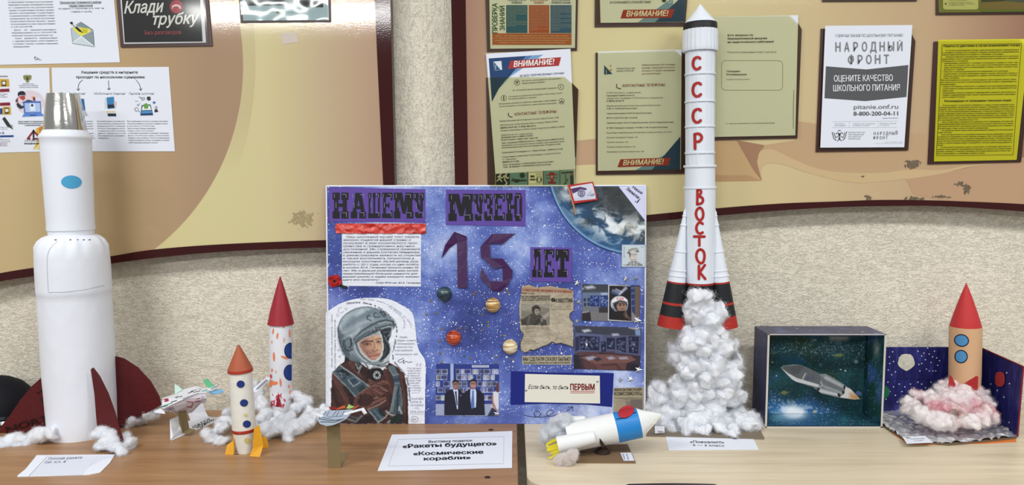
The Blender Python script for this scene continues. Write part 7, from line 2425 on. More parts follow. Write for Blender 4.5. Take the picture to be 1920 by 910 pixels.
for pts, ys_, lab in (([(105,680),(120,680),(112,740),(112,866),(100,868),(46,846),(62,770),(104,740)],[Y2, Y2 - .01, Y2 - .012, Y2 - .02, Y2 - .02, Y2 - .02, Y2 - .012, Y2 - .006], None),
                      ([(262,645),(298,622),(318,690),(330,775),(306,882),(228,858),(250,800)],[Y2 - .026, Y2 - .02, Y2 - .02, Y2 - .022, Y2 - .035, Y2 - .03, Y2 - .026], None),
                      ([(325,712),(358,712),(362,740),(372,800),(368,808),(322,812)],[Y2 + .02, Y2 + .025, Y2 + .025, Y2 + .025, Y2 + .025, Y2 + .02], None)):
    g = Geo()
    g.slab(pl(ZD, [(x, y, yy) for (x, y), yy in zip(pts, ys_)]),0.0025,(218,158,40))
    low = min(v.z for v in g.v)
    if low < TABLE:
        for v in g.v:
            if v.z < TABLE:
                v.z = TABLE + 0.0002
    g.build('fin', M_YEL, rk)
g = Geo(); g.slab(pl(ZD, [(112,850, Y2 - .019),(150,840, Y2 - .017),(148,856, Y2 - .019),(112,866, Y2 - .021)]),0.002,(218,158,40)); g.build('fin_strip', M_YEL, rk)
g = Geo()
for x, y, rx, ry, c in ((461,779,4,2.6,(206,198,140)),(464,827,6,5,(208,196,120)),(449,812,2.4,2,(190,80,60))):
    g.ellipse(RB, x, y, rx, ry, c, 0.0012,0.4)
g.build('paint_spots', M_INK, rk)

# ================================================================== RED-CONED ROCKET IN COTTON
Y3 = 1.935
A3, B3 = on_y(528.5,790, Y3), on_y(525.3,518, Y3)
A3 = Vector((A3.x, Y3, TABLE + 0.001))
rk = thing('red_coned_rocket', 'white rocket with tall dark red cone, blue portholes and orange dabs standing in cotton', 'rocket model', A3)
bp = axis_prof(A3, B3,[(785,20.5),(735,21),(733,20.6),(731,21),(650,21.2),(604,21.2)], Y3)
bp = [(0, bp[0][1])] + bp
g = Geo(); g.lathe(A3, B3, bp, (228,230,236),44, wob=lambda f, a: 0.4 * wrap(f, a)); g.build('body', white_mat('white_card_tube', (226,228,234),0.55,0.1,50), rk, smooth=True)
cp = axis_prof(A3, B3,[(607.5,24.3),(600,22.6),(585,19.6),(560,13),(535,5.8),(518,0.6)], Y3)
g = Geo(); g.lathe(A3, B3, cp, (152,42,52),44); g.build('nose_cone', white_mat('dark_red_card', (154,44,54),0.45,0.05,60), rk, smooth=True)
RB = Round(A3, B3, bp)
for y, x in ((658,542),(699,541)):
    g = Geo()
    g.ellipse(RB, x + 3, y, 12,15,(24,28,58),0.0010,0, xmax=547)
    g.ellipse(RB, x + 3.4, y, 11,14,(40,62,132),0.0014,0, xmax=547)
    g.build('porthole', M_PAINT, rk)
g = Geo()
rnd = random.Random(3)
ZE = (470,510,3.25)
for pts, w, c in (([(138,345),(134,380)],9,0),([(165,372),(160,408)],11,0),([(205,328),(198,342)],14,0),([(238,350),(240,400)],12,1),([(205,400),(202,430)],7,1),([(140,490),(142,545)],13,0),([(185,515),(228,530)],13,0),([(118,690),(130,680),(165,678)],22,0),([(120,705),(128,660)],18,0),([(180,650),(184,700)],12,0),([(240,580),(238,600)],8,1),([(232,690),(238,710)],14,1),([(246,720),(240,745)],14,1),([(232,775),(240,780)],10,0),([(128,420),(128,436)],8,1),([(130,590),(128,610)],10,0),([(122,625),(124,650)],12,2),([(150,600),(156,620)],6,1)):
    g.stroke(RB, [(470 + x / 3.25,510 + y / 3.25) for x, y in pts], w / 3.25,((232,130,84),(236,156,122),(206,60,70))[c],0.001 + 0.0002 * c, taper=True)
g.build('orange_paint_dabs', M_INK, rk)
g = Geo()
g.shape(RB, [(470 + x / 3.25,510 + y / 3.25) for x, y in ((168,735),(180,790),(192,818),(170,824),(152,822),(160,780))],(150,32,50),0.0016)
for k in range(26):
    x, y = rnd.uniform(126,206), rnd.uniform(745,815)
    g.stroke(RB, [(470 + x / 3.25,510 + y / 3.25),(470 + (x + rnd.uniform(-8,8)) / 3.25,510 + (y + rnd.uniform(6,16)) / 3.25)], rnd.uniform(1,2.6),(206,70,92),0.001)
g.build('red_flame_marks', M_INK, rk)
g = Geo()
tg = pl(ZE, [(14,712, Y3 - .03),(98,640, Y3 - .025),(122,645, Y3 - .022),(108,668, Y3 - .025),(36,728, Y3 - .034),(20,732, Y3 - .034)])
g.slab(tg, 0.0006,(226,228,234))
tag_o = g.build('paper_tag', M_PAPER, rk)
g = Geo()
ST = Bent(tg, 0.0006)
for k in range(3):
    g.stroke(ST, zz([(30 + k * 6,715 - k * 2 + 4),(96 + k * 5,655 + k * 4)], ZE),0.9,(120,122,130),0.0004, caps=False)
g.build('pencil_lines', M_INK, tag_o)

# cotton drift round both rockets
rnd = random.Random(11)
drift = []
for x, y, r_ in ((398,822,14),(408,806,13),(418,790,12),(428,776,11),(412,830,10),(440,745,9),(445,760,10),(440,790,12),(482,742,12),(490,760,13),(500,780,15),(514,796,16),(530,806,16),(498,806,14),(488,790,13),(546,806,15),(560,800,15),(574,790,14),(588,782,12),(562,752,13),(574,758,12),(556,770,14),(540,786,15),(522,780,13),(510,816,11),(540,818,10),(584,770,12),(598,778,10),(590,792,9),(606,768,9),(550,745,9),(478,722,9)):
    yy = 1.93 - (y - 745) * 0.0021
    drift.append((on_y(x, y, yy), r_ * 0.00137))
o = cotton('cotton_wool_drift', drift, None, seed=21, floor=TABLE, back=2.02, fuzz=26000, amp=0.0065)
tag(o, 'wide drift of white cotton wool round the two rockets left of the poster', 'cotton wool', 'cotton wool under the rockets')

# ================================================================== EXHIBITION NOTICE
q = [(735,815.6),(800,814.6),(870,812.4),(960.6,809),(960.2,842),(960,878),(900,879.2),(830,881.6),(760,882.8),(708,883.6)]
r, g = sheet('exhibition_notice', 'white landscape notice with bold black exhibition title on the brown table', 'notice', S_T, q, thick=0.0006)
S = level(TABLE + 0.0008)
g.stroke(S, [(746.5,824.5),(945,819),(944,870),(728,874.5),(746.5,824.5)],0.5,(170,178,192),0.0003, caps=False)
for t, x0, y0, x1, y1, h, b in (('Выставка поделок', 803.5,831,886,828.5,4.2,0.02),('«Ракеты будущего»', 754.5,841.0,931.5,835.5,7.0,0.04),('«Космические', 774.5,854.5,906.5,851.2,6.6,0.04),('корабли»', 794.5,864,883,861.4,6.2,0.04)):
    g.text(S, t, x0, y0, x1, h, (22,24,30), y1, b, off=0.0003)
    if h > 6:
        for k in range(0):
            pass
g.build('printing', M_INK, r)

# ================================================================== RECLINING ROCKET ON A CARDBOARD BASE
ZK = (1000,740,5.354)
Y4 = 1.69
M_CRAFT = white_mat('cream_white_paper', (224,226,226),0.5,0.12,30, detail=2)
q = [on_z(x, y, TABLE + 0.003) for x, y in zz([(440,680),(1027,682),(945,498),(400,520),(404,566)], ZK)]
rk = thing('reclining_rocket', 'white and blue paper rocket tilted on a brown cardboard base with yellow paper flames', 'rocket model', sum(q, Vector()) / len(q))
g = Geo(); g.slab(q, 0.0028,(116,92,68), dirn=Vector((0,0,1)))
base = g.build('cardboard_base', white_mat('brown_corrugated_card', (120,96,72),0.8,0.15,220), rk)
q = [on_z(x, y, TABLE + 0.0036) for x, y in zz([(874,586),(980,584),(1014,664),(906,664)], ZK)]
g = Geo(); g.slab(q, 0.0005,(224,228,236), dirn=Vector((0,0,1)))
lab = g.build('label_card', M_PAPER, base)
g = Geo()
S = level(TABLE + 0.0037)
for (a, b, c, d, t) in ((908,594,942,655, 'Ракета будущего'),(924,592,958,655, 'Иванова 6 класс')):
    pass
for k, t in enumerate(('Ракета', 'Восток')):
    (x0, y0),(x1, y1) = zz([(925 + k * 36,652),(905 + k * 36,594)], ZK)
    g.text(S, t, x0, y0, x1,3.2,(50,60,100), y1,0.0, off=0.0003)
g.build('handwriting', M_INK, lab)
ax0, ax1 = zz([(336,428)], ZK)[0], zz([(1065,285)], ZK)[0]
dirp = np.array((208.0,-44.0)); dirp /= np.linalg.norm(dirp)
bc = np.array(zz([(857,327)], ZK)[0])
t0 = bc - dirp * 98.5
t1 = bc + dirp * 39
PA, PB = on_y(*t0, Y4), on_y(*t1, Y4)
k4 = px_m(PA)
R4 = 27.6 * k4
g = Geo()
g.lathe(PA, PB, [(0, R4 * 0.95),(0.004, R4 * 0.99),(0.35, R4),(0.7, R4 * 1.005),(1, R4)],(224,226,226),64, wob=lambda f, a: 1.1 * wrap(f * 0.6, a))
g.build('body', M_CRAFT, rk, smooth=True)
tip = on_y(*zz([(1300,203)], ZK)[0], Y4 - 0.005)
g = Geo()
axd = (PB - PA).normalized()
u = axd.cross(Vector((0,1,0))).normalized(); w = axd.cross(u)
N = 40
ring = [PB + (u * math.cos(2 * math.pi * k / N) + w * math.sin(2 * math.pi * k / N)) * R4 for k in range(N)]
rows = [ring]
for j in range(1,9):
    f = j / 9
    rows.append([p.lerp(tip, f) + Vector((0,0,0.003 * math.sin(3 * k * 2 * math.pi / N) * f * (1 - f) * 4)) for k, p in enumerate(ring)])
vs = [p for r_ in rows for p in r_] + [tip]
fs = []
for j in range(8):
    for k in range(N):
        k2 = (k + 1) % N
        fs.append((j * N + k, j * N + k2,(j + 1) * N + k2,(j + 1) * N + k))
fs += [(8 * N + k, 8 * N + (k + 1) % N, 9 * N) for k in range(N)]
g.add(vs, fs, (226,228,228))
g.build('nose_cone', M_CRAFT, rk, smooth=True)
# fold of paper under the cone
g = Geo()
g.slab([on_y(x, y, Y4 - 0.032 + 0.02 * (x - 1083) / 200) for x, y in zz([(1085,310),(1180,268),(1285,214),(1200,320),(1104,425)], ZK)],0.0008,(216,212,190))
g.build('cone_flap', mat('cream_paper_flap', (222,220,206),0.6), rk)
g = Geo()
fb0 = (98.5 - 5.5) / 137.5
fb1 = 1.0
g.lathe(PA, PB, [(fb0, R4 * 1.006),(fb0 + 0.002, R4 * 1.016),(0.9, R4 * 1.016),(1.0, R4 * 1.012)],(32,124,196),64, cap=False)
g.build('blue_band', mat('bright_blue_paper', (34,126,198),0.4, spec=0.4), rk, smooth=True)
g = Geo()
RK4 = Round(PA, PB, [(0, R4 * 1.017),(1, R4 * 1.017)])
g.stroke(RK4, spline(zz([(836,246),(880,240),(930,236),(970,215),(1000,188),(1030,178)], ZK),5),1.4,(24,26,60),0.001)
g.ellipse(RK4, *zz([(931,172)], ZK)[0],16.2,10.6,(170,44,54),0.0016,-0.42)
g.build('red_disc', M_PAINT, rk)
# boosters
a0, a1 = zz([(243,508)], ZK)[0], zz([(612,428)], ZK)[0]
QA, QB = on_y(*a0, Y4 - 0.038), on_y(*a1, Y4 - 0.036)
kb = px_m(QA)
RB4 = 15.0 * kb
g = Geo(); g.lathe(QA, QB, [(0, RB4 * 1.04),(0.3, RB4),(1, RB4 * 0.80)],(226,228,228),44, wob=lambda f, a: 1.2 * wrap(f, a)); g.build('booster', M_CRAFT, rk, smooth=True)
a0, a1 = zz([(335,285)], ZK)[0], zz([(520,262)], ZK)[0]
g = Geo(); g.lathe(on_y(*a0, Y4 + 0.045), on_y(*a1, Y4 + 0.045),[(0, RB4 * 0.85),(1, RB4 * 0.6)],(226,228,228),36); g.build('booster', M_CRAFT, rk, smooth=True)
# yellow paper flames
M_FLAME = white_mat('yellow_paper_flame', (226,212,52),0.5,0.1,50)
for pts, dy in (([(245,462),(252,480),(160,520),(125,506),(132,530),(160,545),(250,505)],-.045),([(140,545),(250,505),(256,545),(190,572),(150,575),(132,560)],-.048),([(258,545),(268,570),(230,610),(170,650),(145,635),(180,625),(205,600),(150,595),(200,575)],-.05),([(225,440),(246,465),(160,505),(122,508),(140,485)],-.035)):
    g = Geo()
    g.slab([on_y(x, y, Y4 + dy + 0.006 * math.sin(x * 0.05)) for x, y in zz(pts, ZK)],0.001,(226,212,52))
    g.build('paper_flame', M_FLAME, rk)
g = Geo(); g.slab([on_y(x, y, Y4 + 0.05) for x, y in zz([(165,238),(210,232),(330,236),(330,265),(200,252)], ZK)],0.001,(220,222,190)); g.slab([on_y(x, y, Y4 + 0.05) for x, y in zz([(250,170),(262,165),(285,215),(262,225)], ZK)],0.001,(220,222,200)); g.build('paper_flame', M_CRAFT, rk, label='pale paper flame at the far booster')
# dark modelling-clay support
sc_ = on_z(*zz([(692,580)], ZK)[0], TABLE + 0.003)
M_CLAY = white_mat('dark_brown_clay', (50,34,28),0.6,0.4,60)
g = Geo()
rr_ = 84 / 5.354 * px_m(sc_)
g.lathe(sc_, sc_ + Vector((0,0,0.012)),[(0, rr_),(0.3, rr_ * 0.97),(0.6, rr_ * 0.75),(1, rr_ * 0.42)],(52,36,30),36, wob=lambda f, a: 3 * wrap(f * 2, a))
tipp = on_y(*zz([(700,440)], ZK)[0], Y4 - 0.012)
g.tube([sc_ + Vector((0.002,0,0.006)), sc_.lerp(tipp, 0.4), sc_.lerp(tipp, 0.8), tipp],[rr_ * 0.42, rr_ * 0.40, rr_ * 0.36, rr_ * 0.2],(50,34,28),12)
g.slab([on_y(x, y, Y4 - 0.034) for x, y in zz([(662,432),(690,470),(722,520),(700,545),(670,500)], ZK)],0.004,(50,34,28))
g.build('clay_support', M_CLAY, rk, smooth=True)
GREY = lambda p: (206,212,220)
cotton('cotton_puff', px_blobs([(1000 + x / 5.354,740 + y / 5.354, r_ / 4.9) for x, y, r_ in ((300,270,60),(250,280,60),(200,320,62),(160,370,60),(150,430,48),(220,380,66),(290,340,66),(310,390,50),(120,340,40),(260,420,50),(140,470,26),(180,430,44))], Y4 + 0.005,0.012,4), rk, seed=31, fuzz=12000, amp=0.0065, tint=lambda p: (234,236,240))
cotton('cotton_puff', px_blobs([(1000 + x / 5.354,740 + y / 5.354, r_ / 5.354) for x, y, r_ in ((270,640,52),(330,620,56),(380,610,44),(300,690,50),(350,670,46),(270,715,36),(400,640,26),(240,650,30),(330,725,24))], Y4 - 0.075,0.010,5), rk, seed=32, floor=TABLE, fuzz=12000, amp=0.0065, tint=lambda p: (244,240,238))

# ================================================================== TALL ROCKET WITH RED LETTERS
Y5 = 1.90
V0 = on_y(1311,800, Y5)
Vt = on_y(1313,8, Y5)
A5 = Vector((V0.x, Y5, TABLE + 0.006))
B5 = Vt
vk = thing('tall_lettered_rocket', 'tall white rocket with red vertical lettering and black-striped boosters on a cotton plume', 'rocket model', Vector((V0.x, Y5, TABLE)))
WV = (222,228,236)
M_VW = white_mat('white_painted_card', WV, 0.5,0.1,40)
q = [on_z(x, y, TABLE + 0.004) for x, y in ((1212,816),(1433,822),(1412,778),(1222,775))]
g = Geo(); g.slab(q, 0.0038,(112,104,90), dirn=Vector((0,0,1)))
g.build('cardboard_base', white_mat('grey_cardboard', (120,110,96),0.85,0.1,200), vk)
core = axis_prof(A5, B5,[(560,27),(530,27),(440,28.3),(354,28.6),(352,28.6)], Y5)
g = Geo()
g.lathe(A5, B5,[(core[0][0] - 0.05, core[0][1],(26,28,30)),(axis_prof(A5, B5,[(533,27)], Y5)[0][0], core[1][1],(26,28,30)),(axis_prof(A5, B5,[(532.5,27)], Y5)[0][0], core[1][1],(160,44,38)),(axis_prof(A5, B5,[(529.5,27)], Y5)[0][0], core[1][1],(160,44,38)),(axis_prof(A5, B5,[(529,27)], Y5)[0][0], core[1][1], WV)] + [(a, b, WV) for a, b in core[2:]], WV, 48)
g.build('core_stage', M_PAINT, vk, smooth=True)
g = Geo()
mid = axis_prof(A5, B5,[(354,28.0),(312,27.6)], Y5)
g.lathe(A5, B5, mid, WV, 48)
upst = axis_prof(A5, B5,[(314,25.6),(94,26.6)], Y5)
g.lathe(A5, B5, upst, WV, 48)
for y, hw in ((352,28.9),(312,29.0),(287,26.6),(238,26.6),(191,27),(140,27.2)):
    f = axis_prof(A5, B5,[(y + 2.4, hw),(y + 1.6, hw + 1.4),(y - 1.6, hw + 1.4),(y - 2.4, hw)], Y5)
    g.lathe(A5, B5, f, WV, 48, cap=False)
g.build('upper_stage', M_VW, vk, smooth=True)
g = Geo()
uu = Round(A5, B5, upst)
for k in range(10):
    a = 2 * math.pi * (k + 0.35) / 10
    for (ya, yb_) in ((309,289),(285,240),(236,193),(189,142),(138,96)):
        fa, fb = axis_prof(A5, B5,[(ya, 26),(yb_, 26)], Y5)
        pa, pb_ = A5.lerp(B5, fa[0]), A5.lerp(B5, fb[0])
        d = Vector((math.sin(a),-math.cos(a),0))
        t = Vector((math.cos(a), math.sin(a),0))
        r1, r2 = uu.rad(fa[0]) + 0.0012, uu.rad(fb[0]) + 0.0012
        w_ = 0.0016
        g.add([pa + d * (r1 - .002) - t * w_, pa + d * (r1 - .002) + t * w_, pb_ + d * (r2 - .002) + t * w_, pb_ + d * (r2 - .002) - t * w_, pa + d * r1 - t * w_, pa + d * r1 + t * w_, pb_ + d * r2 + t * w_, pb_ + d * r2 - t * w_],
              [(4,5,6,7),(0,4,7,3),(1,2,6,5),(0,1,5,4),(3,7,6,2)], WV)
g.build('card_ribs', M_VW, vk)
col_ = axis_prof(A5, B5,[(97,31.5),(94,32.3),(57,31.8),(56,29)], Y5)
g = Geo()
dense = []
for (f0, r0),(f1, r1) in zip(col_[:-1], col_[1:]):
    n = max(1, int((f1 - f0) / 0.006))
    dense += [(f0 + (f1 - f0) * k / n, r0 + (r1 - r0) * k / n) for k in range(n)]
dense.append(col_[-1])
g.lathe(A5, B5, dense, WV, 120, wob=lambda f, a: 0.016 * math.sin(a * 24) + 0.012 * noise.noise(Vector((math.cos(a) * 6, math.sin(a) * 6, f * 60))))
g.build('pleated_collar', M_VW, vk, smooth=True)
g = Geo()
g.lathe(A5, B5, axis_prof(A5, B5,[(58,30.5),(57.5,31.2),(45,31.0),(43.5,30)], Y5),(28,28,32),48)
g.build('black_band', mat('black_card', (30,30,34),0.5), vk, smooth=True)
g = Geo()
g.lathe(A5, B5, axis_prof(A5, B5,[(44,29.8),(43.5,29.9),(30,18),(20,10),(8,0.8)], Y5), WV, 48)
g.build('nose_cone', M_VW, vk, smooth=True)
# red letters
g = Geo()
RC = (168,42,38)
U_ = Round(A5, B5,[(p[0], p[1] + 0.0003) for p in upst])
C_ = Round(A5, B5,[(p[0], p[1]) for p in core[1:]])
for (cx, cy, s) in ((1306,118.5,1.0),(1306.5,168,1.12),(1306.5,217,1.1)):
    g.stroke(U_, spline([(cx + 6.5 * s, cy - 9 * s),(cx + 3 * s, cy - 11 * s),(cx - 3.5 * s, cy - 9 * s),(cx - 6.5 * s, cy - 2 * s),(cx - 6 * s, cy + 6 * s),(cx - 2 * s, cy + 11 * s),(cx + 3 * s, cy + 11 * s),(cx + 6.5 * s, cy + 8 * s)],5),5.4, RC, 0.0014)
g.stroke(U_, [(1302.5,252),(1303,279)],5.4, RC, 0.0014)
g.stroke(U_, spline([(1302.5,252),(1310,251),(1315,255),(1315,261),(1310,265.5),(1303,266)],5),5.4, RC, 0.0014)
L = lambda pts: [(1200 + x / 2.843,320 + y / 2.843) for x, y in pts]
for pts in ([(306,106),(305,180)], spline([(306,106),(318,102),(326,114),(318,130),(306,136)],4), spline([(306,138),(328,142),(336,158),(328,174),(305,180)],4),
            spline([(318,198),(304,208),(298,232),(306,256),(320,264),(334,252),(337,228),(330,206),(318,198)],4),
            spline([(334,284),(322,276),(308,284),(300,306),(306,328),(320,336),(334,330)],4),
            [(288,352),(344,352)],[(316,352),(316,400)],
            spline([(322,420),(308,428),(300,452),(306,478),(322,494),(338,486),(344,456),(338,430),(322,420)],4),
            [(314,508),(314,578)],[(346,504),(316,546)],[(318,542),(348,578)]):
    g.stroke(C_, L(pts),4.9, RC, 0.0014)
g.build('red_lettering', mat('red_raised_paint', (170,42,38),0.35, spec=0.5) and M_PAINT, vk)

def booster(tip, bl, br, sgn):
    Yb = Y5 - 0.012
    T_ = on_y(*tip, Yb)
    bcx = ((bl[0] + br[0]) / 2,(bl[1] + br[1]) / 2)
    Bc = on_y(*bcx, Yb)
    hw = math.hypot(br[0] - bl[0], br[1] - bl[1]) / 2
    rb = hw * px_m(Bc)
    Lp = bcx[1] - tip[1]
    fr = lambda y: (bcx[1] - y) / Lp
    BLK, RD = (34,36,38),(168,46,38)
    rows = []
    stops = [(bcx[1], RD),(591.5, RD),(591, BLK),(570.5, BLK),(570, RD),(566, RD),(565.5, BLK),(530.5, BLK),(530,(168,46,38)),(527.5,(168,46,38)),(527, WV)]
    for y, c in stops:
        f = fr(y)
        rows.append((f, rb * (1 - f) + 0.0025 * f, c))
    for y in (515,505,470,421,404):
        f = fr(y)
        r0 = rb * (1 - f) + 0.0025 * f
        e = 1.3 / Lp
        rows += [(f - 2.2 * e, r0, WV),(f - 1.6 * e, r0 + 0.0016, WV),(f - .3 * e, r0 + 0.0016, WV),(f + .2 * e, r0, WV)]
    rows.append((0.97,0.0045, WV)); rows.append((1.0,0.001, WV))
    g = Geo()
    g.lathe(Bc, T_, rows, WV, 48)
    return g.build('booster', M_PAINT, vk, smooth=True)

booster((1285,392),(1232.5,609),(1284,616),-1)
booster((1340,392),(1336.5,616),(1383,611),1)
# cotton plume
rnd = random.Random(5)
bl = []
rows = [(552,1300,1334),(575,1292,1340),(600,1286,1352),(625,1276,1366),(650,1266,1378),(675,1260,1384),(700,1256,1386),(725,1254,1390),(750,1248,1392),(775,1238,1396),(795,1238,1404)]
for y, xa, xb in rows:
    hw = (xb - xa) / 2
    n = int(max(3, hw / 5.0))
    for k in range(n):
        r_ = rnd.uniform(11,20) if y > 590 else rnd.uniform(9,12)
        u_ = rnd.uniform(-1,1)
        x = (xa + xb) / 2 + u_ * (hw - r_ * 0.45)
        dmax = math.sqrt(max(0.05,1 - u_ * u_)) * min(hw, 62) * 0.00136 * 0.8
        yy = Y5 - dmax * rnd.uniform(0.25,1.0)
        if y < 630:
            yy = min(yy, Y5 - 0.034 - rnd.uniform(0,0.012))
        p = on_y(x, y + rnd.uniform(-11,11), yy)
        bl.append((p, r_ * 0.00136))
    for k in range(max(1, n // 3)):
        p = on_y((xa + xb) / 2 + rnd.uniform(-0.7,0.7) * hw, y, min(Y5 + rnd.uniform(0,0.05),1.97))
        bl.append((p, 14 * 0.00136))
    p = on_y((xa + xb) / 2, y, Y5); bl.append((p, hw * 0.62 * 0.00136))
for x, y, r_, dy in ((1226,742,17,.02),(1222,765,17,.02),(1234,775,18,.0),(1244,752,18,.0),(1232,725,12,.03),(1250,735,17,0),(1238,795,19,-.02),(1252,802,14,-.06),(1262,806,11,-.07),(1290,804,14,-.08),(1318,806,14,-.08),(1348,806,13,-.08),(1376,806,12,-.07),(1400,803,14,-.05),(1416,800,13,-.03),(1412,790,17,0),(1390,793,19,-.03),(1396,772,13,0),(1264,652,13,.0),(1380,690,14,.01),(1370,812,10,-.09),(1376,652,12,.0),(1384,672,11,.01),(1340,610,12,-.03),(1320,585,9,-.035),(1306,572,13,-.044),(1318,578,15,-.046),(1310,596,15,-.046)):
    p = on_y(x, y, min(Y5 + dy, 1.97)); bl.append((p, r_ * 0.00136))
cotton('cotton_plume', bl, vk, voxel=0.0038, seed=41, floor=TABLE + 0.0045, back=2.022, fuzz=80000, amp=0.0105, hair=(0.010,0.027), fine=0.65)
# card on the base and label sheet before it
g = Geo()
g.slab([on_y(x, y, 1.80) for x, y in zz([(1218,318),(1318,320),(1316,385),(1222,392)], ZK)],0.0006,(224,226,232))
cardo = g.build('small_label', M_PAPER, vk)
g = Geo(); S = upright(1.7992); g.text(S, 'Работа', *zz([(1250,380)], ZK)[0], zz([(1305,376)], ZK)[0][0],2.6,(60,62,70), None, 0.02); g.build('printing', M_INK, cardo)
q = [(1247,815),(1410,818.5),(1423,844),(1254,845)]
r, g = sheet('title_slip', 'white paper slip with printed exclamation on the pale table before the cotton plume', 'notice', S_T, q, thick=0.0005)
S = level(TABLE + 0.0007)
Zv = (1200,560,2.6)
g.text(S, '«Поехали!!!»', *zz([(243,705)], Zv)[0], zz([(411,708)], Zv)[0][0],4.4,(30,32,38), zz([(411,708)], Zv)[0][1],0.02, off=0.0003)
g.text(S, '6 — 6 класс', *zz([(258,720)], Zv)[0], zz([(412,724)], Zv)[0][0],4.2,(60,62,68), zz([(412,724)], Zv)[0][1],0.012, off=0.0003)
g.build('printing', M_INK, r)

# ================================================================== GALAXY BOX
bx0, bx1, by0, by1, bz0, bz1 = 0.6495,0.950,1.868,1.972, TABLE, 1.0035
bxr = thing('galaxy_box', 'dark blue open shoebox lined with galaxy paper holding a grey paper rocket', 'diorama', Vector(((bx0 + bx1) / 2,(by0 + by1) / 2, TABLE)))

def galaxy(name, deep, mid_, light, star=True):
    m = mat(name, deep, 0.35, spec=0.4)
    t = NT(m)
    v = t.obj_coords()
    n = t.noise(v, 9,6,0.65,0.8)
    col = t.ramp(n, [(0.36, deep),(0.55, mid_),(0.72, light)])
    gr = t.noise(t.obj_coords(scale=(1,1,1), loc=(3,2,1)),5,3)
    for sc, th, keep in ((110,0.22,0.72),(46,0.16,0.72)):
        vo = t.n('ShaderNodeTexVoronoi', {'Vector': v, 'Scale': sc})
        rn = t.n('ShaderNodeSeparateColor', {0: vo.outputs['Color']})
        s_ = t.math('MULTIPLY', t.math('LESS_THAN', vo.outputs['Distance'], t.math('MULTIPLY', rn.outputs[1], th)), t.math('GREATER_THAN', rn.outputs[0], keep))
        col = t.mix(t.math('MULTIPLY', s_, 0.8), col, (206,216,226))
    t.base(col)
    return m

M_GOUT = galaxy('galaxy_paper_outside', (30,32,62),(46,50,92),(96,108,160))
M_GIN = galaxy('galaxy_paper_inside', (20,50,46),(26,62,76),(56,110,140))
T = 0.004
for nm, lo, hi in (('box_side', (bx0, by0, bz0),(bx0 + T, by1, bz1)),('box_side', (bx1 - T, by0, bz0),(bx1, by1, bz1)),('box_top', (bx0 + T, by0, bz1 - T),(bx1 - T, by1, bz1)),('box_floor', (bx0 + T, by0, bz0),(bx1 - T, by1, bz0 + T)),('box_back', (bx0 + T, by1 - T, bz0 + T),(bx1 - T, by1, bz1 - T))):
    g = Geo(); g.box(lo, hi, (30,32,62)); g.build(nm, M_GOUT, bxr)
e = 0.0006
g = Geo()
g.box((bx0 + T, by0 + .001, bz0 + T),(bx0 + T + e, by1 - T, bz1 - T)); g.box((bx1 - T - e, by0 + .001, bz0 + T),(bx1 - T, by1 - T, bz1 - T)); g.box((bx0 + T + e, by1 - T - e, bz0 + T),(bx1 - T - e, by1 - T, bz1 - T)); g.box((bx0 + T, by0 + .001, bz0 + T),(bx1 - T, by1 - T, bz0 + T + e)); g.box((bx0 + T, by0 + .001, bz1 - T - e),(bx1 - T, by1 - T, bz1 - T))
lin_ = g.build('galaxy_lining', M_GIN, bxr)
g = Geo()
for lo, hi in (((bx0 - .0004, by0 - .0012, bz0),(bx0 + T + .0003, by0, bz1 + .0003)),((bx1 - T - .0003, by0 - .0012, bz0),(bx1 + .0004, by0, bz1 + .0003)),((bx0, by0 - .0012, bz1 - T + .002),(bx1, by0, bz1 + .0004)),((bx0, by0 - .0012, bz0),(bx1, by0, bz0 + T - .001))):
    g.box(lo, hi, (196,192,186))
g.build('cut_card_edge', mat('raw_card_edge', (196,192,184),0.8), bxr)
BB = upright(by1 - T - e)
ZX = (1410,600,4.335)
g = Geo()
pc = Picture(1440,628,1634,778,0.8,(24,60,66), zoom=ZX)
n1 = fbm(pc.gx, pc.gy, 0.03,61,5); n2 = fbm(pc.gx, pc.gy, 0.02,71,4)
pc.over(np.clip((n1 - 0.38) * 3,0,1),(30,78,84)); pc.over(np.clip((n2 - 0.52) * 5,0,1),(34,60,40)); pc.over(np.clip((n1 - 0.6) * 5,0,1) * 0.7,(34,84,130))
band_ = np.exp(-((pc.gy - (655 + (pc.gx - 1440) * 0.02)) / 16) ** 2); pc.over(np.clip(band_ * (fbm(pc.gx, pc.gy, 0.12,5) + 0.1),0,1) * 0.5,(70,120,140))
low_ = np.clip((pc.gy - 728 - (fbm(pc.gx, pc.gy, 0.02,15) - 0.5) * 50) / 30,0,1) * np.clip((1585 - pc.gx) / 50,0,1); pc.over(low_ * 0.9,(58,116,178))
sp = fbm(pc.gx, pc.gy, 0.6,91,2); pc.over(np.clip((sp - 0.68) * 9,0,1) * np.clip(0.25 + low_ + band_ * 0.6,0,1),(200,220,236))
for a, b, rx, ry, c, an in ((703,288,34,14,(118,142,88),0),(700,288,52,4,(140,158,110),-0.08),(185,266,26,11,(60,100,84),0),(188,266,46,3,(110,140,120),-0.2),(262,592,26,15,(140,146,92),0),(264,592,50,4,(130,140,100),-0.15),(845,340,16,16,(124,156,160),0),(556,365,13,13,(70,110,128),0),(508,165,16,8,(130,150,130),0),(868,598,26,18,(90,110,160),0.3),(512,745,18,13,(176,190,150),0),(758,414,7,7,(220,228,236),0),(720,404,7,5,(200,210,220),0),(198,455,6,6,(200,210,220),0),(888,207,6,5,(160,180,190),0),(165,345,10,6,(150,180,190),0)):
    pc.ell(a, b, rx, ry, c, an)
pc.poly([(240,290),(330,290),(440,340),(420,360),(230,330)],(34,82,108),6,0.8)
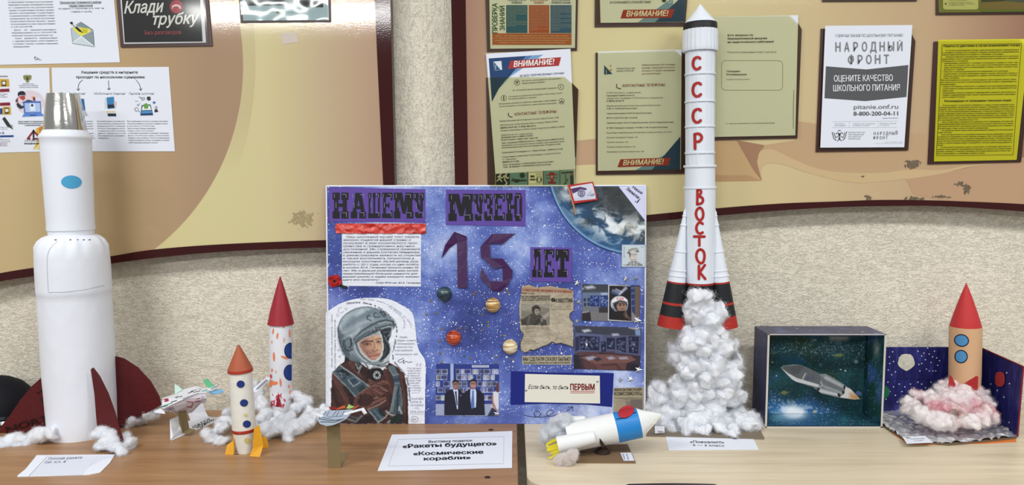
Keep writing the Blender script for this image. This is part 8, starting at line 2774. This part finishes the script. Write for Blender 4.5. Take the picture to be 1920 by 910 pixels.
pc.poly([(620,128),(790,128),(780,165),(720,172),(690,165),(640,175)],(150,156,156),8); pc.line([(700,150),(700,190)],12,(150,160,166),8,0.6); pc.line([(800,140),(900,132)],10,(110,130,140),10,0.6)
pc.line([(130,432),(900,440)],3,(60,96,104),3,0.8)
ctr = (335,738)
for k in range(26):
    a = k * 2 * math.pi / 26 + 0.1 * math.sin(k * 5)
    L_ = 60 + 60 * abs(math.sin(k * 2.7))
    pc.line([(ctr[0], ctr[1]),(ctr[0] + L_ * math.cos(a) * 1.3, ctr[1] + L_ * math.sin(a) * 0.7)],8,(214,228,244),6,0.8)
pc.ell(340,744,88,42,(240,246,250),0.1,8); pc.ell(200,748,30,8,(120,180,200),0,12,0.7); pc.ell(265,732,26,20,(214,228,244),0,8)
pc.put(g, BB, 0.0004)
g.build('galaxy_print', M_INK, lin_)
FB = level(bz0 + T + e)
pc = Picture(1440,777,1650,801,0.9,(26,66,78), zoom=ZX)
pc.over(np.clip((fbm(pc.gx, pc.gy, 0.05,5) - 0.4) * 3,0,1),(30,84,88)); pc.over(np.exp(-((pc.gx - 1500) / 70) ** 2) * 0.6,(52,104,160)); pc.over(np.clip(1.6 * np.exp(-((pc.gx - 1487) / 22) ** 2 - ((pc.gy - 777) / 9) ** 2),0,1),(214,228,242)); pc.over(np.exp(-((pc.gx - 1460) / 16) ** 2 - ((pc.gy - 784) / 7) ** 2) * 0.7,(110,176,200))
pc.over(np.clip((fbm(pc.gx, pc.gy, 0.6,91,2) - 0.72) * 9,0,1) * 0.6,(190,210,226))
lo_x, hi_x = bx0 + T + 0.001, bx1 - T - 0.001

class Clamp:
    def __init__(s, b):
        s.b = b

    def at(s, px, py, off=0.0):
        p = s.b.at(px, py, off)
        p.x = min(max(p.x, lo_x), hi_x)
        p.y = min(max(p.y, by0 + .002), by1 - T - .001)
        return p

g = Geo(); pc.put(g, Clamp(FB),0.0004)
g.build('galaxy_print', M_INK, lin_)
# right inner wall: pale burst near the front top
RWp = Plane((bx1 - T - e, 0,0),(-1,0,0))
pc = Picture(1627,630,1655,790,0.9,(26,66,62), zoom=ZX)
pc.over(np.clip((fbm(pc.gx * 2, pc.gy, 0.03,15) - 0.42) * 4,0,1),(52,90,140)); pc.over(np.exp(-((pc.gx - 1643) / 6) ** 2 - ((pc.gy - 652) / 16) ** 2),(150,158,160)); pc.over(np.clip((fbm(pc.gx * 3, pc.gy, 0.3,25) - 0.66) * 8,0,1) * 0.7,(150,176,190))

class ClampR:
    def at(s, px, py, off=0.0):
        p = RWp.at(px, py, off)
        p.y = min(max(p.y, by0 + .002), by1 - T - .001)
        p.z = min(max(p.z, bz0 + T + .001), bz1 - T - .001)
        return p

g = Geo(); pc.put(g, ClampR(),0.0004)
g.build('galaxy_print', M_INK, lin_)
# flat printed rocket held off the back
RY = by0 + 0.045
RS = Plane(on_y(1530,715, RY), Vector((0.12,-1,-0.1)))
pc = Picture(1462,682,1618,760,0.6,(96,102,108), zoom=ZX)
body_ = [(234,390),(262,376),(330,366),(395,368),(460,395),(560,445),(600,442),(640,460),(740,520),(762,540),(800,560),(850,612),(880,645),(830,648),(760,640),(700,632),(560,598),(530,570),(490,545),(360,505),(325,485),(280,440)]
pc.a = (pc.mask_poly(body_, 0.6) > 0.5).astype(float)
pc.poly([(234,390),(262,376),(395,368),(460,395),(560,445),(545,520),(360,470),(290,430)],(82,88,94)); pc.poly([(234,390),(290,432),(360,472),(545,528),(540,550),(355,502),(320,480)],(188,192,196))
pc.poly([(260,385),(395,370),(420,385),(380,440),(330,440)],(66,72,78),6)
pc.poly([(545,445),(600,442),(760,540),(745,560),(600,490)],(120,126,132)); pc.line([(600,470),(750,548)],16,(176,180,184),6); pc.poly([(560,500),(600,490),(745,575),(745,605),(600,560)],(96,102,108)); pc.line([(590,545),(740,600)],12,(168,172,178),6); pc.poly([(520,560),(560,555),(710,600),(705,626),(560,595)],(150,156,160)); pc.line([(540,575),(700,610)],9,(210,212,216),4)
for c_ in ((752,550),(742,592),(706,612)):
    pc.ell(c_[0], c_[1],10,16,(24,26,30),-0.3)
pc.poly([(760,545),(800,562),(880,645),(830,648),(712,630),(750,600)],(206,204,200)); pc.poly([(800,600),(850,615),(880,645),(800,645)],(196,140,84),10)
pc.line([(434,438),(412,480)],7,(196,200,204),3); pc.line([(560,505),(575,535),(550,545)],6,(190,194,198),3); pc.ell(538,566,12,14,(30,34,38),0.4)
pc.poly([(490,545),(530,570),(560,598),(520,565)],(180,190,190))
for x in (455,492):
    pc.line([(x, 462),(x + 8,482),(x - 6,494),(x - 6,470),(x + 10,470)],5,(60,66,110),3)
pc.grain(6,0.3)
z_ = pc.P(body_)
g = Geo(); g.slab([RS.at(x, y, -0.0004) for x, y in z_],0.0012,(190,190,190), dirn=RS.n)
cut = g.build('paper_rocket', mat('cut_out_card', (200,200,200),0.6), bxr)
g = Geo(); pc.put(g, RS, 0.0002); g.build('rocket_print', MATS['glossy_photo_ink'], cut)
g = Geo()
for x, y in ((480,480),(640,560)):
    a, b = zz([(x, y)], ZX)[0]
    p = RS.at(a, b, -0.0016)
    g.tube([p, Vector((p.x, by1 - T - e, p.z))],0.004,(60,70,70),8)
g.build('spacer', mat('dark_spacer', (50,58,58),0.7), cut)

# ================================================================== NIGHT-SKY DIORAMA (right)
ZR = (1640,520,2.843)
dio = thing('night_sky_diorama', 'blue starry two-panel diorama with beige red-coned rocket over pink cotton on silver foil', 'diorama', on_z(1790,800, TABLE))
M_NIGHT = mat('navy_brushed_paint', (30,30,92),0.5, spec=0.3)
t = NT(M_NIGHT)
v = t.obj_coords(scale=(22,22,5))
t.base(t.ramp(t.noise(v, 3.0,5,0.7),[(0.34,(22,22,74)),(0.55,(34,36,104)),(0.70,(60,64,140)),(0.80,(110,116,176))]))
YB = 1.985
corner_x = on_y(1835,700, YB).x
x_left = on_y(1655,700, YB).x
zt = on_y(1720,651.5, YB).z
fr_b, fr_t = on_y(1906.5,820,1.79), on_y(1912.5,687.5,1.79)
g = Geo()
g.box((x_left, YB, TABLE + 0.004),(corner_x, YB + 0.004, zt),(30,30,92))
backp = g.build('back_panel', M_NIGHT, dio)
g = Geo()
P_ = [Vector((corner_x, YB, TABLE + 0.004)), Vector((fr_b.x, 1.79, TABLE + 0.004)), Vector((fr_b.x + 0.004,1.79, fr_t.z)), Vector((corner_x, YB, zt))]
g.slab(P_, 0.004,(30,30,92))
sidep = g.build('side_panel', M_NIGHT, dio)
g = Geo()
g.tube([P_[2] + Vector((0,-.001,.0005)), P_[3]],0.0018,(120,28,34),6); g.tube([P_[1] + Vector((.001,-.001,0)), P_[2] + Vector((.001,-.001,0))],0.0018,(120,28,34),6)
g.build('panel_edge', mat('red_paint_edge', (126,30,36),0.5), dio)
BS = upright(YB)
g = Geo()
pc = Picture(1682,663,1716,696,0.7,(206,204,188))
pc.grain(26,0.16,3)
dd = np.hypot(pc.gx - 1698.8, pc.gy - 679)
pc.a = (dd < 15.2 + 0.8 * np.sin(np.arctan2(pc.gy - 679, pc.gx - 1698.8) * 5)).astype(float)
pc.put(g, BS, 0.0016)
g.slab([BS.at(1698.8 + 15 * math.cos(a),679 + 15 * math.sin(a),0.0014) for a in np.linspace(0,6.1,30)],0.0013,(206,204,188), dirn=BS.n)
g.build('moon', attr_mat('salt_dough', 0.9,0.1, bump=0.5, bscale=90), backp, label='pale grainy round moon')
g = Geo(); g.slab([BS.at(1656 + 12 * math.cos(a),735 + 12 * math.sin(a),0.0014) for a in np.linspace(0,6.1,30)],0.0013,(28,100,72), dirn=BS.n); g.build('planet', mat('green_felt_paint', (30,104,74),0.7), backp, label='green round planet')
n_s = (P_[1] - P_[0]).cross(P_[3] - P_[0]).normalized()
if n_s.dot(CAM - P_[0]) < 0:
    n_s = -n_s
SS = Plane(P_[0], n_s)
g = Geo(); g.slab([SS.at(1875.3 + 8.6 * math.copysign(abs(math.cos(a)) ** 0.8, math.cos(a)),711.5 + 14 * math.copysign(abs(math.sin(a)) ** 0.7, math.sin(a)),0.0014) for a in np.linspace(0,6.1,30)],0.0013,(160,52,52), dirn=n_s); g.build('planet', mat('red_felt_paint', (160,52,52),0.7), sidep, label='red oblong planet')
dots = [(95,398),(78,425),(80,460),(100,450),(72,495),(130,430),(230,395),(250,420),(270,440),(290,410),(300,455),(250,460),(275,490),(290,500),(318,395),(330,430),(70,560),(100,585),(130,570),(80,610),(110,630),(160,585),(190,570),(210,590),(185,610),(250,570),(270,590),(120,665),(180,640),(230,560),(310,500),(335,470),(345,445),(300,560),(255,610),(145,610),(60,650),(90,520),(110,505),(235,465),(262,405),(282,378),(308,425),(325,500),(240,500)]
g = Geo()
for x, y in dots:
    g.ellipse(BS, *zz([(x, y)], ZR)[0],1.25,1.25,(206,210,226),0.0006, rings=1, seg=8)
g.build('painted_stars', M_INK, backp)
g = Geo()
for x, y in ((705,510),(620,570),(718,775),(655,604),(720,568),(690,640)):
    g.ellipse(SS, *zz([(x, y)], ZR)[0],1.3,1.6,(206,210,226),0.0006, rings=1, seg=8)
g.build('painted_stars', M_INK, sidep)
g = Geo(); g.stroke(BS, [(1655,711),(1757,712)],0.8,(20,20,60),0.0005, caps=False); g.build('board_seam', M_INK, backp)
# foil covered base
fo = [on_z(x, y, TABLE + 0.005) for x, y in ((1654.5,797),(1701,828),(1740,830.5),(1780,832.5),(1830,829),(1870,825),(1905.5,820.5))]
fo += [Vector((fr_b.x, 1.79,0)) * 0 + P_[1] + Vector((0,0,.001)), P_[0] + Vector((0,0,.001)), Vector((x_left, YB, TABLE + .005))]
fo = [Vector((p.x, p.y, TABLE + 0.005)) for p in fo]
g = Geo(); g.slab(fo, 0.0035,(120,110,96), dirn=Vector((0,0,1))); g.build('card_base', mat('brown_base_card', (110,92,70),0.8), dio)
g = Geo()
cx_, cy_ = sum(p.x for p in fo) / len(fo), sum(p.y for p in fo) / len(fo)
NX, NY = 150,130
xs = np.linspace(min(p.x for p in fo), max(p.x for p in fo), NX)
ys_ = np.linspace(min(p.y for p in fo), max(p.y for p in fo), NY)

def inside(x, y):
    ins = False
    n = len(fo)
    for i in range(n):
        a, b = fo[i], fo[(i + 1) % n]
        if (a.y > y) != (b.y > y) and x < a.x + (y - a.y) / (b.y - a.y) * (b.x - a.x):
            ins = not ins
    return ins

vs, fs = [],[]
for j, y in enumerate(ys_):
    for i, x in enumerate(xs):
        q_ = Vector((x * 38, y * 38,1.7))
        q_ += noise.noise_vector(q_ * 0.6) * 0.5
        da, _p = noise.voronoi(q_)
        db, _p = noise.voronoi(q_ * 2.6 + Vector((4,1,0)))
        h = 0.0110 * min(0.6, da[1] - da[0]) + 0.0020 * min(0.6, db[1] - db[0])
        vs.append(Vector((x, y, TABLE + 0.0056 + h)))
for j in range(NY - 1):
    for i in range(NX - 1):
        if inside((xs[i] + xs[i + 1]) / 2,(ys_[j] + ys_[j + 1]) / 2):
            a = j * NX + i
            fs.append((a, a + 1, a + NX + 1, a + NX))
g.add(vs, fs, (180,182,186))
M_ALU = mat('kitchen_foil', (232,234,238),0.36, metal=0.8)
NT(M_ALU).bump(NT(M_ALU).noise(NT(M_ALU).obj_coords(),160,3),0.3,0.001)
g.build('foil_cover', M_ALU, dio, smooth='all')
g = Geo(); g.slab([on_z(x, y, TABLE + 0.0013) for x, y in ((1672,812),(1702,832),(1740,834),(1840,832),(1905,828.5),(1905,822),(1870,815))],0.0011,(214,116,52), dirn=Vector((0,0,1))); g.build('orange_sheet', mat('orange_paper', (214,118,54),0.6), dio)
lq = [on_z(x, y, TABLE + 0.0118) for x, y in zz([(147,850),(268,846),(312,882),(172,888)], ZR)]
g = Geo(); g.slab(lq, 0.0005,(206,208,212), dirn=Vector((0,0,1))); lab = g.build('label_card', M_PAPER, dio)
g = Geo(); S = level(TABLE + 0.0119)
for t, x0, y0, x1 in (('Космический корабль', 190,866,268),('6 класс', 215,876,262)):
    (a, b),(c, d) = zz([(x0, y0),(x1, y0 - 3)], ZR)
    g.text(S, t, a, b, c, 1.8,(90,92,100), d, off=0.0003)
g.build('printing', M_INK, lab)
# the rocket of the diorama
Y6 = 1.915
A6, B6 = on_y(1808.5,735, Y6), on_y(1811.8,531, Y6)
g = Geo()
tb = axis_prof(A6, B6,[(727,26.3),(700,27),(612,27.3)], Y6)
g.lathe(A6, B6, tb, (208,168,130),48, wob=lambda f, a: 0.5 * wrap(f, a))
low_c = A6.copy(); low_c.z = TABLE + 0.008
g.lathe(Vector((A6.x, A6.y, TABLE + 0.008)), A6.lerp(B6, tb[0][0]),[(0,0.022),(1,0.022)],(208,168,130),24)
body6 = g.build('rocket_body', white_mat('beige_paper_tube', (208,168,130),0.65,0.2,60), dio, smooth=True)
g = Geo(); g.lathe(A6, B6, axis_prof(A6, B6,[(615,26.8),(612,26.6),(590,20.5),(560,11),(531,0.6)], Y6),(190,52,54),48); g.build('nose_cone', white_mat('red_card', (190,54,56),0.55,0.08,60), dio, smooth=True)
R6 = Round(A6, B6, tb)
for x, y, rx, ry, an in ((1802.8,638.8,14.2,11.8,0.2),(1802,669,12.6,12.6,0)):
    g = Geo(); g.ellipse(R6, x, y, rx, ry, (24,30,52),0.0010, an); g.ellipse(R6, x, y, rx - 2, ry - 2,(78,140,190),0.0016, an); g.build('porthole', M_PAINT, body6)
M_RF = mat('red_fin_card', (170,44,46),0.55)
for pts, yy in (([(402,522),(410,528),(432,572),(425,592),(395,585),(398,550)],-.036),([(480,568),(540,528),(552,530),(550,605),(480,590)],-.038)):
    g = Geo(); g.slab([on_y(x, y, Y6 + yy) for x, y in zz(pts, ZR)],0.002,(170,44,46)); g.build('fin', M_RF, body6)
rnd = random.Random(8)
bl = []
for x, y, r_ in ((1710,758,16),(1725,775,16),(1745,785,16),(1765,790,16),(1790,793,16),(1815,793,16),(1840,785,15),(1855,770,15),(1850,752,14),(1835,740,15),(1815,735,15),(1790,735,16),(1765,742,15),(1740,748,16),(1720,745,12),(1775,728,11),(1802,745,17),(1828,755,16),(1770,765,17),(1800,772,17),(1830,772,16),(1750,765,16),(1775,720,7),(1820,730,10),(1862,780,10),(1704,768,9),(1845,738,10),(1790,758,24),(1780,738,19),(1802,728,14),(1768,732,14),(1832,742,16),(1815,752,20),(1755,752,18),(1775,718,9),(1788,724,10)):
    yy = 1.93 - (y - 725) * 0.0021 - 0.01
    bl.append((on_y(x, y, yy), r_ * 0.00136))

def pink(p):
    d = p - CAM
    px, py = W / 2 + F * d.dot(RT) / d.dot(FWD), H / 2 - F * d.dot(UP) / d.dot(FWD)
    # pink dye sits in patches of the wool itself (a noise of the wool's own place)
    n = noise.noise(Vector((p.x * 30, p.z * 30, p.y * 20)))
    c = on_patch(p)
    k = max(0.0, min(1.0, c * (0.75 + 0.9 * n)))
    w = 0.5 + 0.5 * noise.noise(p * 25 + Vector((9,0,0)))
    a = (236,230,230)
    b = (216,124,136) if w < 0.6 else (220,176,166)
    return tuple(a[i] * (1 - k) + b[i] * k for i in range(3))

_pk = [(on_y(1760,772,1.825),0.030,1.0),(on_y(1785,776,1.815),0.032,1.0),(on_y(1815,775,1.815),0.030,0.8),(on_y(1830,765,1.83),0.03,0.6),(on_y(1713,742,1.88),0.018,0.9),(on_y(1860,775,1.82),0.02,0.9),(on_y(1805,735,1.89),0.04,0.35)]

def on_patch(p):
    return max(s_ * math.exp(-((p - c).length / r_) ** 2) for c, r_, s_ in _pk)

cotton('pink_cotton', bl, dio, seed=51, floor=TABLE + 0.0085, back=1.98, fuzz=26000, amp=0.0075, tint=pink, fine=0.6)

bpy.data.objects.remove(_fo)
